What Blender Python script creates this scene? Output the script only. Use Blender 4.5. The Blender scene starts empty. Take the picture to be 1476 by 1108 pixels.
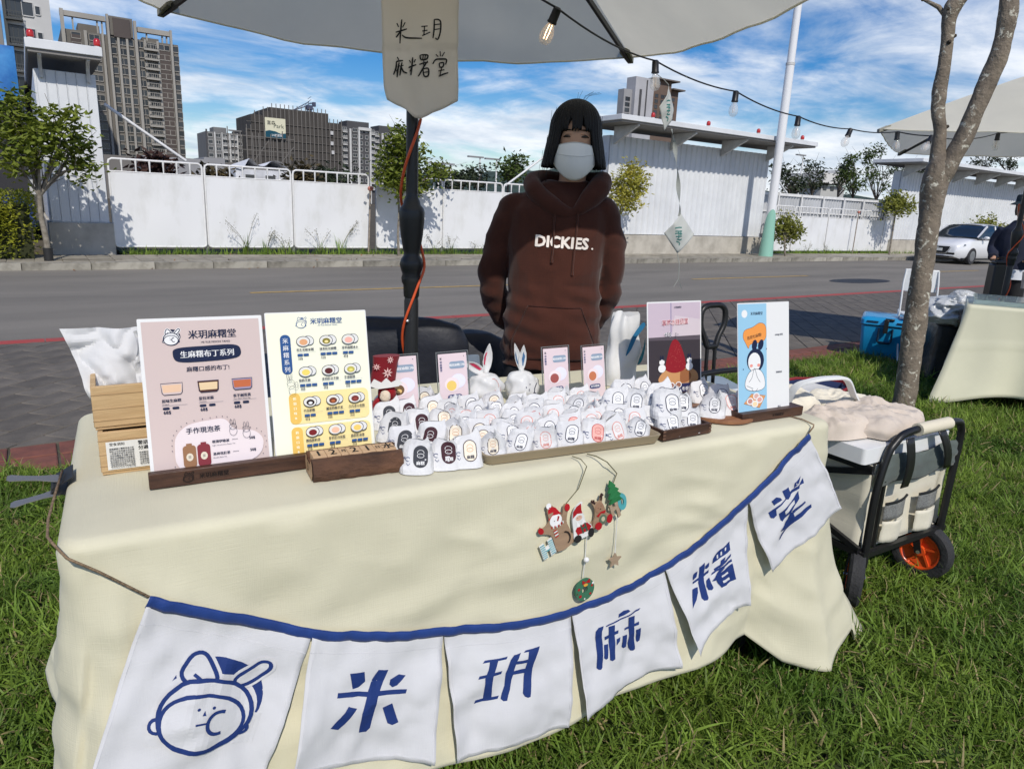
import bpy, bmesh, math, random
from mathutils import Vector, Matrix, noise as mnoise
from mathutils.geometry import tessellate_polygon
random.seed(7)
R = math.radians
sc = bpy.context.scene
col = sc.collection
# ---------------------------------------------------------------- camera
CH = 1.28
PITCH, ROLL, YAW, FPX = R(14.3), math.atan(.0436), R(34.5), 1005.0
fw = Vector((math.sin(YAW)*math.cos(PITCH), math.cos(YAW)*math.cos(PITCH), -math.sin(PITCH)))
r0 = Vector((math.cos(YAW), -math.sin(YAW), 0))
u0 = r0.cross(fw)
RT = r0*math.cos(ROLL) + u0*math.sin(ROLL)
UP = u0*math.cos(ROLL) - r0*math.sin(ROLL)
cam_d = bpy.data.cameras.new('camera')
cam = bpy.data.objects.new('camera', cam_d); col.objects.link(cam)
cam_d.sensor_width = 36; cam_d.lens = FPX/1476*36
cam_d.clip_start = .05; cam_d.clip_end = 6000
cm = Matrix((RT, UP, -fw)).transposed().to_4x4(); cm.translation = (0, 0, CH)
cam.matrix_world = cm
sc.camera = cam
# ---------------------------------------------------------------- sun and sky
SUN_EL, SUN_AZ = 43.5, 198      # azimuth clockwise from +y: the sun stands behind the camera, to its right
sun_dir = Vector((math.sin(R(SUN_AZ))*math.cos(R(SUN_EL)), math.cos(R(SUN_AZ))*math.cos(R(SUN_EL)), math.sin(R(SUN_EL))))
sd = bpy.data.lights.new('sun', 'SUN'); sd.energy = 3.5; sd.angle = R(.55); sd.color = (1, .94, .85)
so = bpy.data.objects.new('sun', sd); col.objects.link(so)
so.rotation_euler = sun_dir.to_track_quat('Z', 'Y').to_euler()
so.location = (-2, -6, 8)
world = bpy.data.worlds.new('World'); sc.world = world; world.use_nodes = True
wt = world.node_tree; wn = wt.nodes; wl = wt.links
wn.clear()
def N(tree, t, **kw):
    n = tree.nodes.new(t)
    for k, v in kw.items():
        if k == 'ins':
            for a, b in v.items(): n.inputs[a].default_value = b
        else: setattr(n, k, v)
    return n
out = N(wt, 'ShaderNodeOutputWorld'); bg = N(wt, 'ShaderNodeBackground', ins={'Strength': .105})
sky = N(wt, 'ShaderNodeTexSky', sky_type='NISHITA', sun_disc=False, sun_elevation=R(SUN_EL), sun_rotation=R(SUN_AZ), air_density=1.0, dust_density=.3, ozone_density=2.2)
geo = N(wt, 'ShaderNodeTexCoord')
sep = N(wt, 'ShaderNodeSeparateXYZ'); wl.new(geo.outputs['Generated'], sep.inputs[0])
zc = N(wt, 'ShaderNodeMath', operation='MAXIMUM', ins={1: .0}); wl.new(sep.outputs[2], zc.inputs[0])
za = N(wt, 'ShaderNodeMath', operation='ADD', ins={1: .16}); wl.new(zc.outputs[0], za.inputs[0])
dx = N(wt, 'ShaderNodeMath', operation='DIVIDE'); dy = N(wt, 'ShaderNodeMath', operation='DIVIDE')
wl.new(sep.outputs[0], dx.inputs[0]); wl.new(za.outputs[0], dx.inputs[1])
wl.new(sep.outputs[1], dy.inputs[0]); wl.new(za.outputs[0], dy.inputs[1])
cb = N(wt, 'ShaderNodeCombineXYZ'); wl.new(dx.outputs[0], cb.inputs[0]); wl.new(dy.outputs[0], cb.inputs[1])
mp = N(wt, 'ShaderNodeMapping'); mp.inputs['Rotation'].default_value = (0, 0, R(-20)); mp.inputs['Scale'].default_value = (1.05, 1.3, 1); mp.inputs['Location'].default_value = (3.3, .6, 0)
wl.new(cb.outputs[0], mp.inputs[0])
n1 = N(wt, 'ShaderNodeTexNoise', ins={'Scale': .7, 'Detail': 9, 'Roughness': .58, 'Distortion': .6}); wl.new(mp.outputs[0], n1.inputs['Vector'])
n2 = N(wt, 'ShaderNodeTexNoise', ins={'Scale': 2.3, 'Detail': 8, 'Roughness': .62, 'Distortion': .5}); wl.new(mp.outputs[0], n2.inputs['Vector'])
mix = N(wt, 'ShaderNodeMath', operation='MULTIPLY_ADD', ins={1: .42}); wl.new(n2.outputs[0], mix.inputs[0]); wl.new(n1.outputs[0], mix.inputs[2])
# more cloud low down, clearer overhead: that is how the broken layer looks in perspective
hz = N(wt, 'ShaderNodeMapRange', ins={'From Min': .02, 'From Max': .5, 'To Min': .17, 'To Max': -.06}); wl.new(sep.outputs[2], hz.inputs[0])
ad = N(wt, 'ShaderNodeMath', operation='ADD'); wl.new(mix.outputs[0], ad.inputs[0]); wl.new(hz.outputs[0], ad.inputs[1])
cr = N(wt, 'ShaderNodeMapRange', interpolation_type='SMOOTHSTEP', ins={'From Min': .66, 'From Max': .93, 'To Min': 0., 'To Max': .93}); wl.new(ad.outputs[0], cr.inputs[0])
n3 = N(wt, 'ShaderNodeTexNoise', ins={'Scale': 1.6, 'Detail': 7, 'Roughness': .6}); wl.new(mp.outputs[0], n3.inputs['Vector'])
cc = N(wt, 'ShaderNodeValToRGB'); cc.color_ramp.elements[0].position = .33; cc.color_ramp.elements[0].color = (5.2, 6.2, 7.6, 1)
cc.color_ramp.elements[1].position = .62; cc.color_ramp.elements[1].color = (9.6, 9.9, 10.4, 1)
wl.new(n3.outputs[0], cc.inputs[0])
hs = N(wt, 'ShaderNodeHueSaturation', ins={'Hue': .512, 'Saturation': 1.6, 'Value': .95}); wl.new(sky.outputs[0], hs.inputs['Color'])
mc = N(wt, 'ShaderNodeMix', data_type='RGBA'); wl.new(cr.outputs[0], mc.inputs[0]); wl.new(hs.outputs[0], mc.inputs[6]); wl.new(cc.outputs[0], mc.inputs[7])
wl.new(mc.outputs[2], bg.inputs[0]); wl.new(bg.outputs[0], out.inputs[0])
sc.view_settings.view_transform = 'Standard'; sc.view_settings.look = 'None'
sc.view_settings.gamma = 1; sc.view_settings.use_curve_mapping = False; sc.view_settings.exposure = 0.0

# ---------------------------------------------------------------- where a pixel of the photograph lies
def ray(px, py): return (fw*FPX + RT*(px-738) - UP*(py-554)).normalized()
def at(px, py, z=0.):
    d = ray(px, py); return Vector((0, 0, CH)) + d*((z-CH)/d.z)
def aty(px, py, y):
    d = ray(px, py); return Vector((0, 0, CH)) + d*(y/d.y)

# ---------------------------------------------------------------- materials
MATS = {}
def mat(name, c, rough=.6, metal=0., var=0., vscale=8., bump=0., bscale=60., spec=.5, sheen=0., trans=0., rnd=0., detail=5., c2=None, thin=0., emit=None, ior=1.45, coat=0., stretch=None, thr=(.35, .65), alpha=1., wpos=False):
    if name in MATS: return MATS[name]
    m = bpy.data.materials.new(name); m.use_nodes = True; t = m.node_tree
    p = t.nodes['Principled BSDF']; o = t.nodes['Material Output']
    p.inputs['Roughness'].default_value = rough; p.inputs['Metallic'].default_value = metal
    p.inputs['Specular IOR Level'].default_value = spec; p.inputs['IOR'].default_value = ior
    if sheen: p.inputs['Sheen Weight'].default_value = sheen
    if coat: p.inputs['Coat Weight'].default_value = coat; p.inputs['Coat Roughness'].default_value = .08
    if trans: p.inputs['Transmission Weight'].default_value = trans
    if alpha < 1: p.inputs['Alpha'].default_value = alpha
    base = (*c, 1); p.inputs['Base Color'].default_value = base
    tc = N(t, 'ShaderNodeTexCoord'); vec = tc.outputs['Object']
    if wpos: vec = N(t, 'ShaderNodeNewGeometry').outputs['Position']
    if stretch:
        mpp = N(t, 'ShaderNodeMapping'); mpp.inputs['Scale'].default_value = stretch; t.links.new(vec, mpp.inputs[0]); vec = mpp.outputs[0]
    src = None
    if var or c2:
        n = N(t, 'ShaderNodeTexNoise', ins={'Scale': vscale, 'Detail': detail, 'Roughness': .6}); t.links.new(vec, n.inputs['Vector'])
        r = N(t, 'ShaderNodeValToRGB'); r.color_ramp.elements[0].position, r.color_ramp.elements[1].position = thr
        a = c2 if c2 else tuple(max(0, x*(1-var)) for x in c); b = c if c2 else tuple(min(1, x*(1+var)) for x in c)
        r.color_ramp.elements[0].color = (*a, 1); r.color_ramp.elements[1].color = (*b, 1)
        t.links.new(n.outputs[0], r.inputs[0]); src = r.outputs[0]
    if rnd:
        oi = N(t, 'ShaderNodeObjectInfo'); mr = N(t, 'ShaderNodeMapRange', ins={'To Min': 1-rnd, 'To Max': 1+rnd}); t.links.new(oi.outputs['Random'], mr.inputs[0])
        h = N(t, 'ShaderNodeHueSaturation'); h.inputs['Color'].default_value = base
        t.links.new(mr.outputs[0], h.inputs['Value'])
        if src: t.links.new(src, h.inputs['Color'])
        src = h.outputs[0]
    if src: t.links.new(src, p.inputs['Base Color'])
    if bump:
        n = N(t, 'ShaderNodeTexNoise', ins={'Scale': bscale, 'Detail': 4, 'Roughness': .6}); t.links.new(vec, n.inputs['Vector'])
        b = N(t, 'ShaderNodeBump', ins={'Strength': bump, 'Distance': .01}); t.links.new(n.outputs[0], b.inputs['Height']); t.links.new(b.outputs[0], p.inputs['Normal'])
    if emit: p.inputs['Emission Color'].default_value = (*emit[0], 1); p.inputs['Emission Strength'].default_value = emit[1]
    if thin:     # light passes through the sheet (leaf, cloth, paper)
        tr = N(t, 'ShaderNodeBsdfTranslucent'); tr.inputs[0].default_value = base
        if src: t.links.new(src, tr.inputs[0])
        ms = N(t, 'ShaderNodeMixShader', ins={0: thin}); t.links.new(p.outputs[0], ms.inputs[1]); t.links.new(tr.outputs[0], ms.inputs[2]); t.links.new(ms.outputs[0], o.inputs[0])
    MATS[name] = m; return m

def weave(name, c, c2=None, scale=900., bump=.25, rough=.85, thin=0., var=.06, vscale=5.):
    """cloth: a fine thread grid in the relief plus slow colour drift"""
    if name in MATS: return MATS[name]
    m = mat(name, c, rough=rough, var=var, vscale=vscale, thin=thin, spec=.2, sheen=.15)
    t = m.node_tree; p = t.nodes['Principled BSDF']; tc = N(t, 'ShaderNodeTexCoord')
    hh = []
    for ax in ((1, .02, .02), (.02, .02, 1)):
        mpp = N(t, 'ShaderNodeMapping'); mpp.inputs['Scale'].default_value = ax; t.links.new(tc.outputs['Object'], mpp.inputs[0])
        n = N(t, 'ShaderNodeTexNoise', ins={'Scale': scale, 'Detail': 2}); t.links.new(mpp.outputs[0], n.inputs['Vector']); hh.append(n)
    a = N(t, 'ShaderNodeMath', operation='ADD'); t.links.new(hh[0].outputs[0], a.inputs[0]); t.links.new(hh[1].outputs[0], a.inputs[1])
    b = N(t, 'ShaderNodeBump', ins={'Strength': bump, 'Distance': .002}); t.links.new(a.outputs[0], b.inputs['Height']); t.links.new(b.outputs[0], p.inputs['Normal'])
    return m

def wood(name, c, c2, ax=(1, 14, 14), scale=6., rough=.5, rnd=0., bump=.15):
    if name in MATS: return MATS[name]
    m = mat(name, c, c2=c2, vscale=scale, rough=rough, stretch=ax, rnd=rnd, bump=bump, bscale=scale*6, detail=6)
    return m

INKS = {}
def ink(c, rough=.75):
    k = tuple(round(x, 3) for x in c)
    if k not in INKS:
        m = bpy.data.materials.new('ink'); m.use_nodes = True; p = m.node_tree.nodes['Principled BSDF']
        p.inputs['Base Color'].default_value = (*k, 1); p.inputs['Roughness'].default_value = rough; p.inputs['Specular IOR Level'].default_value = .3
        INKS[k] = m
    return INKS[k]
def srgb(r, g, b):
    f = lambda v: (v/255/12.92) if v/255 <= .04045 else ((v/255+.055)/1.055)**2.4
    return (f(r), f(g), f(b))

# ---------------------------------------------------------------- mesh builder
class MB:
    def __init__(s): s.v = []; s.f = []; s.m = []; s.M = Matrix.Identity(4)
    def add(s, vs, fs, mi=0):
        k = len(s.v); s.v += [tuple(s.M @ Vector(v)) for v in vs]
        s.f += [tuple(i+k for i in f) for f in fs]; s.m += [mi]*len(fs)
        return s
    def box(s, x0, x1, y0, y1, z0, z1, mi=0):
        return s.add([(x0,y0,z0),(x1,y0,z0),(x1,y1,z0),(x0,y1,z0),(x0,y0,z1),(x1,y0,z1),(x1,y1,z1),(x0,y1,z1)],
                     [(3,2,1,0),(4,5,6,7),(0,1,5,4),(1,2,6,5),(2,3,7,6),(3,0,4,7)], mi)
    def bar(s, a, b, w, h=None, mi=0, up=(0,0,1)):
        """a rectangular bar from a to b"""
        a, b = Vector(a), Vector(b); h = h or w; d = (b-a).normalized(); u = Vector(up)
        if abs(d.dot(u)) > .98: u = Vector((0,1,0))
        x = d.cross(u).normalized()*w/2; y = x.cross(d).normalized()*h/2
        return s.add([a-x-y, a+x-y, a+x+y, a-x+y, b-x-y, b+x-y, b+x+y, b-x+y], [(3,2,1,0),(4,5,6,7),(0,1,5,4),(1,2,6,5),(2,3,7,6),(3,0,4,7)], mi)
    def tube(s, pts, r, n=8, mi=0, cap=True, closed=False):
        pts = [Vector(p) for p in pts]; m = len(pts); rs = r if isinstance(r, (list, tuple)) else [r]*m
        vs = []; fs = []; prev = None
        for i, p in enumerate(pts):
            if closed: d = pts[(i+1) % m]-pts[i-1]
            else: d = pts[min(i+1, m-1)]-pts[max(i-1, 0)]
            d = d.normalized() if d.length > 1e-9 else Vector((0,0,1))
            if prev is None:
                u = Vector((0,0,1)) if abs(d.z) < .9 else Vector((1,0,0)); x = d.cross(u).normalized()
            else: x = (prev - d*prev.dot(d)).normalized()
            prev = x; y = d.cross(x)
            vs += [p + (x*math.cos(2*math.pi*k/n) + y*math.sin(2*math.pi*k/n))*rs[i] for k in range(n)]
        for i in range(m if closed else m-1):
            a = i*n; b = ((i+1) % m)*n
            fs += [(a+k, a+(k+1) % n, b+(k+1) % n, b+k) for k in range(n)]
        if cap and not closed: fs += [tuple(range(n-1, -1, -1)), tuple(range((m-1)*n, m*n))]
        return s.add(vs, fs, mi)
    def lathe(s, prof, n=16, mi=0, c=(0,0,0), cap=True):
        vs = []; fs = []
        for r, z in prof: vs += [(c[0]+r*math.cos(2*math.pi*k/n), c[1]+r*math.sin(2*math.pi*k/n), c[2]+z) for k in range(n)]
        for i in range(len(prof)-1): fs += [(i*n+k, i*n+(k+1) % n, (i+1)*n+(k+1) % n, (i+1)*n+k) for k in range(n)]
        if cap: fs += [tuple(range(n-1, -1, -1)), tuple(range((len(prof)-1)*n, len(prof)*n))]
        return s.add(vs, fs, mi)
    def loft(s, rings, mi=0, cap=True):
        n = len(rings[0]); vs = [p for r in rings for p in r]; fs = []
        for i in range(len(rings)-1): fs += [(i*n+k, i*n+(k+1) % n, (i+1)*n+(k+1) % n, (i+1)*n+k) for k in range(n)]
        if cap: fs += [tuple(range(n-1, -1, -1)), tuple(range((len(rings)-1)*n, len(rings)*n))]
        return s.add(vs, fs, mi)
    def grid(s, fn, nu, nv, mi=0, closed=False):
        vs = [fn(i/nu, j/nv) for j in range(nv+1) for i in range(nu+1)]
        fs = [(j*(nu+1)+i, j*(nu+1)+i+1, (j+1)*(nu+1)+i+1, (j+1)*(nu+1)+i) for j in range(nv) for i in range(nu)]
        return s.add(vs, fs, mi)
    def prism(s, pts, z0, z1, mi=0, mi_side=None):
        """outline in xy, extruded in z"""
        n = len(pts); tri = tessellate_polygon([[Vector((p[0], p[1], 0)) for p in pts]])
        ar = sum(pts[i][0]*pts[(i+1) % n][1]-pts[(i+1) % n][0]*pts[i][1] for i in range(n))
        fix = lambda t: t if sum(pts[t[k]][0]*pts[t[(k+1) % 3]][1]-pts[t[(k+1) % 3]][0]*pts[t[k]][1] for k in range(3)) > 0 else (t[0], t[2], t[1])
        tri = [fix(t) for t in tri]
        top = [tuple(i+n for i in t) for t in tri]; bot = [tuple(reversed(t)) for t in tri]
        sd_ = [(i, (i+1) % n, (i+1) % n+n, i+n) if ar > 0 else (i+n, (i+1) % n+n, (i+1) % n, i) for i in range(n)]
        vs = [(p[0], p[1], z0) for p in pts]+[(p[0], p[1], z1) for p in pts]
        k = len(s.v); s.add(vs, top+bot, mi); s.f += [tuple(i+k for i in f) for f in sd_]; s.m += [mi if mi_side is None else mi_side]*len(sd_)
        return s
    def ball(s, c, r, n=12, m=8, mi=0):
        r = r if isinstance(r, (tuple, list)) else (r, r, r)
        rings = []
        for j in range(1, m):
            t = math.pi*j/m
            rings.append([(c[0]+r[0]*math.sin(t)*math.cos(2*math.pi*k/n), c[1]+r[1]*math.sin(t)*math.sin(2*math.pi*k/n), c[2]-r[2]*math.cos(t)) for k in range(n)])
        return s.loft(rings, mi)
    def mesh(s, name, mats, smooth=None):
        me = bpy.data.meshes.new(name); me.from_pydata(s.v, [], s.f)
        for m in (mats if isinstance(mats, (list, tuple)) else [mats]): me.materials.append(m)
        if any(s.m): me.polygons.foreach_set('material_index', s.m)
        if smooth is not None:
            me.polygons.foreach_set('use_smooth', [True]*len(s.f))
            if smooth < 180: me.set_sharp_from_angle(angle=R(smooth))
        me.update(); return me
    def build(s, name, mats, parent=None, loc=None, smooth=None, bevel=0, subsurf=0, rot=None):
        return place(name, s.mesh(name, mats, smooth), parent, loc, bevel, subsurf, rot)
def place(name, me, parent=None, loc=None, bevel=0, subsurf=0, rot=None):
    o = bpy.data.objects.new(name, me); col.objects.link(o)
    if parent: o.parent = parent
    if loc is not None: o.location = loc
    if rot is not None: o.rotation_euler = rot if isinstance(rot, (tuple, list)) else (0, 0, rot)
    if bevel:
        b = o.modifiers.new('bevel', 'BEVEL'); b.width = bevel; b.segments = 2; b.limit_method = 'ANGLE'; b.angle_limit = R(50)
        for p in me.polygons: p.use_smooth = True
        me.set_sharp_from_angle(angle=R(50)); b.harden_normals = False
    if subsurf:
        b = o.modifiers.new('subsurf', 'SUBSURF'); b.levels = b.render_levels = subsurf
    return o
def thing(name, label, cat, loc=(0,0,0), rot=0, group=None):
    o = bpy.data.objects.new(name, None); col.objects.link(o); o.location = loc; o.empty_display_size = .1
    o.rotation_euler = rot if isinstance(rot, (tuple, list)) else (0, 0, rot)
    return tag(o, label, cat, group)
def tag(o, label=None, cat=None, group=None, kind=None):
    if label: o['label'] = label
    if cat: o['category'] = cat
    if group: o['group'] = group
    if kind: o['kind'] = kind
    return o
KIDS = {}
def dup(o, parent=None, loc=None, rot=None, label=None, group=None):
    c = o.copy(); col.objects.link(c)
    if parent: c.parent = parent
    if loc is not None: c.location = loc
    if rot is not None: c.rotation_euler = rot if isinstance(rot, (tuple, list)) else (0, 0, rot)
    if label: c['label'] = label
    if group: c['group'] = group
    for ch in [x for x in CHILD(o)]: dup(ch, c)
    return c
def CHILD(o): return list(o.children)
def rr(x0, y0, x1, y1, r, n=5):
    """rounded rectangle outline"""
    p = []
    for cx, cy, a in ((x1-r, y0+r, -90), (x1-r, y1-r, 0), (x0+r, y1-r, 90), (x0+r, y0+r, 180)):
        for k in range(n+1): t = R(a+90*k/n); p.append((cx+r*math.cos(t), cy+r*math.sin(t)))
    return p
def ell(cx, cy, rx, ry, n=20, rot=0, a0=0, a1=360):
    p = []; m = n if a1-a0 >= 360 else n+1; c, s_ = math.cos(R(rot)), math.sin(R(rot))
    for k in range(m):
        t = R(a0+(a1-a0)*k/n); x, y = rx*math.cos(t), ry*math.sin(t); p.append((cx+x*c-y*s_, cy+x*s_+y*c))
    return p
def smooth_line(pts, k=5, closed=False):
    """Catmull-Rom through pts"""
    P = [Vector(p) for p in pts]; n = len(P); out_ = []
    g = (lambda i: P[i % n]) if closed else (lambda i: P[max(0, min(n-1, i))])
    for i in range(n if closed else n-1):
        a, b, c, d = g(i-1), g(i), g(i+1), g(i+2)
        for j in range(k):
            t = j/k; out_.append(.5*((2*b)+(c-a)*t+(2*a-5*b+4*c-d)*t*t+(3*b-a-3*c+d)*t**3))
    if not closed: out_.append(P[-1])
    return out_

# ---------------------------------------------------------------- flat print: lettering and drawings laid on a surface
TXT = {}
def glyphs(s, bold=0.):
    k = (s, bold)
    if k not in TXT:
        c = bpy.data.curves.new('lettering', 'FONT'); c.body = s; c.size = 1; c.resolution_u = 2; c.offset = bold
        o = bpy.data.objects.new('lettering', c); col.objects.link(o)
        m = bpy.data.meshes.new_from_object(o.evaluated_get(bpy.context.evaluated_depsgraph_get()))
        vs = [(v.co.x, v.co.y) for v in m.vertices]; fs = [tuple(p.vertices) for p in m.polygons]
        bpy.data.objects.remove(o); bpy.data.curves.remove(c); bpy.data.meshes.remove(m)
        TXT[k] = (vs, fs)
    return TXT[k]
class Print:
    def __init__(s): s.parts = []; s.layer = 0
    def raw(s, vs, fs, c): s.parts.append((vs, fs, c, s.layer)); s.layer += 1; return s
    def poly(s, pts, c):
        pts = [tuple(p)[:2] for p in pts]; tri = tessellate_polygon([[Vector((x, y, 0)) for x, y in pts]])
        return s.raw(pts, [tuple(t) for t in tri], c)
    def rect(s, x0, y0, x1, y1, c): return s.raw([(x0,y0),(x1,y0),(x1,y1),(x0,y1)], [(0,1,2,3)], c)
    def line(s, pts, w, c, closed=False):
        """a stroke; w one width or a list"""
        P = [Vector(tuple(p)[:2]) for p in pts]; n = len(P); vs = []; fs = []
        for i, p in enumerate(P):
            d = (P[(i+1) % n]-P[i-1]) if closed else (P[min(i+1, n-1)]-P[max(i-1, 0)])
            if d.length < 1e-9: d = Vector((1, 0))
            d.normalize(); q = Vector((-d.y, d.x))*((w[i] if isinstance(w, (list, tuple)) else w)/2)
            vs += [tuple(p-q), tuple(p+q)]
        for i in range(n if closed else n-1):
            a, b = 2*i, 2*((i+1) % n); fs.append((a, b, b+1, a+1))
        return s.raw(vs, fs, c)
    def text(s, t, x, y, h, c, align='L', rot=0, shear=0, bold=0., wide=1.):
        vs, fs = glyphs(t); B0 = bold*.9
        if not vs: return s
        xs = [v[0] for v in vs]; w = (max(xs)-min(xs)); x0 = min(xs) + (w/2 if align == 'C' else w if align == 'R' else 0)
        cr_, sr = math.cos(R(rot)), math.sin(R(rot))
        # a bolder face: the same letters set again a hair aside
        sh = [(0, 0)] if not B0 else [(-B0, 0), (B0, 0)] if h < .03 else [(0, 0)]+[(B0*f*math.cos(math.pi*k/4), B0*f*math.sin(math.pi*k/4)) for k in range(8) for f in (1,)]
        for ox, oy in sh:
            o = []
            for vx, vy in vs:
                a, b = ((vx-x0)*wide+shear*vy)*h+ox*h, vy*h+oy*h; o.append((x+a*cr_-b*sr, y+a*sr+b*cr_))
            s.raw(o, fs, c)
        return s
    def cut(s, step):
        """subdivide everything on a grid so that it can bend with its surface"""
        new = []
        for vs, fs, c, L in s.parts:
            bm = bmesh.new(); V = [bm.verts.new((x, y, 0)) for x, y in vs]
            for f in fs:
                try: bm.faces.new([V[i] for i in f])
                except ValueError: pass
            xs = [v[0] for v in vs]; ys = [v[1] for v in vs]
            for ax, lo, hi in ((0, min(xs), max(xs)), (1, min(ys), max(ys))):
                k = math.floor(lo/step)+1
                while k*step < hi:
                    co = [0, 0, 0]; co[ax] = k*step; no = [0, 0, 0]; no[ax] = 1
                    bmesh.ops.bisect_plane(bm, geom=bm.verts[:]+bm.edges[:]+bm.faces[:], plane_co=co, plane_no=no); k += 1
            bm.verts.index_update(); new.append(([(v.co.x, v.co.y) for v in bm.verts], [tuple(v.index for v in f.verts) for f in bm.faces], c, L)); bm.free()
        s.parts = new; return s
    def build(s, name, fn, parent=None, h0=.0006, dh=.00012, mesh_only=False, sx=1., ox=0., oy=0.):
        mb = MB(); cols = []
        for vs, fs, c, L in s.parts:
            if c not in cols: cols.append(c)
            mb.add([fn(x*sx+ox, y*sx+oy, h0+L*dh) for x, y in vs], fs, cols.index(c))
        me = mb.mesh(name, [ink(c) if isinstance(c, tuple) else c for c in cols])
        return me if mesh_only else place(name, me, parent)
NAVY = srgb(28, 52, 110); DNAVY = srgb(22, 34, 66); WHITE = (.8, .8, .8); BLACK = (.015, .015, .015)

def cpoly(P, dark, skin, white):
    pass
def logo(P, x, y, s, line=NAVY, w=.03, fill=WHITE, disc=NAVY, hi=True, bgc=None):
    """the stall's emblem: a round face in a rabbit-eared hood before a dark disc"""
    T = lambda pts: [(x+a*s, y+b*s) for a, b in pts]
    P.poly(T(ell(.12, .16, .98, .98, 36)), disc)
    P.poly(T(ell(0, 0, 1.02, .80, 36)), fill)
    P.poly(T([(-1.05,-.1),(1.15,-.1),(1.15,-.85),(-1.05,-.85)]), bgc or fill)
    for e in ([(-.50,.50),(-.66,.70),(-.52,1.10),(-.30,1.17),(-.10,.95),(.04,.66),(-.2,.5)], [(.42,.66),(.66,.97),(.84,1.14),(1.0,1.16),(1.04,1.0),(.92,.78),(.70,.55),(.5,.5)]):
        q = smooth_line(T(e), 4, True); P.line(q, w*s*4.2, fill, True); P.poly(q, fill); P.line(q, w*s*1.7, line, True)
    P.line(smooth_line([(*p, 0) for p in T([(-.36,.46),(-.26,.62),(-.42,.72)])], 4), w*s*1.5, line)
    for a, b_ in ((-.93,-.40), (.80,-.45)): P.poly(T(ell(a, b_, .13, .13, 14)), fill); P.line(T(ell(a, b_, .13, .13, 14)), w*s*1.4, line, True)
    q = T(ell(-.01, -.12, .93, .80, 36)); P.poly(q, fill); P.line(q, w*s*1.8, line, True)
    q = T(ell(-.05, -.26, .84, .62, 36)); P.poly(q, fill); P.line(q, w*s*1.6, line, True)
    if hi:
        for a, b_ in ((-.19,.07), (.10,.11)): P.poly(T(ell(a, b_, .035, .035, 8)), line)
        P.poly(T([(-.07,.06),(-.10,-.05),(-.03,-.04)]), line)
        P.line(T([(-.20,-.23),(.06,-.21)]), w*s*.8, line)
    P.line(T(ell(.28, -.22, .24, .26, 14, 0, 75, 290)), w*s*1.5, line)
# ================================================================ the setting
def struct(name, mb, mats, **k): return tag(mb.build(name, mats, **k), kind='structure')
M_dirt = mat('soil', (.09, .075, .05), .95, var=.35, vscale=3, bump=.5, bscale=40)
M_lawnsoil = mat('lawn soil', (.045, .06, .018), .95, c2=(.03, .045, .012), vscale=9, bump=.6, bscale=50)
M_asph = mat('asphalt', (.235, .215, .182), .88, c2=(.165, .152, .13), vscale=1.1, bump=.55, bscale=130, detail=12, stretch=(.22, 1, 1), thr=(.3, .62))
def speckle(m, sc_=260., amt=.35):
    t = m.node_tree; p = t.nodes['Principled BSDF']; src = p.inputs['Base Color'].links[0].from_socket if p.inputs['Base Color'].links else None
    tc = N(t, 'ShaderNodeTexCoord'); v = N(t, 'ShaderNodeTexNoise', ins={'Scale': sc_, 'Detail': 2}); t.links.new(tc.outputs['Object'], v.inputs['Vector'])
    mr = N(t, 'ShaderNodeMapRange', ins={'From Min': .3, 'From Max': .7, 'To Min': 1-amt, 'To Max': 1+amt}); t.links.new(v.outputs[0], mr.inputs[0])
    h = N(t, 'ShaderNodeHueSaturation'); h.inputs['Color'].default_value = p.inputs['Base Color'].default_value
    if src: t.links.new(src, h.inputs['Color'])
    t.links.new(mr.outputs[0], h.inputs['Value']); t.links.new(h.outputs[0], p.inputs['Base Color'])
speckle(M_asph, 120, .3)
M_paver = mat('grey paver', (.165, .145, .120), .85, c2=(.105, .094, .08), vscale=5, bump=.3, bscale=160, rnd=.16)
speckle(M_paver, 300, .2)
M_brick = mat('red paving tile', (.235, .085, .058), .8, c2=(.15, .06, .045), vscale=9, bump=.3, bscale=120, rnd=.14)
M_mortar = mat('mortar', (.085, .078, .06), .95, var=.3, vscale=12, bump=.3, bscale=90)
M_conc = mat('worn concrete', (.42, .39, .33), .9, c2=(.21, .19, .155), vscale=1.8, bump=.4, bscale=45, thr=(.32, .6), detail=9)
M_conc2 = mat('pale concrete', (.50, .47, .41), .9, c2=(.34, .315, .27), vscale=2.2, bump=.25, bscale=40, thr=(.3, .6), detail=9)
M_redkerb = mat('red kerb paint', (.42, .07, .06), .7, c2=(.30, .10, .085), vscale=7, bump=.3, bscale=60, thr=(.25, .5), detail=8)
M_yel = mat('yellow road paint', (.50, .33, .10), .7, c2=(.24, .18, .09), vscale=9, thr=(.3, .55), detail=8)

struct('ground', MB().add([(-900,-200,-.16),(1800,-200,-.16),(1800,1800,-.16),(-900,1800,-.16)], [(0,1,2,3)]), M_dirt)
YB, YP, YK = 3.72, 4.13, 7.02          # lawn edge, end of the red tile border, near kerb
mb = MB(); mb.box(-10, 40, -8, YB, -.155, 0)
struct('lawn', mb, M_lawnsoil)
mb = MB(); mb.box(-14, 60, YB+.002, YK-.002, -.155, -.010)
pavement = struct('pavement', mb, M_mortar)
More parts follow.
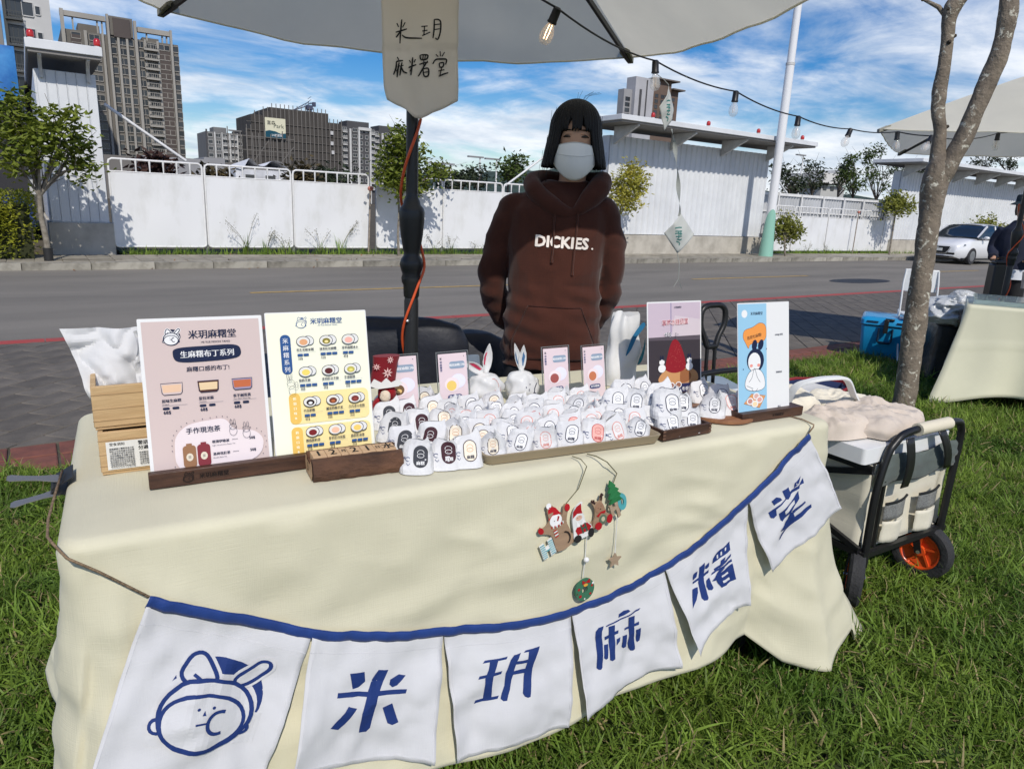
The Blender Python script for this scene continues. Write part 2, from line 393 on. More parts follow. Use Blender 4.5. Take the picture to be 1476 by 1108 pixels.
# red tiles: two rows, joints open
def tile_mesh(name, lx, ly, h, m, jit=.0015, seed=0):
    rn = random.Random(seed); b = MB(); z = [h+rn.uniform(-jit, jit) for _ in range(4)]; e = .006
    x, y = lx/2, ly/2
    b.add([(-x,-y,-.01),(x,-y,-.01),(x,y,-.01),(-x,y,-.01),(-x,-y,z[0]-.004),(x,-y,z[1]-.004),(x,y,z[2]-.004),(-x,y,z[3]-.004),
           (-x+e,-y+e,z[0]),(x-e,-y+e,z[1]),(x-e,y-e,z[2]),(-x+e,y-e,z[3])],
          [(0,1,5,4),(1,2,6,5),(2,3,7,6),(3,0,4,7),(4,5,9,8),(5,6,10,9),(6,7,11,10),(7,4,8,11),(8,9,10,11)])
    return b.mesh(name, m)
tms = [tile_mesh('tile', .192, .192, .002, M_brick, seed=i) for i in range(4)]
n_t = 0
for j in range(2):
    for i in range(-4, 66):
        place('tile', tms[(i*3+j) % 4], pavement, (.1+i*.205, YB+.105+j*.205, 0)); n_t += 1
rest = MB()
# grey pavers 30 x 20 laid at 45 degrees in running bond
pms = [tile_mesh('paver', .290, .190, .002, M_paver, .001, seed=10+i) for i in range(5)]
cells = []
c45 = math.sqrt(.5)
for a in range(-60, 170):
    for b in range(-80, 120):
        u = (a + (.5 if b % 2 else 0))*.298; v = b*.198
        x = (u - v)*c45; y = (u + v)*c45
        if YP+.03 < y-.0 and y < YK-.02 and -3 < x < 34: cells.append((x*x+y*y, x, y))
cells.sort()
def in_view(x, y):
    v = Vector((x, y, 0))-Vector((0, 0, CH)); z = v.dot(fw)
    return z > 0 and -60 < 738+FPX*v.dot(RT)/z < 1540
kk = 0
M_paver_far = mat('grey pavers farther off', (.165, .145, .120), .85, c2=(.105, .094, .08), vscale=5, bump=.3, bscale=160)
# clip to the strip with full pavers only; the triangles left along the edges are cut pieces
def clip(poly, y0, y1):
    for s_, lim in ((1, y0), (-1, -y1)):
        o = []
        for i in range(len(poly)):
            p, q = poly[i-1], poly[i]; a, b = s_*p[1]-lim, s_*q[1]-lim
            if (a >= 0) != (b >= 0): t = a/(a-b); o.append((p[0]+(q[0]-p[0])*t, p[1]+(q[1]-p[1])*t))
            if b >= 0: o.append(q)
        poly = o
        if not poly: return poly
    return poly
rn = random.Random(3)
allc = []
for a in range(-60, 190):
    for b in range(-110, 120):
        u = (a + (.5 if b % 2 else 0))*.298; v = b*.198; x = (u - v)*c45; y = (u + v)*c45
        if YP-.3 < y < YK+.3 and -3 < x < 40: allc.append((x, y))
allc.sort(key=lambda p: p[0]**2+p[1]**2)
for x, y in allc:
    cs = [(x+(sx*.145)*c45-(sy*.095)*c45, y+(sx*.145)*c45+(sy*.095)*c45) for sx, sy in ((-1,-1),(1,-1),(1,1),(-1,1))]
    whole = all(YP < c[1] < YK-.01 for c in cs)
    if whole and kk < 290 and in_view(x, y):
        place('paver', pms[rn.randrange(5)], pavement, (x, y, 0), rot=R(45)); kk += 1
    else:
        q = clip(cs, YP, YK-.012)
        if len(q) > 2: rest.prism(q, -.0095, .002+rn.uniform(-.001, .001))
tag(rest.build('pavers', M_paver_far, pavement), kind='stuff')
# kerbs, road and markings
mb = MB(); mb.box(-14, 66, YK+.004, YK+.136, -.156, -.02)
nkerb = struct('near_kerb', mb, M_mortar)
kst = (lambda b_: (b_.prism([(-.496,0),(.496,0),(.496,.132),(.488,.14),(-.488,.14),(-.496,.132)], -.15, .004), b_.mesh('kerb_stone', mat('red painted kerb stone', (.42, .07, .06), .7, c2=(.28, .10, .085), vscale=7, bump=.3, bscale=60, thr=(.25, .5), detail=8, wpos=True)))[1])(MB())
for i in range(-4, 46): place('kerb_stone', kst, nkerb, (i+.5, YK, 0))
mb = MB(); mb.box(-300, 700, YK+.142, 14.25, -.158, -.10)
road = struct('road', mb, M_asph)
def dash(p, q, w=.11, yy=None):
    a, b = at(*p, -.1), at(*q, -.1); y = (a.y+b.y)/2
    return (a.x, b.x, y)
b = MB()
for p, q in (((360,422),(760,409)), ((1008,404),(1168,398)), ((1338,392),(1412,390))):
    x0, x1, y = dash(p, q); b.add([(x0,10.47,-.096),(x1,10.47,-.096),(x1,10.59,-.096),(x0,10.59,-.096)], [(0,1,2,3)])
for k in range(6): b.add([(40+k*10,10.47,-.096),(44+k*10,10.47,-.096),(44+k*10,10.59,-.096),(40+k*10,10.59,-.096)], [(0,1,2,3)])
tag(b.build('painted_line', M_yel, road))
mb = MB(); c = at(1240, 405, -.1); mb.prism(ell(c.x, c.y, 1.1, .42, 28), -.0985, -.096)
tag(mb.build('dark_patch', mat('dark patch', (.03, .03, .03), .6, var=.2), road))  # flat dark ellipse on the road surface
M_kerb = M_conc
farw = tag(MB().build('far_pavement', M_conc), kind='structure')
farw.data = (lambda m_: (m_.box(-14, 60, 14.40, 16.25, -.158, .005), m_.mesh('far_pavement', M_conc))[1])(MB())
km = [(lambda b_: (b_.box(-.495, .495, -.07, .07, -.14, .02+.004*(i % 2)), b_.mesh('kerb_stone', mat('kerb stone', (.34, .32, .27), .9, c2=(.13, .12, .095), vscale=3, bump=.5, bscale=40, thr=(.35, .58), rnd=.25, detail=9)))[1])(MB()) for i in range(2)]
for i in range(-4, 42): place('kerb_stone', km[i % 2], farw, (i+.3, 14.32, 0), bevel=0)
# slabs of the far footpath
slab = (lambda b_: (b_.box(-.197, .197, -.197, .197, 0, .018), b_.mesh('paving_slab', mat('far slab', (.36, .33, .27), .9, c2=(.2, .18, .14), vscale=2.5, bump=.3, bscale=40, rnd=.2)))[1])(MB())
for i in range(-3, 62):
    for j in range(4): place('paving_slab', slab, farw, (.2+i*.405, 14.62+j*.405, 0))
verge = MB(); verge.box(-40, -.05, 16.26, 17.6, -.158, .03); verge.box(1.5, 14.1, 16.26, 17.6, -.158, .02); verge.box(21.9, 60, 16.26, 17.6, -.158, .02); verge.box(.3, 1.35, 14.9, 15.0, .005, .02)
struct('verge', verge, M_dirt)
mb = MB(); mb.box(-60, 120, 17.7, 140, -.158, -.03)
struct('building_land', mb, M_dirt)

# ---------------------------------------------------------------- white hoarding panels
M_white = mat('white painted sheet', (.74, .75, .76), .5, c2=(.62, .625, .61), vscale=1.6, bump=.15, bscale=3, thr=(.28, .52), detail=9, stretch=(1.4, 1, .55))
M_rail = mat('white painted rail', (.72, .72, .71), .5, var=.08, vscale=6)
def dent(mb_, x0, x1, y, z0, z1, nx=14, nz=9, amp=.012, seed=0):
    """a slightly buckled steel sheet"""
    def fn(u, v):
        e = math.sin(math.pi*u)*math.sin(math.pi*v)
        return (x0+(x1-x0)*u, y + amp*e*(mnoise.noise(Vector((u*2.2+seed, v*1.7, seed)))*2), z0+(z1-z0)*v)
    mb_.grid(fn, nx, nz)
def hoarding(i, x0, x1, label, ytop=1.86, zs=1.62, zb=.17, nb=6, y=16.3, grp='white hoarding panels along the far footpath'):
    t = thing('hoarding_panel', label, 'fence panel', (x0, y, 0), 0, grp); w = x1-x0
    b = MB(); dent(b, .03, w-.03, -.012, zb, zs, seed=i*3.1, amp=.02)
    b.build('sheet', M_white, t, smooth=60)
    b = MB(); pts = [(.02,0,zb+.05)]+[(.02,0,ytop-.1),(.035,0,ytop-.03),(.09,0,ytop),(w-.09,0,ytop),(w-.035,0,ytop-.03),(w-.02,0,ytop-.1),(w-.02,0,zb+.05),(w-.035,0,zb+.01),(w-.09,0,zb-.01),(.09,0,zb-.01),(.035,0,zb+.01)]
    b.tube(pts, .022, 8, closed=True); b.tube([(.02,0,zs),(w-.02,0,zs)], .018, 6)
    b.build('frame', M_rail, t, smooth=60)
    bal = (lambda q: (q.tube([(0,0,zs),(0,0,zs+(ytop-zs)*.5),(0,0,ytop)], [.013,.016,.024], 6), q.mesh('baluster', M_rail, 60))[1])(MB())
    for k in range(nb): place('baluster', bal, t, (w*(k+1)/(nb+1), 0, 0))
    for xx in (.01, w-.01): b = MB(); b.tube([(xx,.03,0),(xx,.03,ytop*.9)], .016, 6); b.build('post', mat('galvanised post', (.42, .42, .42), .45, metal=.6), t, smooth=60)
ords = ['first', 'second', 'third', 'fourth', 'fifth', 'sixth', 'seventh', 'eighth', 'ninth', 'tenth', 'eleventh', 'twelfth', 'thirteenth']
xs = [1.36, 3.12, 4.97, 6.82]
for i in range(3): hoarding(i, xs[i]+.0, xs[i+1]-.01, '%s white hoarding panel from the tall left column, under its railing' % ords[i])
x = 6.98
for i in range(4): hoarding(4+i, x, x+1.82, '%s white hoarding panel right of the red topped stick behind the parasol pole' % ords[i] if i < 3 else 'white hoarding panel mostly hidden behind the seller, against the long shed'); x += 1.83
# loose props behind the panels
def prop(a, b_, label):
    m_ = MB(); m_.tube([a, b_], .03, 8); tag(m_.build('steel_prop', M_rail, smooth=60), label, 'prop')
prop(aty(150,150,16.9), aty(268,232,16.9), 'white slanting steel prop rising to the left column behind the first hoarding')
prop(aty(728,268,17.2), aty(790,222,17.2), 'white slanting steel prop behind the hoarding, left of the seller')
prop(aty(1120,258,17.4), aty(1142,290,17.4), 'short white slanting prop right of the tall white pole')
prop(aty(1305,298,17.4), aty(1335,278,17.4), 'white slanting prop behind the right hoarding near the big tree trunk')
# right-hand hoardings with a corrugated fence behind
rx = [aty(p, 300, 16.4).x for p in (1118, 1146, 1196, 1238, 1278, 1325)]
for i in range(5): hoarding(20+i, rx[i]+.02, rx[i+1]-.02, '%s low white hoarding panel right of the tall white pole' % ords[i], ytop=1.72, zs=1.36, zb=.12, nb=8, y=16.4, grp='low white hoardings right of the tall white pole')
M_cor = mat('corrugated steel', (.50, .51, .52), .5, metal=.2, var=.1, vscale=.8, bump=.05)
t = thing('corrugated_fence', 'grey corrugated steel fence standing behind the low white hoardings on the right', 'fence', (21.9, 17.1, 0))
b = MB(); W = 15.0
def corr(u, v, p=.18, a=.025, W=W, H=2.05): return (u*W, a*math.sin(2*math.pi*u*W/p), .1+v*H)
b.grid(corr, 500, 1); b.build('sheet', M_cor, t, smooth=80)
b = MB(); b.box(0, W, -.06, -.03, 2.1, 2.2); b.box(0, W, -.06, -.03, 1.5, 1.55); b.build('rail', M_rail, t)
pm = (lambda q: (q.box(-.035, .035, -.1, -.062, 0, 2.2), q.mesh('post', M_rail))[1])(MB())
for k in range(11): place('post', pm, t, (.2+k*1.45, 0, 0))

# ---------------------------------------------------------------- tall left column (the end of a clad wall) and the long sheds
M_clad = mat('white cladding', (.70, .72, .74), .5, c2=(.60, .62, .64), vscale=1., var=0, thr=(.3, .6), detail=6)
M_steel = mat('painted steel beam', (.55, .55, .54), .5, var=.1)
M_red = mat('red beacon glass', (.45, .02, .02), .3, coat=.5)
def beacon(p, label):
    t = thing('beacon_lamp', label, 'beacon', p, 0, 'red beacon lamps along the shed roofs')
    b = MB(); b.lathe([(.05,0),(.055,.015),(.04,.035)], 12); b.build('base', M_steel, t, smooth=40)
    b = MB(); b.lathe([(.055,.035),(.062,.06),(.06,.12),(.038,.155),(.01,.165)], 12); b.build('lens', M_red, t, smooth=60)
t = thing('clad_wall', 'tall white clad wall end on a concrete footing, with a small overhanging roof', 'wall', (.34, 16.3, 0))
b = MB()
b.box(0, .97, 0, 14, .62, 3.35); b.build('core', M_clad, t)
pn = (lambda q: (q.box(.006, .154, -.018, -.002, .64, 3.34), q.box(.0, .012, -.03, -.002, .64, 3.34), q.mesh('cladding_panel', M_clad))[2])(MB())
for k in range(6): place('cladding_panel', pn, t, (.01+k*.16, 0, 0), bevel=0)
sp = (lambda q: (q.box(-.014, -.002, .01, .49, .64, 3.34), q.mesh('cladding_panel', M_clad))[1])(MB())
for k in range(20): place('cladding_panel', sp, t, (0, .01+k*.5, 0))
b = MB(); b.box(-.06, 1.03, -.08, 14, -.1, .62); b.build('footing', M_conc2, t, bevel=.01)
b = MB(); b.box(-.10, 1.08, -.50, 14, 3.62, 3.78); b.build('roof', M_clad, t, bevel=.01)
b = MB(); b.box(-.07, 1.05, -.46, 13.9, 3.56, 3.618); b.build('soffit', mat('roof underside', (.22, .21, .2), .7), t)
for xx in (.1, .85):
    b = MB(); b.tube([(xx, -.05, 3.2), (xx, -.07, 3.4), (xx, -.2, 3.52), (xx, -.42, 3.56)], .035, 6); b.build('bracket', M_steel, t, smooth=60)
beacon((.34, 15.95, 3.78), 'red beacon on the left corner of the tall column roof')
beacon((1.36, 15.95, 3.78), 'red beacon on the right corner of the tall column roof')

def shed(x0, x1, label, y=16.3, zt=3.42, zr=3.72, far=.35):
    t = thing('steel_shed', label, 'shed', (x0, y, 0)); W = x1-x0
    b = MB(); b.grid(lambda u, v: (u*W, -.0+.02*(1 if math.sin(2*math.pi*u*W/.24) > .1 else -1), .6+v*(zt-.6)), int(W/.03), 1); b.build('cladding', M_clad, t)
    b = MB(); b.box(.01, W, .04, far, .6, zt); b.build('core', M_clad, t)
    b = MB(); b.box(-.02, W+.03, -.09, far, -.1, .58); b.build('footing', M_conc2, t, bevel=.01)
    b = MB(); b.box(-.6, W+1.1, -1.1, 1.0, zr, zr+.14); b.build('roof', M_clad, t, bevel=.01)
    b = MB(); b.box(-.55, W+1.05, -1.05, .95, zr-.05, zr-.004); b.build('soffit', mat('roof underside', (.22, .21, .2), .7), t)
    n = int(W/2.1); br = (lambda q: (q.add([(-.04,-.02,zt-.25),(.04,-.02,zt-.25),(.04,-1.0,zr-.1),(-.04,-1.0,zr-.1),(-.04,-.02,zr-.06),(.04,-.02,zr-.06),(.04,-1.0,zr-.06),(-.04,-1.0,zr-.06)], [(0,1,2,3),(4,5,1,0),(5,6,2,1),(6,7,3,2),(7,4,0,3),(7,6,5,4)]), q.mesh('bracket', M_steel))[1])(MB())
    for k in range(n+1): place('bracket', br, t, (.15+k*(W-.3)/n, 0, 0))
    return t
shed(14.3, 21.7, 'long white steel shed with overhanging roof behind the seller')
for i, p in enumerate(((941,172),(1021,182),(1093,193),(1156,204))):
    q = aty(p[0], p[1], 15.3); beacon((q.x, 15.3, 3.86), '%s red beacon from the left on the roof of the shed behind the seller' % ords[i])
shed(30.6, 46, 'distant white steel shed behind the parked car', zr=3.72)
# dark walled building to the left
M_tarp = mat('blue tarpaulin', (.02, .14, .42), .5, c2=(.05, .25, .55), vscale=2.5, bump=.4, bscale=6)
t = thing('site_building', 'low dark building wrapped in blue tarpaulin beyond the hedge on the left', 'building', (-6, 21, 0))
b = MB(); b.box(0, 6.05, 0, 8, 0, 4.35); b.build('wall', mat('dark wall', (.03, .03, .035), .8), t)
b = MB(); b.grid(lambda u, v: (u*6.1, -.08-.03*math.sin(u*60)*math.sin(v*3), 3.15+v*1.2), 120, 6); b.build('tarpaulin', M_tarp, t, smooth=80)
b = MB(); b.grid(lambda u, v: (u*6.1, -.08-.02*math.sin(u*50), .3+v*.75), 100, 4); b.build('lower_tarpaulin', mat('dark blue tarpaulin', (.01, .03, .14), .5, var=.4, vscale=3), t, smooth=80)
# white pole with a green sleeve
t = thing('tall_pole', 'tall white steel pole with a pale green base sleeve at the kerb', 'pole', (20.44, 15.0, 0))
b = MB(); b.tube([(0,0,0),(0,0,6.0)], [.15,.13], 20); b.tube([(0,0,6.02),(0,0,12)], [.12,.10], 20); b.build('shaft', mat('white pole paint', (.76, .77, .78), .35), t, smooth=60)
b = MB(); b.lathe([(.14,5.96),(.14,6.04)], 20); b.build('joint_band', M_steel, t, smooth=40)
b = MB(); n = 24
vs = [(.235*math.cos(2*math.pi*k/n), .235*math.sin(2*math.pi*k/n), 0) for k in range(n)] + [(.160*math.cos(2*math.pi*k/n), .160*math.sin(2*math.pi*k/n), 1.15+.40*math.cos(2*math.pi*k/n+2.2)) for k in range(n)]
b.add(vs, [(k, (k+1) % n, n+(k+1) % n, n+k) for k in range(n)]); b.build('sleeve', mat('pale green paint', (.26, .50, .40), .5), t, smooth=60)
# sticks
def stick(px, py, ptop, label, kind=0):
    g = at(px, py, .02); y = g.y
    g = Vector((aty(px, py, 16.1).x, 16.1, .0)); tp = aty(*ptop, 16.1)
    t = thing('marker_stick', label, 'stick', g); d = tp-g
    b = MB(); b.tube([(0,0,0), tuple(d)], .02, 6); b.build('rod', mat('weathered rod', (.30, .25, .2), .7, var=.3, vscale=20), t, smooth=60)
    b = MB(); b.ball(tuple(d), (.075,.05,.06), 10, 6); b.build('tip', mat('faded red plastic', (.42, .16, .12), .6, var=.2, vscale=30), t, smooth=60)
stick(531, 364, (534, 272), 'rusty marker stick with faded red top between two hoardings, left of the parasol pole')
stick(1229, 362, (1238, 306), 'thin marker stick with faded red tip leaning by the low right hoarding')
# ================================================================ buildings far off
def tone(name, c, v=.08): return mat(name, c, .85, var=v, vscale=.15, detail=4)
M_pane = mat('dark window glass', (.035, .04, .045), .15, spec=.6, rnd=.5)
def win_mesh(w, h, fr, mull=1, name='window', rail=True):
    b = MB(); f = .07
    b.box(-w/2, w/2, -.02, .02, -h/2, h/2, 0)
    b.box(-w/2-f, -w/2+.001, -.10, .03, -h/2-f, h/2+f, 1); b.box(w/2-.001, w/2+f, -.10, .03, -h/2-f, h/2+f, 1)
    b.box(-w/2+.002, w/2-.002, -.10, .03, h/2, h/2+f, 1); b.box(-w/2+.002, w/2-.002, -.14, .03, -h/2-f-.05, -h/2, 1)
    for k in range(mull): x = -w/2+w*(k+1)/(mull+1); b.box(x-.03, x+.03, -.07, -.021, -h/2+.001, h/2-.001, 1)
    return b.mesh(name, [M_pane, fr])
def tower(label, x0, x1, y, z0, z1, walls, cols, floors, frame, depth=14., name='apartment_tower', strips=(), top=None, pens=None):
    """cols: list of (centre fraction, window width, window height fraction, mullions, kind)"""
    t = thing(name, label, 'building', (x0, y, 0)); W = x1-x0; fh = (z1-z0)/floors
    b = MB(); b.box(0, W, 0, depth, -.1, z1); b.build('wall', walls[0], t)
    for i, (a, c_, m_, pr, zt) in enumerate(strips):
        b = MB(); b.box(a*W, c_*W, -pr, -.003, 0, zt); b.build('pier', walls[m_], t)
    for (f, w, hf, mu, kd) in cols:
        me = win_mesh(w, fh*hf, frame if kd == 0 else walls[1], mu)
        bal = None
        if kd == 1:   # balcony with a rail
            q = MB(); q.box(-w/2-.1, w/2+.1, -.9, -.003, -.12, 0); q.box(-w/2-.1, w/2+.1, -.9, -.86, .0, .12); q.box(-w/2-.1, w/2+.1, -.9, -.86, .85, .93)
            for kx in range(7): xx = -w/2+w*kx/6; q.box(xx-.03, xx+.03, -.9, -.86, .12, .85)
            bal = q.mesh('balcony', walls[1])
        for k in range(floors):
            z = z0+fh*(k+.5)
            if z+fh*hf/2 > z1-.2: continue
            if kd != 1 or True: place('window', me, t, (f*W, -.02, z))
            if bal: place('balcony', bal, t, (f*W, 0, z-fh*.48))
    return t
Wg = tone('grey facade', (.155, .145, .13)); Wl = tone('light facade pier', (.33, .315, .285)); Wd = tone('dark brown facade', (.085, .07, .065)); Fr = tone('window frame', (.30, .285, .26))
# the broad grey tower on the left: top y from the photograph
X0, X1 = aty(85, 15, 150).x, aty(268, 230, 150).x
W = X1-X0
cols = [(.115, 1.3, .55, 0, 0), (.265, 1.5, .55, 1, 0), (.42, .9, .6, 0, 0), (.50, 1.2, .6, 1, 0), (.575, .7, .6, 0, 0), (.655, 1.2, .6, 1, 0), (.745, 2.1, .55, 1, 1), (.845, .8, .5, 0, 0), (.895, .8, .5, 0, 0), (.965, 1.2, .55, 0, 0)]
t = tower('broad grey apartment tower with pale vertical piers and an open roof frame, left', X0, X1, 150, 3, 27.2, (Wg, Wl, Wd), cols, 15, Fr,
      strips=[(.0, .03, 1, .5, 30.2), (.07, .15, 2, .1, 26.5), (.18, .205, 1, .5, 27.3), (.325, .345, 1, .4, 27.3), (.375, .395, 1, .8, 30.4), (.455, .475, 1, .5, 27.3), (.53, .55, 1, .5, 27.3), (.605, .63, 1, .8, 30.0), (.69, .705, 1, .4, 27.3), (.80, .82, 1, .4, 27.3), (.822, .92, 2, .1, 25.8), (.925, .945, 1, .7, 29.4)])
b = MB(); b.box(W*.0, W*.37, -.4, .6, 29.2, 30.0); b.build('roof_frame', Wl, t); b = MB(); b.box(W*.64, W*.945, -.4, .6, 28.4, 29.2)
b.build('roof_frame', Wl, t)
for f in (.1, .3, .34, .72, .86, .9): b = MB(); b.box(W*f-.12, W*f+.12, 0, .4, 27.2, 29.1 if f < .5 else 28.3); b.build('roof_column', Wl, t)
b = MB(); b.box(W*.15, W*.33, 3, 8, 27.2, 28.9); b.box(W*.7, W*.85, 3, 8, 27.2, 28.2); b.box(W*.40, W*.60, -.3, 6, 27.25, 30.3); b.build('roof_house', Wg, t)
b = MB(); b.box(W*.43, W*.575, -.6, -.305, 27.0, 30.0); b.build('roof_louvre', Wd, t)
# pale tower at the very left
xa, xb = aty(8, 50, 120).x, aty(76, 50, 120).x
M_pale = tone('pale render', (.50, .50, .49)); M_dk = tone('dark balcony wall', (.07, .075, .075))
t = tower('pale apartment tower cut by the left edge, dark balconies on its left side', xa, xb, 120, 3, 38, (M_pale, M_dk, M_dk), [(.52, 1.15, .5, 0, 0), (.73, .5, .3, 0, 0), (.22, 1.7, .62, 2, 1)], 11, M_pale, strips=[(.0, .07, 1, .5, 38)])
b = MB(); b.box(-6, -.3, -1, 10, 0, 38); b.build('side_wing', tone('grey wing', (.22, .21, .2)), t)
# dark tower under construction, with netting, sign and crane
Y = 250
def X(px, py=210, y=Y): return aty(px, py, y).x
def Z(px, py, y=Y): return aty(px, py, y).z
M_net = mat('dark scaffold netting', (.075, .068, .062), .9, c2=(.045, .042, .04), vscale=.5, stretch=(1, 1, .15), detail=8)
t = thing('scaffolded_tower', 'dark building site tower wrapped in scaffold netting with a hoarding sign', 'building', (X(356), Y, 0))
b = MB(); w1 = X(492)-X(356)
steps = [(0, .05, Z(358,185)), (.05, .17, Z(368,165)), (.17, .24, Z(385,160)), (.24, .72, Z(420,158)), (.72, .86, Z(462,163)), (.86, 1., Z(485,178))]
for a, c_, z in steps: b.box(a*w1+.02, c_*w1-.02, -.05*a, 20, 0, z)
b.build('netting', M_net, t)
q = (lambda m_: (m_.box(-.12, .12, -.5, -.38, 0, 1), m_.mesh('scaffold_pole', tone('scaffold steel', (.16, .15, .14))))[1])(MB())
for k in range(24):
    a = k/23; z = [s_[2] for s_ in steps if s_[0] <= a+1e-6][-1]
    o = place('scaffold_pole', q, t, (a*w1, 0, 0)); o.scale = (1, 1, z+1.2)
b = MB()
for k in range(7): b.box(.1, w1-.1, -.36, -.2, 9+k*2.6, 9.14+k*2.6)
b.build('scaffold_deck', tone('scaffold deck', (.12, .11, .1)), t)
for k, (px, py) in enumerate(((478,192),(478,207),(479,220))):
    b = MB(); b.box(-.5, .5, -.1, 0, -.6, .6); b.build('pale_opening', tone('pale opening', (.5, .5, .5)), t, (X(px)-X(356), -.5, Z(px, py)))  # pale slabs set before the netting as openings
b = MB(); x0, x1, za, zb = X(382)-X(356), X(411)-X(356), Z(396, 199), Z(396, 171)
b.box(x0, x1, -1.2, -.8, za, zb); b.build('sign_board', tone('cream sign', (.66, .64, .48), .02), t)
P = Print(); wS = x1-x0; hS = zb-za
P.poly([(0,0),(wS,0),(wS,hS*.26),(wS*.75,hS*.22),(wS*.5,hS*.32),(wS*.2,hS*.36),(0,hS*.3)], srgb(20, 74, 92))
P.text('富森', wS*.1, hS*.66, 1.4, BLACK); P.text('Park', wS*.42, hS*.5, 1.9, srgb(60, 70, 60)); P.text('24層建案', wS*.3, hS*.07, .9, WHITE)
P.build('sign_print', lambda u, v, h: (x0+u, -1.21-h*40, za+v), t)
# tower crane
cx = X(454, 160); zt = Z(454, 150)
t = thing('tower_crane', 'dark tower crane above the netted building site', 'crane', (cx, Y+6, 0)); M_cr = tone('crane steel', (.06, .07, .12))
b = MB()
for sx in (-.6, .6):
    for sy in (-.6, .6): b.bar((sx, sy, 20), (sx, sy, zt), .25)
for k in range(14): z = 22+k*.95; b.bar((-.6,-.6,z), (.6,-.6,z+.9), .14)
b.build('mast', M_cr, t)
xl = X(428, 160)-cx; zl = Z(428, 158)
b = MB(); b.bar((.0,0,zt), (xl,0,zl), .3); b.bar((0,0,zt+1.2), (xl,0,zl), .25)
for k in range(12):
    a = k/12; b.bar((xl*a,0,zt+(zl-zt)*a), (xl*(a+.05),0,(zt+1.2)+(zl-zt-1.2)*(a+.05)), .14)
b.bar((0,0,zt+.6), (X(463,155)-cx,0,zt+1.0), .35); b.box(X(459,155)-cx, X(463,155)-cx, -.6, .6, zt-.2, zt+1.2); b.build('jib', M_cr, t)
b = MB(); b.box(-1, 1, -1, 1, zt-1.4, zt); b.build('cab', M_cr, t)
# grey block left of it and the two dark and white blocks right of it
Wk = tone('charcoal facade', (.07, .07, .075)); Ww = tone('white pier', (.55, .55, .54)); Wm = tone('mid grey facade', (.17, .17, .17))
def zt_(px, py): return Z(px, py)
t = tower('small grey apartment block left of the netted site tower', X(303), X(357), Y+6, 4, Z(330, 190), (Wm, Ww, Wk), [(.12, 1.4, .5, 0, 0), (.33, 1.4, .5, 1, 0), (.52, 1.6, .5, 1, 1), (.74, 1.6, .5, 1, 1), (.92, 1.2, .5, 0, 0)], 8, Ww, strips=[(.0,.04,2,.4,21.5),(.22,.25,1,.5,20.8),(.42,.44,1,.5,20.8),(.62,.65,1,.5,20.8),(.83,.86,1,.5,20.8)])
w = X(357)-X(303)
b = MB(); b.box(w*.25, w*.6, 2, 8, Z(330,190)-.01, Z(330, 182)); b.box(w*.62, w, -.2, .3, Z(345,188), Z(345,186)); b.build('roof_house', Wm, t)
for i, (pa, pb, pt, lab) in enumerate(((495, 545, 175, 'dark apartment block with a white framed front, right of the netted site tower'), (547, 600, 181, 'dark apartment block with white trim half hidden by the tree beside the parasol pole'))):
    xa, xb = X(pa), X(pb); zt2 = Z(pa+20, pt+2); w = xb-xa
    t = tower(lab, xa, xb, Y+3+4*i, 5, zt2-1.2, (Wk, Ww, Wk), [(.12, 1.5, .5, 1, 1), (.42, 1.6, .5, 1, 0), (.60, 1.0, .5, 0, 0), (.76, 1.0, .5, 0, 0), (.93, 1.4, .5, 1, 1)], 10, Ww,
        strips=[(.0,.03,1,.6,zt2-5),(.25,.30,1,.7,zt2-2),(.50,.545,1,.8,zt2-2.2),(.83,.875,1,.8,zt2-2.2)])
    b = MB(); b.box(w*.5, w*.875, -.9, -.1, zt2-2.2, zt2-1.2); b.build('lintel', Ww, t)
    b = MB(); b.box(w*.22, w*.86, 1, 9, zt2-1.3, zt2+.8); b.build('roof_house', Wk, t)
# single tower behind the shed on the right
Wr = tone('brown facade', (.13, .09, .07))
xa, xb, xc = X(898), X(926), X(972)
t = thing('apartment_tower', 'tall brown and grey apartment tower above the shed roof, right of the seller', 'building', (xa, Y, 0))
b = MB(); b.box(0, (xb-xa)*.45, 2, 6, 0, Z(905,127)); b.build('low_wing', tone('wing grey', (.30, .30, .31)), t)
b = MB(); b.box((xb-xa)*.4, (xb-xa)*1.35, 0, 6, 0, Z(918,110)); b.build('wall', tone('pale tower wall', (.40, .40, .42)), t)
b = MB(); b.box((xb-xa)*1.36, xc-xa-5, .5, 5, 0, Z(945,114)); b.box(xc-xa-4.98, xc-xa+1, 1.5, 5, 0, Z(960,128)); b.build('brown_wing', Wr, t)
b = MB(); b.box((xb-xa)*1.3, xc-xa-1.5, -1.5, 5, Z(945,114)+.01, Z(945,112)); b.box(xc-xa-5, xc-xa+3, -1, 5, Z(960,128)+.01, Z(960,126)); b.build('canopy', tone('roof slab', (.12,.1,.09)), t)
me = win_mesh(2.0, 1.5, Wr, 1); me2 = win_mesh(1.3, 1.4, Ww, 0); me3 = win_mesh(2.6, 1.5, Wk, 1)
for k in range(9):
    z = Z(930,175)+k*2.35
    if z > 54: continue
    for xx in ((xb-xa)*1.36+2.4, (xb-xa)*1.36+6.2, xc-xa-8): place('window', me, t, (xx, .46, z))
    place('window', me, t, (xc-xa-2.2, 1.46, min(z, Z(960,128)-1.5)-.4))
    place('window', me3, t, ((xb-xa)*.2, 1.96, min(z-3, Z(905,127)-1.6)+.0))
b = MB(); b.box((xb-xa)*.62, (xb-xa)*.72, -.3, -.01, Z(918,175), Z(918,128)); b.box((xb-xa)*.95, (xb-xa)*1.0, -.3, -.01, Z(918,175), Z(918,113)); b.build('dark_slot', Wk, t)
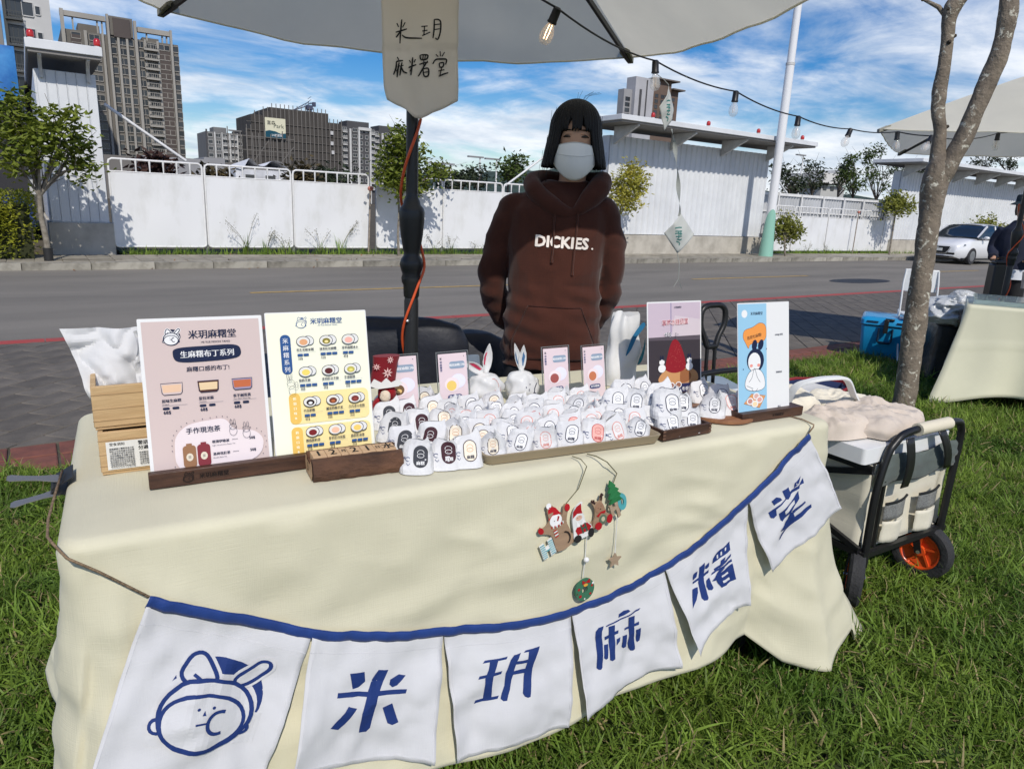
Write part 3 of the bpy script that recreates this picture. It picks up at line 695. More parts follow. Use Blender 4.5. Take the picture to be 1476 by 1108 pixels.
# white water-tank house and small roofs beyond the right fence, site huts beyond the left fence
t = thing('flat_roof_house', 'white flat roofed house beyond the fence, under the bare tree', 'house', (aty(1180,262,90).x, 90, 0))
x1 = aty(1228,262,90).x-aty(1180,262,90).x
b = MB(); b.box(x1*.1, x1*.8, 0, 8, 0, aty(1200,268,90).z); b.build('lower_wall', tone('house wall', (.45,.45,.43)), t)
b = MB(); b.box(0, x1*.72, -1, 8, aty(1200,266,90).z, aty(1200,251,90).z); b.box(x1*.55, x1*.78, -.5, 7, aty(1200,251,90).z, aty(1215,246,90).z); b.build('upper_wall', tone('white render', (.66,.65,.62)), t)
for k in range(3):
    b = MB(); b.box(-.6, .6, -.1, .02, -.5, .5); b.build('window', M_pane, t, (x1*(.2+.22*k), -.02, aty(1200,273,90).z+.2))
t = thing('site_tent', 'white peaked marquee roof beyond the hoardings on the left', 'tent', (aty(340,245,40).x, 40, 0))
x0 = aty(338,240,40).x; x1 = aty(420,246,40).x-x0
pk = smooth_line([(0,0,0),(.02,0,0),(.1,0,1.0),(.2,0,.45),(.35,0,.35),(.48,0,.85),(.62,0,.95),(.75,0,.5),(1.,0,.0)], 4)
zb, zh = aty(370,244,40).z, (aty(345,222,40).z-aty(370,244,40).z)*.75
b = MB(); b.grid(lambda u, v: (u*x1, v*4, zb+zh*pk[int(u*(len(pk)-1))].z*(1-.4*v)), len(pk)-1, 4); b.build('roof', mat('white marquee cloth', (.75,.76,.78), .7, var=.05), t, smooth=80)
b = MB(); b.box(0, x1*.98, .1, 3.9, 0, zb-.02); b.build('wall', mat('marquee wall', (.62,.63,.66), .7, var=.2, vscale=1.5), t)
for f in (.25, .6, .93):
    b = MB(); b.box(-.25, .25, -.02, .08, zb-1.1, zb-.3); b.build('opening', M_dk, t, (x1*f, 0, 0))
t = thing('site_hut', 'grey site hut roofs beyond the first hoarding on the left', 'hut', (aty(270,235,60).x, 60, 0))
xh = aty(312,235,60).x-aty(258,235,60).x
b = MB(); b.box(-3, xh*.5, 0, 6, 0, aty(280,229,60).z); b.box(xh*.52, xh*1.1, 1, 6, 0, aty(300,226,60).z); b.build('wall', tone('hut grey', (.28,.28,.29)), t)
# long low dark building mass under the towers
t = thing('low_building', 'long low dark building line behind the left hoardings under the towers', 'building', (aty(150,232,110).x, 110, 0))
b = MB(); b.box(0, 30, 0, 5, 0, aty(200,226,110).z); b.build('wall', tone('low building wall', (.16,.15,.14)), t)
# scaffold frames in front of the site tower
t = thing('scaffold_frame', 'bare steel scaffold frame standing before the netted tower', 'scaffold', (aty(330,230,160).x, 160, 0)); b = MB()
xe = aty(425,230,160).x-aty(330,230,160).x; zq = aty(370,192,160).z
for k in range(12): b.bar((xe*k/11,0,0), (xe*k/11,0,zq*(1 if k % 3 else 1.06)), .16)
for z in (zq*.55, zq*.75, zq*.95): b.bar((0,0,z), (xe,0,z), .14)
b.bar((xe*.7,0,zq*.5), (xe,0,zq*.85), .14); b.bar((xe*.3,0,zq*.5), (xe*.6,0,zq*.9), .12); b.build('frame', tone('scaffold steel', (.16,.15,.14)), t)
# street lamps far away (five white masts with two-arm heads)
lamp = None
for i, (px, py, pb) in enumerate(((632,237,275),(650,238,275),(692,228,275),(716,231,275),(1158,225,290))):
    y = 45 if i < 4 else 40; p = aty(px, py, y)
    t = thing('street_lamp', '%s distant white street lamp behind the hoardings right of the parasol pole' % ords[i] if i < 4 else 'slim white lamp mast beyond the end of the shed roof', 'street lamp', (p.x, y, 0), 0, 'distant white street lamps')
    b = MB(); b.tube([(0,0,0),(0,0,p.z)], [.09,.05], 8); b.build('mast', M_rail, t, smooth=60)
    b = MB(); b.box(-1.0, .25, -.12, .12, p.z, p.z+.1); b.build('lamp_head', tone('lamp grey', (.25,.25,.26)), t)
# hills
b = MB()
def hill(u, v):
    x = 150+u*1350; base = 62*math.exp(-((u-.40)/.22)**2)+46*math.exp(-((u-.85)/.25)**2)+20*math.exp(-((u-.1)/.1)**2)
    z = base*(1-abs(2*v-1)**1.5) + mnoise.noise(Vector((u*14, v*4, 1)))*9*(1-abs(2*v-1)) + mnoise.noise(Vector((u*60, v*14, 3)))*3.5*(1-abs(2*v-1))
    return (x, 520+v*500, z-1)
b.grid(hill, 260, 40)
M_hill = mat('wooded hillside', (.045, .075, .055), .95, c2=(.02, .036, .03), vscale=.06, detail=12, bump=1., bscale=.15)
struct('hills', b, M_hill, smooth=180)
# ================================================================ vegetation
def leafmat(name, c, c2, rnd=0., thin=.35):
    return mat(name, c, .55, c2=c2, vscale=2.2, thin=thin, detail=3, spec=.35, thr=(.3, .7), rnd=rnd)
ML_green = leafmat('green leaves', (.27, .31, .045), (.09, .14, .02))
ML_deep = leafmat('deep green leaves', (.12, .17, .04), (.05, .08, .02))
ML_yellow = leafmat('yellow green leaves', (.55, .48, .08), (.28, .30, .05))
ML_lime = leafmat('lime hedge leaves', (.42, .42, .04), (.13, .18, .02))
ML_dark = leafmat('dark far leaves', (.07, .09, .045), (.035, .05, .025))
ML_bark = mat('grey bark', (.30, .27, .22), .9, c2=(.13, .11, .085), vscale=9, bump=.6, bscale=30)
ML_darkbark = mat('dark bark', (.10, .085, .07), .9, var=.3, vscale=9, bump=.5, bscale=30)
def leaf(b, p, L, w, rn, up=.25, mi=0):
    d = Vector((rn.uniform(-1, 1), rn.uniform(-1, 1), rn.uniform(-.7, .6))).normalized()
    s_ = d.cross(Vector((rn.uniform(-.5,.5), rn.uniform(-.5,.5), 1))).normalized()*w; n = s_.cross(d).normalized()*L*.12
    p = Vector(p); b.add([p, p+d*L*.5+s_-n, p+d*L, p+d*L*.5-s_-n, p+d*L*.5+n*.3], [(0,1,4),(1,2,4),(2,3,4),(3,0,4)], mi)
def crown(lobes, nper, L, w, rn, shell=.55):
    """many leaf-sized faces gathered in twig clumps through the lobes"""
    b = MB()
    for c, r in lobes:
        c = Vector(c); nc = max(6, int(nper*(r[0] if isinstance(r, tuple) else r)**2*6))
        rx, ry, rz = r if isinstance(r, tuple) else (r, r, r*.85)
        for k in range(nc):
            v = Vector((rn.gauss(0,1), rn.gauss(0,1), rn.gauss(0,1))).normalized()*(shell+(1-shell)*rn.random()**.6)*rn.uniform(.75, 1.12)
            q = c+Vector((v.x*rx, v.y*ry, v.z*rz))
            for j in range(rn.randint(7, 13)):
                leaf(b, q+Vector((rn.gauss(0,1), rn.gauss(0,1), rn.gauss(0,.8)))*L*.95, L*rn.uniform(.7, 1.25), w*rn.uniform(.7, 1.2), rn)
    return b
def limbs(b, base, fork, tips, r, rn, mi=0):
    base, fork = Vector(base), Vector(fork)
    pts = [base, base.lerp(fork, .35)+Vector((rn.uniform(-.02,.02), 0, 0)), base.lerp(fork, .7)+Vector((rn.uniform(-.03,.03), 0, 0)), fork]
    b.tube(smooth_line(pts, 3), [r*(1-.35*i/9) for i in range(10)], 8, mi)
    for tp in tips:
        tp = Vector(tp); m = fork.lerp(tp, .5)+Vector((rn.uniform(-.1,.1), rn.uniform(-.1,.1), rn.uniform(-.02,.12)))*(tp-fork).length
        ln = smooth_line([fork, m, tp], 4); b.tube(ln, [r*.6*(1-.8*i/8) for i in range(9)], 6, mi)
        for k in range(3):
            a = ln[3+k*2-1]; e = a+(tp-fork)*.35+Vector((rn.uniform(-1,1), rn.uniform(-1,1), rn.uniform(-.3,.8)))*(tp-fork).length*.35
            b.tube([a, a.lerp(e, .5)+Vector((0,0,.02)), e], [r*.22, r*.15, r*.06], 5, mi)
def small_tree(label, base, y, forkpx, lobes_px, leafm, r=.04, nper=60, L=.13, w=.035, seed=1, bark=None, name='small_tree', dy=.35, tips=None):
    rn = random.Random(seed); g = Vector(base); t = thing(name, label, 'tree', g)
    sc_ = y/FPX*1.28
    lobes = []
    for px, py, rp in lobes_px:
        c = aty(px, py, y+rn.uniform(-dy, dy)); rr_ = rp*((c-Vector((0,0,CH))).dot(fw))/FPX; lobes.append((c-g, (rr_, rr_*.9, rr_*.85)))
    b = MB(); limbs(b, (0,0,-.02), aty(*forkpx, y)-g, [c for c, _ in lobes], r, rn); b.build('trunk', bark or ML_bark, t, smooth=60)
    crown(lobes, nper, L, w, rn).build('crown', leafm, t)
    return t
g = at(72, 380, .02)
t = small_tree('leafy young tree with pale trunk in front of the tall white column', (g.x, 14.75, .02), 14.75, (57, 282), [(22,158,25),(50,182,24),(90,176,26),(58,215,26),(110,203,18),(108,240,16),(4,196,34),(28,236,19),(128,238,9),(78,205,18)], ML_green, r=.055, nper=50, L=.13, w=.046, seed=2)
b = MB(); b.tube([(0,0,0),(0,0,.22)], .075, 10); b.build('trunk_guard', mat('black rubber', (.02,.02,.02), .6), t, smooth=50)
small_tree('bushy young street tree directly behind the parasol pole', (aty(575,366,15.6).x, 15.6, .0), 15.6, (573, 276), [(578,208,20),(566,232,22),(592,225,22),(556,255,15),(600,258,22),(580,262,20),(625,248,13),(640,243,7),(585,192,10)], ML_green, r=.035, nper=62, L=.13, w=.042, seed=3)
small_tree('small yellow leaved tree beside the seller in front of the white shed', (aty(896,366,15.3).x, 15.3, 0), 15.3, (893, 310), [(912,243,12),(905,258,14),(918,270,14),(900,285,14),(912,293,12),(926,255,6),(890,270,14)], ML_yellow, r=.03, nper=70, L=.13, w=.035, seed=4)
small_tree('small round topped sapling right beside the green pole sleeve', (aty(1132,370,15.0).x, 15.0, 0), 15.0, (1131, 348), [(1131,318,10),(1123,328,12),(1140,330,14),(1132,338,14),(1148,333,8),(1118,338,7)], leafmat('olive leaves', (.34,.34,.07), (.14,.17,.03)), r=.035, nper=50, L=.15, w=.04, seed=5)
small_tree('thin trunked sapling with a small yellow green crown before the low right hoarding', (aty(1281,369,15.6).x, 15.6, 0), 15.6, (1291, 308), [(1293,285,9),(1285,294,11),(1302,294,11),(1295,300,9),(1311,297,6)], leafmat('olive leaves', (.34,.34,.07), (.14,.17,.03)), r=.035, nper=50, L=.17, w=.045, seed=6)
small_tree('loose sapling behind the white car before the distant shed', (aty(1412,366,15.8).x, 15.8, 0), 15.8, (1416, 345), [(1422,322,9),(1410,330,10),(1430,333,9),(1400,337,7),(1442,332,7)], leafmat('olive leaves', (.34,.34,.07), (.14,.17,.03)), r=.04, nper=40, L=.2, w=.05, seed=7)
# hedge on the left
t = thing('hedge', 'clipped lime green hedge left of the tall column', 'hedge', (-3.2, 15.7, 0)); rn = random.Random(8); b = MB()
for k in range(15000):
    v = Vector((rn.uniform(-3, 3.3), rn.uniform(-.8, .8), rn.random()**.5*1.18)); e = .08*mnoise.noise(v*2.5)
    if abs(v.y) < .55 and v.z < .95 and v.x < 3.0: v.y = -rn.uniform(.5, .8)
    leaf(b, v+Vector((e, e, e)), rn.uniform(.05, .09), .022, rn)
b.build('foliage', ML_lime, t); b = MB(); b.box(-3, 3.2, -.5, .6, 0, .95); b.build('shaded_twigs', mat('hedge shade twigs', (.03,.035,.012), .95), t)  # solid core for the twigs, the hedge's inner shade put into its dark colour
# trees beyond the fences
def far_tree(label, px, y, ytop, yb, spread, leafm, seed, n=6, dens=16, L=.45, w=.14, r=.12, sparse=False, name='tree'):
    rn = random.Random(seed); g = Vector((aty(px, 300, y).x, y, 0)); t = thing(name, label, 'tree', g)
    fk = aty(px+rn.uniform(-3,3), yb, y)-g; lob = []
    for k in range(n):
        c = aty(px+rn.uniform(-1,1)*spread, ytop+(yb-ytop)*rn.random()**1.2*.8, y+rn.uniform(-1,1))-g; rr_ = rn.uniform(.25,.45)*spread*y/FPX*(.55 if sparse else 1.1)
        lob.append((c, (rr_, rr_, rr_*.7)))
    b = MB(); limbs(b, (0,0,0), fk, [c for c, _ in lob], r, rn); b.build('trunk', ML_darkbark, t, smooth=60)
    crown(lob, dens, L, w, rn, .3).build('crown', leafm, t)
G = 'trees beyond the hoardings'
for i, (px, y, yt, yb, sp, m_, n, de, spz, lab) in enumerate((
    (640,40,246,275,14,ML_dark,6,5,True,'low dark bushy tree right of the parasol pole beyond the hoarding'),
    (668,42,250,275,14,ML_dark,6,5,True,'dark spreading tree beyond the hoarding under the second street lamp'),
    (690,44,246,272,16,ML_dark,7,5,True,'dark flat topped tree beyond the hoarding left of the seller'),
    (732,36,228,262,24,ML_deep,9,3.6,True,'taller open branched tree beyond the hoarding next to the seller'),
    (1140,34,238,285,17,ML_dark,8,6,False,'dark dense tree beyond the fence right of the tall white pole'),
    (1170,36,238,285,14,ML_dark,7,6,False,'dark dense tree beyond the fence, second from the tall white pole'),
    (1208,40,230,285,22,ML_dark,9,3,True,'open dark tree before the white flat roofed house'),
    (1228,34,222,285,16,ML_deep,9,1.8,True,'half bare tree with thin branches right of the flat roofed house'),
    (1262,36,214,290,26,ML_deep,10,1.8,True,'tall half bare tree standing before the hills'),
    (1296,46,240,290,26,ML_dark,8,4,False,'low dark tree before the hills beside the big trunk'),
    (1320,40,245,290,22,ML_dark,8,4,False,'low dark tree just left of the big trunk'),
    (1420,38,216,250,22,ML_dark,8,4,True,'dark tree above the distant shed roof under the second parasol'),
    (1452,36,212,250,22,ML_dark,8,5,True,'dark tree above the distant shed roof at the right edge'),
    (215,30,232,252,22,leafmat('red brown twigs leaves', (.10,.05,.035), (.05,.03,.025)),8,3,True,'reddish bare bush behind the first hoarding'),
    (312,30,256,264,10,leafmat('brown dry leaves', (.16,.12,.05), (.05,.045,.03)),7,3,True,'dry brown bush behind the second hoarding'),
    (432,30,254,264,10,leafmat('brown dry leaves', (.16,.12,.05), (.05,.045,.03)),7,3,True,'dry brown bush behind the third hoarding beside the marquee'),
    (480,34,252,266,26,ML_dark,7,5,True,'dark green bush behind the third hoarding'))):
    far_tree(lab, px, y, yt, yb, sp, m_, 30+i, n, de, L=.30 if spz else .36, w=.10, r=.09, sparse=spz)
# weeds along the hoarding foot
MG = mat('grass blades', (.23, .33, .05), .5, c2=(.08, .16, .024), vscale=1.7, thin=.35, rnd=.35, spec=.3, thr=(.3, .68), wpos=True, detail=6)
t_ = MG.node_tree; pb = t_.nodes['Principled BSDF']; gp = N(t_, 'ShaderNodeNewGeometry'); nz = N(t_, 'ShaderNodeTexNoise', ins={'Scale': 2.6, 'Detail': 6, 'Roughness': .7}); t_.links.new(gp.outputs['Position'], nz.inputs['Vector'])
rz = N(t_, 'ShaderNodeValToRGB'); rz.color_ramp.elements[0].position = .62; rz.color_ramp.elements[1].position = .76; rz.color_ramp.elements[1].color = (.6,.6,.6,1); t_.links.new(nz.outputs[0], rz.inputs[0])
mz = N(t_, 'ShaderNodeMix', data_type='RGBA'); mz.inputs[7].default_value = (.34,.33,.11,1); s0_ = pb.inputs['Base Color'].links[0].from_socket; t_.links.new(rz.outputs[0], mz.inputs[0]); t_.links.new(s0_, mz.inputs[6]); t_.links.new(mz.outputs[2], pb.inputs['Base Color'])
MG_dry = mat('dry grass', (.38, .31, .15), .7, var=.3, vscale=20, thin=.3)
def blade(b, p, L, az, lean, w, mi=0, n=3, curl=.9):
    x, y, z = p; vs = []
    for k in range(n+1):
        t_ = k/n; a = lean*(.35+curl*t_); hx = L*t_*math.sin(a); hz = L*t_*math.cos(a)
        ww = w*(1-t_**1.6)*.5+.0002; cx, cy = x+hx*math.cos(az), y+hx*math.sin(az)
        vs += [(cx-ww*math.sin(az), cy+ww*math.cos(az), z+hz), (cx+ww*math.sin(az), cy-ww*math.cos(az), z+hz)]
    b.add(vs, [(2*k, 2*k+1, 2*k+3, 2*k+2) for k in range(n)], mi)
rn = random.Random(11)
b = MB()
for i in range(5200):
    seg = rn.random(); x = rn.uniform(1.45, 14.2) if seg < .6 else rn.uniform(21.9, 34)
    dens = .5+.5*mnoise.noise(Vector((x*1.3, 0, 0))); 
    if rn.random() > dens+.25: continue
    blade(b, (x, rn.gauss(16.25, .11), .0), rn.uniform(.08, .26), rn.uniform(0, 6.28), rn.uniform(.2, 1.1), .014, 0)
tag(b.build('verge_grass', MG), 'rough green grass growing along the foot of the hoardings', 'grass', kind='stuff')
def weed(px, py, s, label, seed):
    rn = random.Random(seed); p = aty(px, py, 16.12); t = thing('weed', label, 'weed', (p.x, 16.12, 0), 0, 'weeds at the foot of the hoardings')
    b = MB()
    for k in range(16): blade(b, (rn.uniform(-.1,.1), rn.uniform(-.05,.05), 0), rn.uniform(.25,.6)*s, rn.uniform(0,6.28), rn.uniform(.1,.6), .02, 0, 5)
    b.build('leaves', MG, t)
    b = MB()
    for k in range(3):
        az = rn.choice((0, 3.14))+rn.uniform(-.5,.5); le = rn.uniform(.1,.45); H = rn.uniform(.55,.95)*s; q = [(0,0,0)]
        for j in range(1, 6): q.append((math.sin(le*j/3)*H*j/5*math.cos(az), math.sin(le*j/3)*H*j/5*math.sin(az), H*j/5))
        b.tube(q, .004, 4)
        for j in range(26):
            a_ = rn.uniform(.62, 1); e = Vector(q[-1])*a_+Vector((rn.gauss(0,.05), rn.gauss(0,.03), rn.gauss(0,.04)))
            blade(b, e, .04, rn.uniform(0,6.28), .8, .012, 0, 2)
    b.build('seed_head', mat('seed head', (.19,.18,.10), .8, thin=.3), t)
for i, (px, s, lab) in enumerate(((357,1.0,'tall weed with seed heads at the foot of the second hoarding'), (385,.7,'lower weed right beside the tallest weed of the second hoarding'), (412,.6,'sparse weed near the right end of the second hoarding'), (462,.75,'sparse weed at the left end of the third hoarding'), (492,.95,'bushy weed with leaning seed heads before the third hoarding'), (625,.6,'small weed between hoardings just right of the parasol pole'), (650,.6,'small weed before the hoarding halfway between the pole and the seller'), (690,.35,'tiny weed at the hoarding foot beside the seller'), (1165,.55,'weed at the low white hoarding beyond the round sapling'), (1190,.5,'weed right of the round sapling by the low hoarding'))):
    weed(px, 360, s, lab, 60+i)
# litter on the pavements: fallen leaves and a strip of paper
b = MB(); rn = random.Random(5)
for k in range(240):
    x = rn.uniform(.2, 10); y = rn.choice((14.5, 14.2, 15.8))+rn.uniform(-.15,.3)
    leaf(b, (x, y, .01 if y > 14.4 else -.095), .06, .02, rn)
tag(b.build('fallen_leaves', mat('dead leaf', (.22,.13,.07), .9, var=.3, vscale=9)), 'scattered dead leaves along the far kerb', 'leaves', kind='stuff')

# ---------------------------------------------------------------- the big street tree on the right
Y0 = 2.33
tb = at(1303, 597, 0)
def PT(px, py):   # a point at the tree's distance
    n = Vector((tb.x, tb.y, 0)).normalized(); d = ray(px, py); return Vector((0,0,CH)) + d*((tb.dot(n))/(d.dot(n)))
def trunk_tube(b, pix, mi=0, n=18, k=7, seed=0, knots=True):
    c = [PT(x, y)-tb for x, y, _ in pix]; rs = [w*.5*tb.length/FPX*.76 for *_, w in pix]
    L = smooth_line(c, k); rr_ = []
    for i in range(len(L)):
        f = i/k; j = min(int(f), len(rs)-2); rr_.append(rs[j]+(rs[j+1]-rs[j])*(f-j))
    vs = []; prev = None
    for i, p in enumerate(L):
        d = (L[min(i+1, len(L)-1)]-L[max(i-1, 0)]).normalized(); x = Vector((1,0,0)) if prev is None else prev
        x = (x-d*x.dot(d)).normalized(); prev = x; y = d.cross(x)
        for q in range(n):
            a = 2*math.pi*q/n; e = x*math.cos(a)+y*math.sin(a)
            nn = mnoise.noise((p+e*.1)*7+Vector((seed,0,0)))*.13 + mnoise.noise((p+e*.1)*22)*.07
            vs.append(p+e*rr_[i]*(1+nn))
    fs = [(i*n+q, i*n+(q+1) % n, (i+1)*n+(q+1) % n, (i+1)*n+q) for i in range(len(L)-1) for q in range(n)]
    b.add(vs, fs+[tuple(range((len(L)-1)*n, len(L)*n))], mi); return L, rr_
mt = mat('lichen spotted bark', (.25,.205,.155), .9, c2=(.12,.098,.075), vscale=11, bump=1.0, bscale=42, detail=10, thr=(.3,.66))
t_ = mt.node_tree; pb = t_.nodes['Principled BSDF']; tc = N(t_, 'ShaderNodeTexCoord')
n1_ = N(t_, 'ShaderNodeTexNoise', ins={'Scale': 19, 'Detail': 5, 'Roughness': .7, 'Distortion': .8}); t_.links.new(tc.outputs['Object'], n1_.inputs['Vector'])
r_ = N(t_, 'ShaderNodeValToRGB'); r_.color_ramp.elements[0].position = .58; r_.color_ramp.elements[1].position = .63; t_.links.new(n1_.outputs[0], r_.inputs[0])
mx = N(t_, 'ShaderNodeMix', data_type='RGBA'); mx.inputs[7].default_value = (.56,.54,.45,1); s_ = pb.inputs['Base Color'].links[0].from_socket
t_.links.new(r_.outputs[0], mx.inputs[0]); t_.links.new(s_, mx.inputs[6]); t_.links.new(mx.outputs[2], pb.inputs['Base Color'])
t = thing('street_tree', 'big grey barked tree with a forked lichen spotted trunk standing on the lawn', 'tree', tb)
b = MB()
L0, _ = trunk_tube(b, [(1298,610,44),(1303,580,36),(1312,520,34),(1318,470,34),(1325,420,33),(1333,360,31),(1340,310,33),(1347,270,38),(1352,245,38),(1356,230,30),(1358,218,14)], seed=1)
L1, _ = trunk_tube(b, [(1348,262,28),(1352,225,22),(1355,190,18),(1352,160,19),(1354,135,21),(1360,100,18),(1365,60,17),(1368,30,19),(1374,10,24),(1388,-12,22),(1400,-60,18),(1395,-140,15)], seed=5)
L2, _ = trunk_tube(b, [(1354,262,30),(1368,236,28),(1388,200,27),(1404,165,26),(1420,125,25),(1438,85,26),(1448,50,24),(1454,15,25),(1458,-30,24),(1470,-100,20),(1465,-180,16)], seed=9)
b.build('trunk', mt, t, smooth=180)
b = MB(); rn = random.Random(4)
for k in range(17):  # pruned twig stubs and scars
    Ls = rn.choice((L0, L1, L2)); i = rn.randrange(4, len(Ls)-8); p = Ls[i]; a = rn.uniform(0, 6.28); r_k = .038 if Ls is not L0 else .062
    e = Vector((math.cos(a), math.sin(a), .3)); b.tube([p+e*r_k*.75, p+e*r_k*1.25], [.016, .008], 7)
b.build('twig_stub', mat('dark knot', (.05,.04,.03), .9), t, smooth=60)
b = MB()
for a, e in ((PT(1368,30), PT(1332,0)), (PT(1332,0), PT(1300,-50)), (PT(1395,-140), PT(1340,-260)), (PT(1465,-180), PT(1530,-300)), (PT(1465,-180), PT(1430,-320)), (PT(1395,-140), PT(1420,-300)), (PT(1458,-30), PT(1520,-110))):
    a, e = a-tb, e-tb; b.tube([a, a.lerp(e, .5)+Vector((.02,0,.02)), e], [.016 if e.z < 3 else .035, .014, .009], 7)
b.build('branch', mt, t, smooth=180)

# ---------------------------------------------------------------- lawn grass (blades scattered over the lawn)
src = bpy.data.collections.new('grass tufts')
rn = random.Random(21)
for q in range(10):
    b = MB()
    for k in range(34):
        a = rn.uniform(0, 6.28); r_ = .055*math.sqrt(rn.random()); dry = rn.random() < .08
        blade(b, (r_*math.cos(a), r_*math.sin(a), -.003), rn.uniform(.028, .078)*(1 if q < 8 else 1.35), rn.uniform(0, 6.28), rn.uniform(.3, 1.5), rn.uniform(.0034, .0062), 1 if dry else 0, 4, rn.uniform(.5, 1.2))
    me = b.mesh('tuft', [MG, MG_dry]); o = bpy.data.objects.new('tuft', me); src.objects.link(o)
gm = MB()
def strip(x0, x1, y0, y1, d, n=6):
    gm.grid(lambda u, v: (x0+(x1-x0)*u, y0+(y1-y0)*v, .001), max(1, int((x1-x0)*2)), max(1, int((y1-y0)*2)))
strip(-3.2, 4.2, -1.2, YB-.03, 1)
near_faces = len(gm.f)
me = gm.mesh('grass', MG)
g1 = bpy.data.objects.new('grass', me); col.objects.link(g1)
gm = MB(); strip(4.2, 14, -2.0, YB-.03, 1); me2_ = gm.mesh('grass', MG); g2 = bpy.data.objects.new('grass', me2_); col.objects.link(g2)
def scatter(o, dens, s0, s1, seed):
    ng = bpy.data.node_groups.new('scatter', 'GeometryNodeTree'); ng.interface.new_socket('Geometry', in_out='INPUT', socket_type='NodeSocketGeometry'); ng.interface.new_socket('Geometry', in_out='OUTPUT', socket_type='NodeSocketGeometry')
    gi, go = ng.nodes.new('NodeGroupInput'), ng.nodes.new('NodeGroupOutput')
    dp = N(ng, 'GeometryNodeDistributePointsOnFaces', ins={'Density': dens, 'Seed': seed})
    ns = N(ng, 'ShaderNodeTexNoise', ins={'Scale': 1.6, 'Detail': 3}); mr = N(ng, 'ShaderNodeMapRange', ins={'From Min': .3, 'From Max': .55, 'To Min': dens*.55, 'To Max': dens}); ng.links.new(ns.outputs[0], mr.inputs[0]); ng.links.new(mr.outputs[0], dp.inputs['Density'])
    ci = N(ng, 'GeometryNodeCollectionInfo', ins={'Collection': src, 'Separate Children': True, 'Reset Children': True})
    ip = N(ng, 'GeometryNodeInstanceOnPoints', ins={'Pick Instance': True})
    rv = N(ng, 'FunctionNodeRandomValue', data_type='FLOAT_VECTOR'); rv.inputs[0].default_value = (-.5, -.5, 0); rv.inputs[1].default_value = (.5, .5, 6.28)
    rs = N(ng, 'FunctionNodeRandomValue', data_type='FLOAT'); rs.inputs[2].default_value = s0; rs.inputs[3].default_value = s1
    L = ng.links.new
    L(gi.outputs[0], dp.inputs['Mesh']); L(dp.outputs['Points'], ip.inputs['Points']); L(ci.outputs[0], ip.inputs['Instance']); L(rv.outputs[0], ip.inputs['Rotation']); L(rs.outputs[1], ip.inputs['Scale']); L(ip.outputs[0], go.inputs[0])
    m = o.modifiers.new('scatter', 'NODES'); m.node_group = ng
scatter(g1, 820, .55, 1.35, 1); scatter(g2, 330, .9, 1.5, 2)
tag(g1, 'long green grass of the lawn around the stall', 'grass', kind='stuff'); tag(g2, 'green grass of the lawn around the second stall', 'grass', kind='stuff')
# ================================================================ the stall table, its cloth and the pennant string
TA = Vector((-.016, 1.192, 0)); EX = Vector((.99568, -.09288, 0)); EY = Vector((.09288, .99568, 0)); TW, TD, TZ = 1.809, .76, .742
TROT = math.atan2(EX.y, EX.x)
def T(s_, d, z=0): return TA + EX*s_ + EY*d + Vector((0, 0, z))        # table frame: along the front edge, depth, height
def on_table(px, py, z=TZ):                                           # pixel -> table frame (s, d)
    q = at(px, py, z)-TA; return q.dot(EX), q.dot(EY)
t = thing('folding_table', 'long folding table hidden under the cream cloth', 'table', T(0,0), TROT)
M_plast = mat('white table plastic', (.7,.7,.68), .5); M_dsteel = mat('dark steel tube', (.04,.04,.045), .4, metal=.6)
b = MB(); b.prism(rr(.01,.01,TW-.01,TD-.01,.03), TZ-.045, TZ-.006); b.build('table_top', M_plast, t)
lg = (lambda q: (q.tube([(0,0,0),(0,0,TZ-.05)], .014, 8), q.mesh('leg', M_dsteel, 60))[1])(MB())
for x in (.15, TW-.15):
    for y in (.08, TD-.08): place('leg', lg, t, (x, y, 0))
# cloth: one sheet, rounded at the table edge, skirts that flare at the corners
CLOTH = weave('cream tablecloth', (.73, .695, .52), scale=700, bump=.30, var=.05, vscale=3, rough=.8, thin=.16)
corner_r = .035
def rim(n=220):
    """stations round the table edge: (top point, outward normal)"""
    segs = []; per = [((corner_r, 0), (TW-corner_r, 0), (0,-1)), ((TW, corner_r), (TW, TD-corner_r), (1,0)), ((TW-corner_r, TD), (corner_r, TD), (0,1)), ((0, TD-corner_r), (0, corner_r), (-1,0))]
    cs = [(TW-corner_r, corner_r, -90), (TW-corner_r, TD-corner_r, 0), (corner_r, TD-corner_r, 90), (corner_r, corner_r, 180)]
    for (a, c_, nn), (cx_, cy_, a0) in zip(per, cs):
        L = math.hypot(c_[0]-a[0], c_[1]-a[1]); m = int(L/.009)
        for k in range(m): segs.append((Vector((a[0]+(c_[0]-a[0])*k/m, a[1]+(c_[1]-a[1])*k/m)), Vector(nn)))
        for k in range(12): th = R(a0+90*k/12); e = Vector((math.cos(th), math.sin(th))); segs.append((Vector((cx_, cy_))+e*corner_r, e))
    return segs
RIM = rim(); NR = len(RIM)
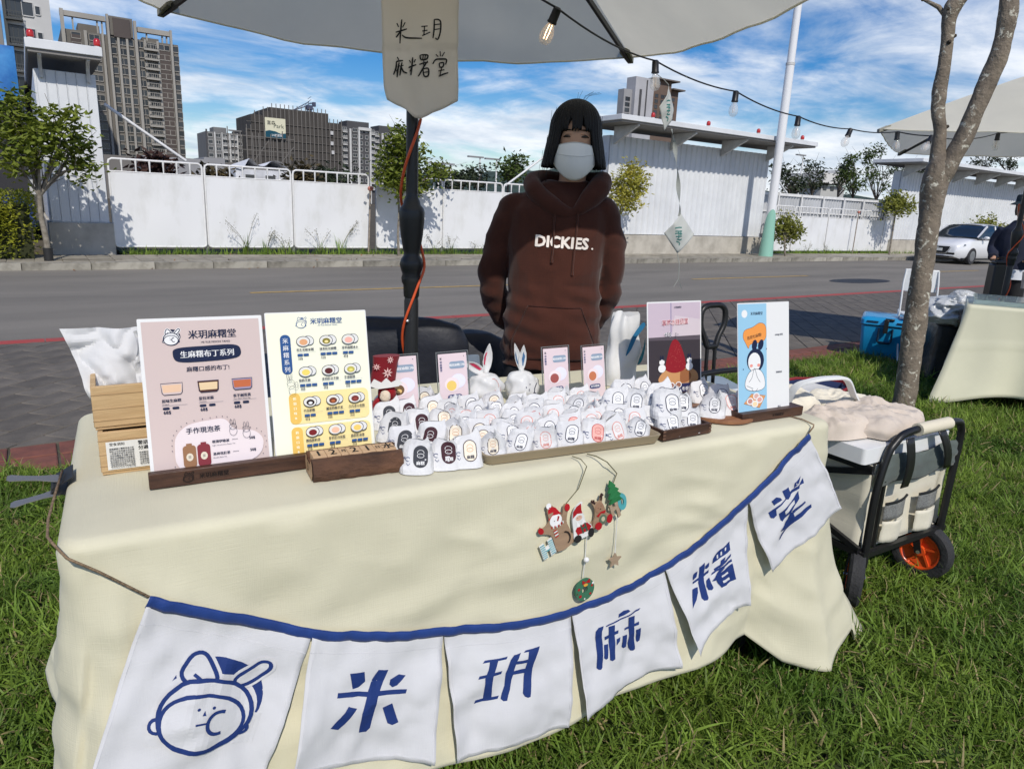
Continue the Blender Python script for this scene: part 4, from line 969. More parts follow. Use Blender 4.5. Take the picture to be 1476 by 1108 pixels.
# hem targets in the table frame (s, d, z) keyed by position round the rim
arc = [0.]
for i in range(1, NR): arc.append(arc[-1]+(RIM[i][0]-RIM[i-1][0]).length)
PER = arc[-1]+(RIM[0][0]-RIM[-1][0]).length
HEM = [(0.0, (-.10,-.07,.02)), (.03, (-.06,-.17,.015)), (.12, (.06,-.15,.05)), (.26, (.24,-.09,.10)), (.45, (.46,-.075,.12)), (.75, (.75,-.06,.125)), (1.05, (1.05,-.065,.13)), (1.35, (1.38,-.05,.155)), (1.55, (1.56,-.015,.15)), (1.66, (1.66,-.07,.07)), (1.74, (1.785,-.135,.045)),
       (TW-.012, (1.93,-.07,.10)), (TW+.03, (2.01,-.055,.03)), (TW+.07, (2.125,-.02,.01)), (TW+.16, (1.93,.09,.06)), (TW+.35, (1.90,.32,.13)), (TW+.6, (1.90,.58,.12)), (TW+TD-.03, (2.0,.80,.02)), (TW+TD+.03, (1.86,.90,.02)), (TW+TD+.2, (1.66,.84,.12)), (TW+TD+.9, (.9,.83,.13)), (2*TW+TD-.12, (.1,.85,.08)), (2*TW+TD-.03, (-.06,.88,.02)), (2*TW+TD+.06, (-.12,.74,.06)), (2*TW+TD+.2, (-.10,.62,.20)), (2*TW+TD+.30, (-.095,.50,.22)), (2*TW+TD+.45, (-.055,.36,.20)), (2*TW+TD+.62, (-.10,.16,.10)), (2*TW+2*TD-.03, (-.13,.02,.03))]
def hem(a):
    P_ = 2*(TW+TD); a = a % P_; H = HEM+[(HEM[0][0]+P_, HEM[0][1])]; 
    for i in range(len(H)-1):
        if H[i][0] <= a <= H[i+1][0]:
            g = lambda k: Vector(H[k % (len(H)-1)][1]); t = (a-H[i][0])/(H[i+1][0]-H[i][0]); p0, p1, p2, p3 = g(i-1), g(i), g(i+1), g(i+2)
            t = t*t*(3-2*t)*.35+t*.65
            return .5*((2*p1)+(p2-p0)*t*.8+(2*p0-5*p1+4*p2-p3)*0*t+0*p3)+(p2-p1)*0 if False else p1.lerp(p2, t)
    return Vector(HEM[0][1])
def cloth_pt(i, v):
    """v 0..1 down the skirt"""
    p, n = RIM[i]; a = arc[i]*2*(TW+TD)/PER; h = hem(a); top = Vector((p.x, p.y, TZ+.0015))
    rnd = .020
    if v < .06:    # over the edge
        th = v/.06*math.pi/2; return Vector((p.x-n.x*rnd+n.x*rnd*math.sin(th)*1.25, p.y-n.y*rnd+n.y*rnd*math.sin(th)*1.25, TZ+.0015-rnd*(1-math.cos(th))))
    w = (v-.06)/.94; st = Vector((p.x+n.x*.005, p.y+n.y*.005, TZ-.0185))
    q = st.lerp(h, w)
    out_ = Vector((h.x-p.x, h.y-p.y)); 
    bow = -out_*.22*math.sin(math.pi*w)                     # hangs steep first, then swings out
    fold = .012*math.sin(a*16+1.3*math.sin(a*3.1))*w**1.4 + .013*mnoise.noise(Vector((a*3.2, w*2.1, 5)))*min(1, w*4) + .0065*mnoise.noise(Vector((a*9+w*4, w*6-a*2, 2)))*min(1, w*5) + .0035*(1-2*abs(mnoise.noise(Vector((a*6-w*5, w*5+a*2, 7)))))*min(1, w*6)*(.4+abs(mnoise.noise(Vector((a*2, w*2, 11))))*2)
    dm = min(abs(a-x0) for x0 in (0, TW, TW+TD, 2*TW+TD, 2*(TW+TD)))
    cf = math.exp(-(dm/.13)**2); fold += cf*(.014*math.sin(a*60)*w**.9) + cf*.006*mnoise.noise(Vector((a*26, w*9, 8)))
    # ironed creases in the cloth
    for k_, c_ in enumerate((.32, .98, 1.5)): fold += .0060*max(0, 1-abs(a-c_-.05*w-.01*math.sin(w*6))/.055)
    for (a1, w1, a2, w2, am) in ((.05,.04,.42,.55,.006), (.02,.10,.18,.75,.007), (1.2,.15,1.62,.50,.005), (.62,.30,1.0,.12,.004), (1.76,.05,1.55,.7,.006), (.25,.62,.75,.80,.005)):
        dx1, dw1 = a2-a1, (w2-w1)*.6; L2_ = dx1*dx1+dw1*dw1; tt_ = ((a-a1)*dx1+(w-w1)*.6*dw1)/L2_
        if -.05 < tt_ < 1.05: dd_ = abs((a-a1)*dw1-(w-w1)*.6*dx1)/math.sqrt(L2_); fold += am*max(0, 1-dd_/.035)*min(1, max(0, 3*tt_+.15))*min(1, max(0, 3*(1-tt_)+.15))
    for c_ in (.36, .74): fold += .0050*max(0, 1-abs(w-c_-.06*math.sin(a*2+c_*5))/.07)
    return q + Vector((bow.x, bow.y, 0)) + Vector((n.x, n.y, 0))*fold
b = MB(); NVs = 72; vs = []; fs = []
for j in range(NVs+1):
    v = (j/NVs)**1.0*1. ; v = v if j > 6 else j*.01*1.09
    for i in range(NR): vs.append(cloth_pt(i, v))
for j in range(NVs):
    fs += [(j*NR+i, (j+1)*NR+i, (j+1)*NR+(i+1) % NR, j*NR+(i+1) % NR) for i in range(NR)]
k0 = len(vs); nx, ny = 120, 52
# top sheet as a grid with slight wrinkles; its border meets the rim ring
def top_z(x, y):
    e = min(x, TW-x, y, TD-y); f = min(1, max(0, e/.08)); z = .0022*f*mnoise.noise(Vector((x*5, y*7, 3))) + .0016*f*mnoise.noise(Vector((x*16, y*13, 1)))
    z += f*.0028*math.exp(-((y-.40-.02*math.sin(x*3))/.006)**2)+f*.0026*math.exp(-((x-.55-.01*math.sin(y*5))/.006)**2)
    return TZ+.0035+z*.8-.002*(1-f)
inner = [Vector((RIM[i][0].x-RIM[i][1].x*.020, RIM[i][0].y-RIM[i][1].y*.020)) for i in range(NR)]
cxm, cym = TW/2, TD/2
rings = 26
for r_i in range(1, rings+1):
    f = 1-r_i/rings
    for q in inner:
        # shrink towards the long centre line
        cx_ = min(max(q.x, TD/2), TW-TD/2); x, y = cx_+(q.x-cx_)*f, cym+(q.y-cym)*f; vs.append(Vector((x, y, top_z(x, y) if r_i > 1 else TZ+.002)))
for i in range(NR): fs.append((i, (i+1) % NR, k0+(i+1) % NR, k0+i))
for r_i in range(rings-1):
    a0 = k0+r_i*NR; fs += [(a0+i, a0+(i+1) % NR, a0+NR+(i+1) % NR, a0+NR+i) for i in range(NR)]
b.add(vs, fs)
cl = b.build('tablecloth', CLOTH, loc=T(0,0), smooth=180, rot=TROT)
so_ = cl.modifiers.new('thickness', 'SOLIDIFY'); so_.thickness = .0012; so_.offset = 1
tag(cl, 'cream cloth draped to the grass over the long stall table', 'tablecloth')
def front(s_, z, off=.0):
    """a point just in front of the cloth's front face"""
    i = min(range(NR//2), key=lambda k: abs(RIM[k][0].x-min(max(s_, .04), TW-.04))+(9 if RIM[k][1].y > -.9 else 0)); lo, hi = 0., 1.
    for _ in range(14):
        m = (lo+hi)/2
        if cloth_pt(i, m).z > z: lo = m
        else: hi = m
    q = cloth_pt(i, (lo+hi)/2); return Vector((s_, q.y-off, z))
# ---- pennants
FL = weave('white cotton pennant', (.68, .68, .695), scale=800, bump=.2, var=.04, vscale=6, thin=.12)
NAV = weave('navy ribbon', (.016, .045, .19), scale=600, bump=.3, rough=.6, var=.15, vscale=20)
FR = [((0.116,0.643),(0.373,0.514),(0.003,0.378),(0.270,0.264)), ((0.373,0.514),(0.637,0.44),(0.310,0.262),(0.598,0.174)), ((0.637,0.44),(0.948,0.406),(0.651,0.140),(0.925,0.145)),
      ((0.948,0.406),(1.219,0.449),(0.967,0.145),(1.263,0.188)), ((1.219,0.449),(1.484,0.58),(1.301,0.215),(1.498,0.293)), ((1.484,0.58),(1.696,0.723),(1.584,0.356),(1.825,0.507))]
pen = thing('pennant_string', 'navy ribbon with six white cloth pennants slung across the front of the tablecloth', 'bunting', T(0,0), TROT)
topl = smooth_line([(p[0][0], p[0][1], 0) for p in FR]+[(FR[-1][1][0], FR[-1][1][1], 0)], 16)
def top_at(i, u):
    k = (i+u)*16; j = min(int(k), len(topl)-2); return topl[j].lerp(topl[j+1], k-j)
from mathutils.bvhtree import BVHTree
CBV = BVHTree.FromPolygons([Vector(v) for v in vs], [f for f in fs])
FRONTC = {}
def fy(s_, z):
    k = (round(s_/.02), round(z/.02))
    if k not in FRONTC:
        best = None
        for dx_ in (-.035, -.016, 0, .016, .035):
            for dz_ in (-.03, -.012, .0, .012):
                h_ = CBV.ray_cast(Vector((min(max(k[0]*.02+dx_, .03), TW-.03), -1, min(.728, max(.17, max(.175, k[1]*.02)+dz_)))), Vector((0, 1, 0)))
                if h_[0] and (best is None or h_[0].y < best): best = h_[0].y
        FRONTC[k] = best if best is not None else -.01
    return FRONTC[k]
def fyl(s_, z):
    a, b_ = s_/.02, z/.02; i, j = math.floor(a), math.floor(b_); u, v = a-i, b_-j
    return (fy(i*.02, j*.02)*(1-u)*(1-v)+fy((i+1)*.02, j*.02)*u*(1-v)+fy(i*.02, (j+1)*.02)*(1-u)*v+fy((i+1)*.02, (j+1)*.02)*u*v)
def flagpt(i, u, v, h=0.):
    """u across, v down 0..1"""
    A_, B_, C_, D_ = [Vector((x, y, 0)) for x, y in FR[i]]
    tp = top_at(i, u); bt = C_.lerp(D_, u); p = tp.lerp(bt, v)
    rp = .006*math.sin(u*5+i*2.1)*v + .0045*mnoise.noise(Vector((u*3+i*7, v*2.6, 1)))*(.3+v) + .003*mnoise.noise(Vector((u*9+i*3, v*6, 4))) + .0045*(1-2*abs(mnoise.noise(Vector((u*2.6+v*1.4+i*5, v*2.2-u, 9)))))*min(1, v*2)+.0016*(1-2*abs(mnoise.noise(Vector((u*7-v*3+i, v*5+u*2, 3)))))*min(1, v*3) - .010*v*(1-abs(2*u-1)**3)
    curl = -.010*abs(2*u-1)**4*v
    return Vector((p.x, fyl(p.x, p.y)-.006-.012*v-rp*1.4+curl-h, p.y))
# the stall's own stencil lettering: heavy uprights, thin bars; outlines as (points, ink) in each pennant's own drawing frame
LET = {1: ((380, 800, 3.597), [[(560,640),(595,590),(645,590),(615,660),(590,740),(560,850),(550,890),(530,910),(492,915),(510,820),(540,700)], [(385,710),(742,690),(735,712),(380,738)], [(447,610),(522,600),(525,650),(490,680),(460,690)], [(650,665),(655,640),(700,612),(735,618),(690,670),(665,680)], [(345,895),(440,780),(483,790),(420,870),(385,900)], [(615,785),(665,762),(697,860),(665,875),(640,865)]], []),
 2: ((660, 910, 7.32), [[(258,330),(280,300),(522,255),(510,285)], [(212,500),(225,465),(465,408),(452,440)], [(165,755),(180,718),(428,665),(415,700)], [(335,305),(425,285),(395,400),(370,480),(355,600),(350,690),(258,720),(275,600),(285,490),(320,400)], [(555,290),(590,240),(660,215),(625,300),(590,400),(560,500),(545,600),(515,720),(475,725),(445,700),(455,650),(485,560),(500,430),(530,360)], [(690,215),(710,190),(860,145),(830,240),(795,330),(775,430),(770,560),(762,680),(735,690),(700,675),(680,640),(685,550),(700,400),(735,290),(745,205)], [(615,305),(735,285),(725,320),(605,340)], [(580,410),(710,380),(700,425),(570,448)]], []),
 3: ((830, 860, 7.323), [[(445,215),(450,175),(500,140),(550,128),(572,145),(500,190)], [(312,300),(320,312),(660,135),(678,110)], [(200,420),(205,360),(235,320),(290,300),(272,360),(270,420),(280,500),(276,740),(262,762),(235,762),(214,745),(214,560),(205,470)], [(340,310),(408,290),(405,400),(412,480),(412,650),(385,670),(358,660),(352,560),(340,470)], [(298,415),(445,343),(443,378),(300,450)], [(292,500),(335,488),(335,640),(315,655),(293,640)], [(425,440),(465,415),(460,460),(425,505)], [(490,405),(535,388),(520,520),(498,532),(478,520)], [(552,210),(615,190),(610,300),(608,420),(618,540),(600,558),(570,558),(548,530),(540,480),(558,400),(550,300)], [(508,322),(660,250),(660,285),(510,345)], [(630,340),(680,318),(665,450),(640,468),(628,450)]], []),
 4: ((960, 750, 6.346), [[(300,425),(350,380),(345,460),(345,560),(385,700),(380,722),(345,728),(320,705),(305,640),(290,560),(298,480)], [(240,515),(245,490),(285,458),(275,510),(240,545)], [(355,410),(390,378),(388,415),(370,435),(352,438)], [(238,560),(385,445),(383,472),(240,578)], [(236,625),(285,603),(288,650),(275,720),(240,802),(236,720)], [(362,545),(390,515),(405,560),(430,610),(415,632),(385,630),(365,600)],
   [(418,390),(425,345),(450,305),(575,185),(582,265),(500,330)], [(430,440),(590,298),(585,325),(440,457)], [(403,495),(598,368),(592,345),(415,472)], [(495,360),(540,325),(520,400),(480,430)], [(415,550),(445,545),(535,420),(500,425)], [(470,490),(600,385),(635,530),(505,608),(470,570),(450,530)]],
   [[(455,312),(468,302),(470,335),(458,345)], [(490,285),(503,274),(505,305),(492,316)], [(528,248),(542,236),(542,262),(530,275)], [(500,500),(555,460),(562,476),(504,516)], [(510,545),(568,510),(576,530),(518,565)]]),
 5: ((1080, 650, 6.8), [[(318,390),(380,350),(405,415),(380,470),(355,470)], [(212,490),(260,450),(300,455),(318,475),(240,530)], [(430,360),(440,310),(500,240),(485,300)], [(180,600),(205,582),(400,420),(520,260),(530,310),(515,345),(485,362),(490,330),(470,340),(260,570),(265,625),(235,655),(205,650)], [(285,610),(400,500),(475,385),(485,460),(420,570),(320,685),(300,670)], [(415,585),(540,485),(548,500),(425,610)], [(285,870),(300,850),(380,735),(430,695),(605,545),(600,515),(440,640),(425,600),(400,590),(370,660),(302,785),(330,770),(355,745)]],
   [[(345,590),(380,540),(435,475),(440,510),(395,570),(350,620)]])}
def seen(i, u, v):
    q = flagpt(i, u, v); w_ = T(q.x, q.y, q.z)-Vector((0, 0, CH)); z_ = w_.dot(fw); return 738+FPX*w_.dot(RT)/z_, 554-FPX*w_.dot(UP)/z_
def to_uv(i, px, py):
    u, v = .5, .6
    for _ in range(9):
        x0, y0 = seen(i, u, v); xu, yu = seen(i, u+.02, v); xv, yv = seen(i, u, v+.02)
        a, b_, c, d = (xu-x0)/.02, (xv-x0)/.02, (yu-y0)/.02, (yv-y0)/.02; D_ = a*d-b_*c; ex_, ey_ = px-x0, py-y0
        u += max(-.2, min(.2, (d*ex_-b_*ey_)/D_)); v += max(-.2, min(.2, (a*ey_-c*ex_)/D_)); u = min(.97, max(.03, u)); v = min(.97, max(.03, v))
    return u, v
for i in range(6):
    split = .30; m, k = 26, 26
    b = MB()
    def ff(u, v, i=i):
        g = .012*max(0, (v-split)/(1-split)); uu = u if v <= split else min(1-g, max(g, u)); return flagpt(i, uu, v)
    b.grid(ff, m, k)
    fl = b.build('pennant', FL, pen, smooth=180); s2 = fl.modifiers.new('thickness', 'SOLIDIFY'); s2.thickness = .0009
    # stitched hems
    P = Print(); c_ = (.62,.62,.64); P.line([(.005+.99*q/24, .15) for q in range(25)], .006, c_); P.line([(.03, .2+.78*q/20) for q in range(21)], .005, c_); P.line([(.97, .2+.78*q/20) for q in range(21)], .005, c_); P.line([(.02+.96*q/20, .965) for q in range(21)], .006, c_)
    P.build('stitching', lambda u, v, h, i=i: flagpt(i, min(1,max(0,u)), v, h), fl, h0=.0014)
    P = Print(); Wf, Hf = .28, .30
    if i == 0: logo(P, .150, -.168, .078, w=.050, fill=FL)
    else:
        (ox_, oy_, k_), solid, holes = LET[i]
        for pts, c_ in [(p_, NAVY) for p_ in solid]+[(p_, FL) for p_ in holes]:
            P.poly([(u*.28, -v*.30) for u, v in (to_uv(i, ox_+x/k_, oy_+y/k_) for x, y in pts)], c_)
    P.cut(.012 if i else .009)
    P.build('printed_mark' if i else 'printed_emblem', lambda u, v, h, i=i: flagpt(i, min(.99, max(.01, u/.28)), min(.99, max(0.01, -v/.30)), h), fl, h0=.0018, dh=.00050 if i == 0 else .00010)
b = MB(); tp_ = []
def rib(u, v):
    k = u*6; i = min(5, int(k)); p = flagpt(i, k-i, 0); d = (topl[min(len(topl)-1, int(u*(len(topl)-1))+1)]-topl[max(0, int(u*(len(topl)-1))-1)]).normalized()
    n = Vector((d.y, -d.x)); n = n if n.y < 0 else -n; e = .0016*mnoise.noise(Vector((u*60, 0, 0)))
    w_ = -.004+.021*v
    q = Vector((p.x+n.x*w_, p.y-.0035-.003*math.sin(math.pi*v)+e, p.z+n.y*w_)); return q
b.grid(rib, 150, 4); rb = b.build('ribbon', NAV, pen, smooth=180); rb.modifiers.new('thickness', 'SOLIDIFY').thickness = .0012
M_twine = mat('brown twine', (.26, .18, .11), .9, var=.35, vscale=120, bump=.6, bscale=300)
b = MB(); f0 = flagpt(0, 0, 0); 
b.tube([f0, Vector((.05, fyl(.05,.69)-.006, .698)), Vector((.012, -.030, .735)), Vector((-.004,-.012,.752)), Vector((-.016, .03, .748)), Vector((-.02, .10, .748)), Vector((-.018, .22, .747)), Vector((-.012,.315,.755))], .0022, 6)
b.build('twine', M_twine, pen, smooth=180); b = MB(); f1 = flagpt(5, 1, 0); b.tube([f1, Vector((f1.x+.010, f1.y-.006, f1.z+.02)), Vector((1.716, -.012, .7465)), Vector((1.72, .03, .749)), Vector((1.70, .12, .748)), Vector((1.655, .19, .747))], .0020, 6)
b.build('twine', M_twine, pen, smooth=180)
# metal clip at the left edge
t = thing('bulldog_clip', 'steel bulldog clip gripping the tablecloth at its left edge', 'clip', T(-.012, .30, TZ), TROT+R(3))
M_clip = mat('bright steel', (.34,.33,.32), .5, metal=.7)
M_clipd = mat('clip blade steel', (.035,.035,.035), .5, metal=.4)
b = MB(); b.add([(-.012,-.036,.0),(.018,-.036,.016),(.018,.036,.016),(-.012,.036,0),(-.012,-.036,-.004),(-.02,-.036,-.012),(-.02,.036,-.012),(-.012,.036,-.004),(.018,-.036,-.022),(.018,.036,-.022)], [(0,1,2,3),(0,3,7,4),(4,7,6,5),(5,6,9,8)]); o = b.build('jaw', M_clipd, t); o.modifiers.new('thickness', 'SOLIDIFY').thickness = .0018
for sg, zz in ((1, .002), (-1, -.022)):
    b = MB(); b.prism([(-.086,-.010),(-.080,-.016),(-.06,-.012),(-.035,-.012),(-.012,-.018),(-.006,-.018),(-.006,.018),(-.012,.018),(-.035,.012),(-.06,.012),(-.080,.016),(-.086,.010)], 0, .0016)
    o = b.build('lever', M_clip, t, (0,0,zz)); o.rotation_euler = (0, R(10*sg), 0)
b = MB(); b.tube([(-.012,-.03,-.008),(-.012,.03,-.008)], .006, 10); b.build('spring', M_clipd, t, smooth=60)
# ================================================================ things on the table
Zt = TZ+.0065
def TP(s_, d, z=0): return T(s_, d, Zt+z)
def tt(name, label, cat, s_, d, rot=0, group=None, z=0): return thing(name, label, cat, TP(s_, d, z), TROT+R(rot), group)
WAL = wood('walnut', (.085,.038,.022), (.035,.016,.011), ax=(2,16,16), scale=5, rough=.45)
PINE = wood('pine', (.60,.42,.22), (.46,.30,.145), ax=(1.2,14,14), scale=4, rough=.6)
CARDW = mat('card white', (.78,.78,.77), .45)
def leaning(t, w, h, th, tilt, name, m, z0=.02, y0=0., x0=0.):
    """a card of width w, height h leaning back by tilt degrees; returns the object and the map of its front face"""
    b = MB(); b.prism(rr(0, 0, w, h, .002, 2), 0, th)
    o = b.build(name, m, t); o.rotation_euler = (R(90-tilt), 0, 0); o.location = (x0, y0, z0)
    return o, (lambda u, v, hh: (u, v, th+hh))
def pudding(P, x, y, w, c1, c2, c3):
    P.poly([(x-w/2,y+w*.28),(x+w/2,y+w*.28),(x+w*.46,y-w*.2),(x+w*.38,y-w*.3),(x-w*.38,y-w*.3),(x-w*.46,y-w*.2)], c3)
    P.poly([(x-w*.44,y+w*.2),(x+w*.44,y+w*.2),(x+w*.41,y-w*.18),(x-w*.41,y-w*.18)], c1)
    P.line([(x-w/2,y+w*.28),(x+w/2,y+w*.28),(x+w*.46,y-w*.2),(x+w*.38,y-w*.3),(x-w*.38,y-w*.3),(x-w*.46,y-w*.2)], w*.035, DNAVY, True)
def moch(P, x, y, s_, fill, line=DNAVY, core=None):
    P.poly(ell(x+s_*.42, y+s_*.06, s_*.42, s_*.36, 18, -20), (.74,.74,.72)); P.line(ell(x+s_*.42, y+s_*.06, s_*.42, s_*.36, 18, -20), s_*.04, line, True)
    P.poly(ell(x, y, s_*.52, s_*.40, 20), (.76,.75,.70)); P.line(ell(x, y, s_*.52, s_*.40, 20), s_*.05, line, True)
    P.poly(ell(x+s_*.02, y-s_*.05, s_*.32, s_*.24, 18), fill)
    if core: P.poly(ell(x+s_*.02, y-s_*.09, s_*.16, s_*.11, 12), core)
# ---- wooden crates
def crate(label, s_, d, z, w, dp, h, rot, notch=False):
    t = tt('wooden_crate', label, 'crate', s_, d, rot, None, z)
    wl = .009
    b = MB(); b.box(0, w, 0, wl, .005, h); b.build('front_board', PINE, t, bevel=.0015)
    b = MB(); b.box(0, w, dp-wl, dp, .005, h); b.build('back_board', PINE, t, bevel=.0015)
    for x in (0, w-wl):
        b = MB(); b.box(x, x+wl, wl+.0005, dp-wl-.0005, .005, h); b.build('side_board', PINE, t, bevel=.0015)
    b = MB(); b.box(.002, w-.002, .002, dp-.002, 0, .0045); b.build('bottom_board', PINE, t)
    b = MB()
    for zz in (h*.2, h*.47, h*.80): b.box(-.0008, w+.0008, -.0009, .0, zz, zz+.0012)
    b.build('board_groove', wood('pine groove', (.44,.29,.15), (.36,.23,.11)), t)
    b = MB()
    for kx, kz in ((.35,.3),(.4,.75)): b.prism(ell(w*kx, h*kz, .003, .0015, 8), -.0006, .0); 
    return t
cs, cd = on_table(147, 690)
t1 = crate('lower pine crate carrying a printed notice, left behind the tall menu card', cs, cd, 0, .22, .24, .085, 0)
P = Print(); P.rect(.012,.010,.125,.066,(.74,.73,.69)); P.text('堂食須知', .018, .058, .0065, BLACK, bold=.03); P.text('警語: 冷藏', .066, .056, .009, BLACK, bold=.04); P.text('分過上。', .066, .046, .009, BLACK, bold=.04)
rn = random.Random(2)
for k in range(9):
    for q in range(2):
        a = .017+q*.050; yy = .050-k*.0043-(0.012 if q else 0)
        if yy < .013: continue
        P.text(''.join(rn.choice('本產品請冷藏保存期限三日內食用完畢成分糯米粉砂糖鮮奶油紅豆抹茶芋泥') for _ in range(11)), a, yy, .0038, (.05,.05,.05), bold=.02)
P.build('notice_label', lambda u, v, h: (u, -.0012-h, v), t1)
t2 = crate('upper pine crate stuffed with white paper, stacked on the lower crate', cs-.004, cd+.012, .087, .205, .215, .085, 1.5)
# crumpled paper bags in the crate
PAPER = mat('white crumpled paper', (.74,.74,.74), .7, var=.04, vscale=8, bump=.2, bscale=25, thin=.2)
t = thing('paper_bag', 'large crumpled white paper sheet sticking out of the upper crate', 'paper bag', T(cs, cd, Zt+.1), TROT)
b = MB()
def ridge(p): return 1-2*abs(mnoise.noise(p))
def crump(u, v):
    x = .0+.16*u-.052*v*(1-u); z = .160*v*(1-.02*u)
    y = .085+.05*v+.030*mnoise.noise(Vector((u*2.2, v*2.2, 2)))+.020*ridge(Vector((u*2.6+v*1.5, v*2.0-u, 9)))+.009*ridge(Vector((u*5-v*3, v*4+u*2, 4)))
    return (x+.010*mnoise.noise(Vector((u*3,v*3,5))), y, z)
b.grid(crump, 40, 36); o = b.build('sheet', PAPER, t, smooth=24)
b = MB(); b.grid(lambda u, v: (.075+.13*u+.012*mnoise.noise(Vector((u*3,v*3,1))), .035+.06*u+.020*ridge(Vector((u*3.6-v*2,v*3+u,3)))+.007*ridge(Vector((u*9+v*4,v*7,13))), .165*v-.02*u+.012*math.sin(u*7)*v), 34, 30); b.build('sheet', PAPER, t, smooth=24)

# ---- menu cards in a walnut stand
s0, d0 = on_table(216, 711); s1, d1 = on_table(450, 700)
s1, d1 = on_table(560, 668)
ang = math.degrees(math.atan2(.0, 1))
t = tt('card_stand', 'long walnut stand with engraved emblem holding both menu cards', 'stand', s0, d0, 0)
SW = .455
b = MB(); b.box(0, SW, 0, .016, 0, .030); b.box(0, SW, .0165, .055, 0, .012); b.build('base', WAL, t, bevel=.0015)
P = Print(); dk = (.012,.007,.006); logo(P, .066, .0145, .009, line=dk, w=.09, fill=(.05,.024,.015), disc=dk, hi=False); P.text('米玥麻糬堂', .085, .0115, .0105, dk, bold=.03)
P.build('engraving', lambda u, v, h: (u, -.0002-h*.4, v), t)
def put_card(name, label, s_, d, w, h, tilt, draw, rot=0, m=CARDW, th=.0012):
    t = tt(name, label, 'card', s_, d, rot, None, .013)
    o, fn = leaning(t, w, h, th, tilt, 'sheet', m, 0, 0)
    P = Print(); draw(P, w, h); P.build('print', fn, o, h0=.0003, dh=.00004)
    return t
BG1 = srgb(206,188,184)
def draw_menu1(P, w, h):
    m = .006; P.rect(m, .0, w-m, h-m, BG1)
    logo(P, w*.25, h*.873, .0145, w=.06, line=DNAVY, disc=DNAVY, bgc=BG1)
    P.text('米玥麻糬堂', w*.385, h*.868, .0175, DNAVY, bold=.03, wide=.98)
    P.text('· MI YUE MOCHI TANG ·', w*.60, h*.833, .0052, DNAVY, 'C', bold=.02)
    P.poly(smooth_line([(w*.25,h*.775,0),(w*.29,h*.808,0),(w*.5,h*.815,0),(w*.74,h*.815,0),(w*.80,h*.78,0),(w*.76,h*.728,0),(w*.5,h*.715,0),(w*.29,h*.722,0)], 5, True), DNAVY)
    P.text('生麻糬布丁系列', w*.525, h*.748, .0140, WHITE, 'C', bold=.02, wide=.98)
    P.text('麻糬口感的布丁!', w*.52, h*.657, .0105, DNAVY, 'C', bold=.02)
    for x, c1, c3, a, e in ((.22, srgb(226,190,160), srgb(206,188,184), '原味生麻糬', 'Original'), (.51, srgb(226,200,160), srgb(80,48,40), '提拉米蘇', 'Tiramisu'), (.79, srgb(190,104,66), srgb(150,140,165), '香芋鹹蛋黃', 'Taro With Salted Egg')):
        pudding(P, w*x, h*.555, w*.17, c1, srgb(60,40,40), c3)
        P.text(a, w*(x-.085), h*.472, .0066, DNAVY, bold=.04); P.text(e, w*(x-.085), h*.455, .0036, DNAVY); P.rect(w*(x-.09), h*.449, w*(x+.11), h*.4505, (.2,.2,.25))
        P.poly(rr(w*(x-.085), h*.425, w*(x-.03), h*.440, .0022, 3), DNAVY); P.poly(rr(w*(x-.01), h*.425, w*(x+.045), h*.440, .0022, 3), DNAVY)
        P.text('68$', w*(x-.08), h*.398, .0085, DNAVY, bold=.03)
    P.poly(smooth_line([(w*.20,h*.16,0),(w*.22,h*.25,0),(w*.32,h*.315,0),(w*.5,h*.335,0),(w*.62,h*.33,0),(w*.70,h*.26,0),(w*.86,h*.235,0),(w*.93,h*.16,0),(w*.86,h*.06,0),(w*.6,h*.02,0),(w*.3,h*.015,0),(w*.21,h*.07,0)], 5, True), srgb(228,216,218))
    for k in range(34):
        q = smooth_line([(w*.18,h*.16,0),(w*.20,h*.26,0),(w*.31,h*.33,0),(w*.5,h*.35,0),(w*.64,h*.345,0),(w*.71,h*.275,0),(w*.88,h*.25,0),(w*.955,h*.16,0),(w*.87,h*.045,0),(w*.6,h*.008,0),(w*.3,h*.005,0),(w*.19,h*.06,0)], 6, True)[k*2]; P.poly(ell(q.x, q.y, .0009, .0009, 6), DNAVY)
    P.text('手作現泡茶', w*.30, h*.262, .0122, DNAVY, bold=.02)
    for sx, c in ((.26, srgb(150,110,80)), (.375, srgb(130,50,60))):
        P.poly(rr(w*sx, h*.045, w*(sx+.105), h*.185, .006, 4), c); P.rect(w*(sx+.03), h*.185, w*(sx+.075), h*.198, c); P.poly(ell(w*(sx+.052), h*.11, .0062, .0075, 12), srgb(220,210,190)); P.text('茶', w*(sx+.052), h*.102, .006, DNAVY, 'C')
    for yy, a, e in ((.185, '輕薄伊敏波', 'Light Unconscious Green Tea'), (.105, '洛神花紅茶', 'Roselle Black Tea')):
        P.text(a, w*.50, h*yy, .0062, DNAVY, bold=.04); P.text('·····', w*.665, h*yy, .0085, DNAVY, bold=.05); P.text('50$', w*.81, h*yy, .0072, DNAVY, bold=.04); P.text(e, w*.50, h*(yy-.02), .0034, DNAVY)
    for a, y in ((.68,.25),(.79,.225)):   # two little bunnies holding bottles
        P.line(ell(w*a, h*(y+.03), .0065, .006, 12), .0006, DNAVY, True); P.line(ell(w*a, h*y, .007, .009, 12), .0006, DNAVY, True)
        for e in (-1, 1): P.line(ell(w*a+e*.003, h*(y+.058), .002, .006, 8), .0006, DNAVY, True)
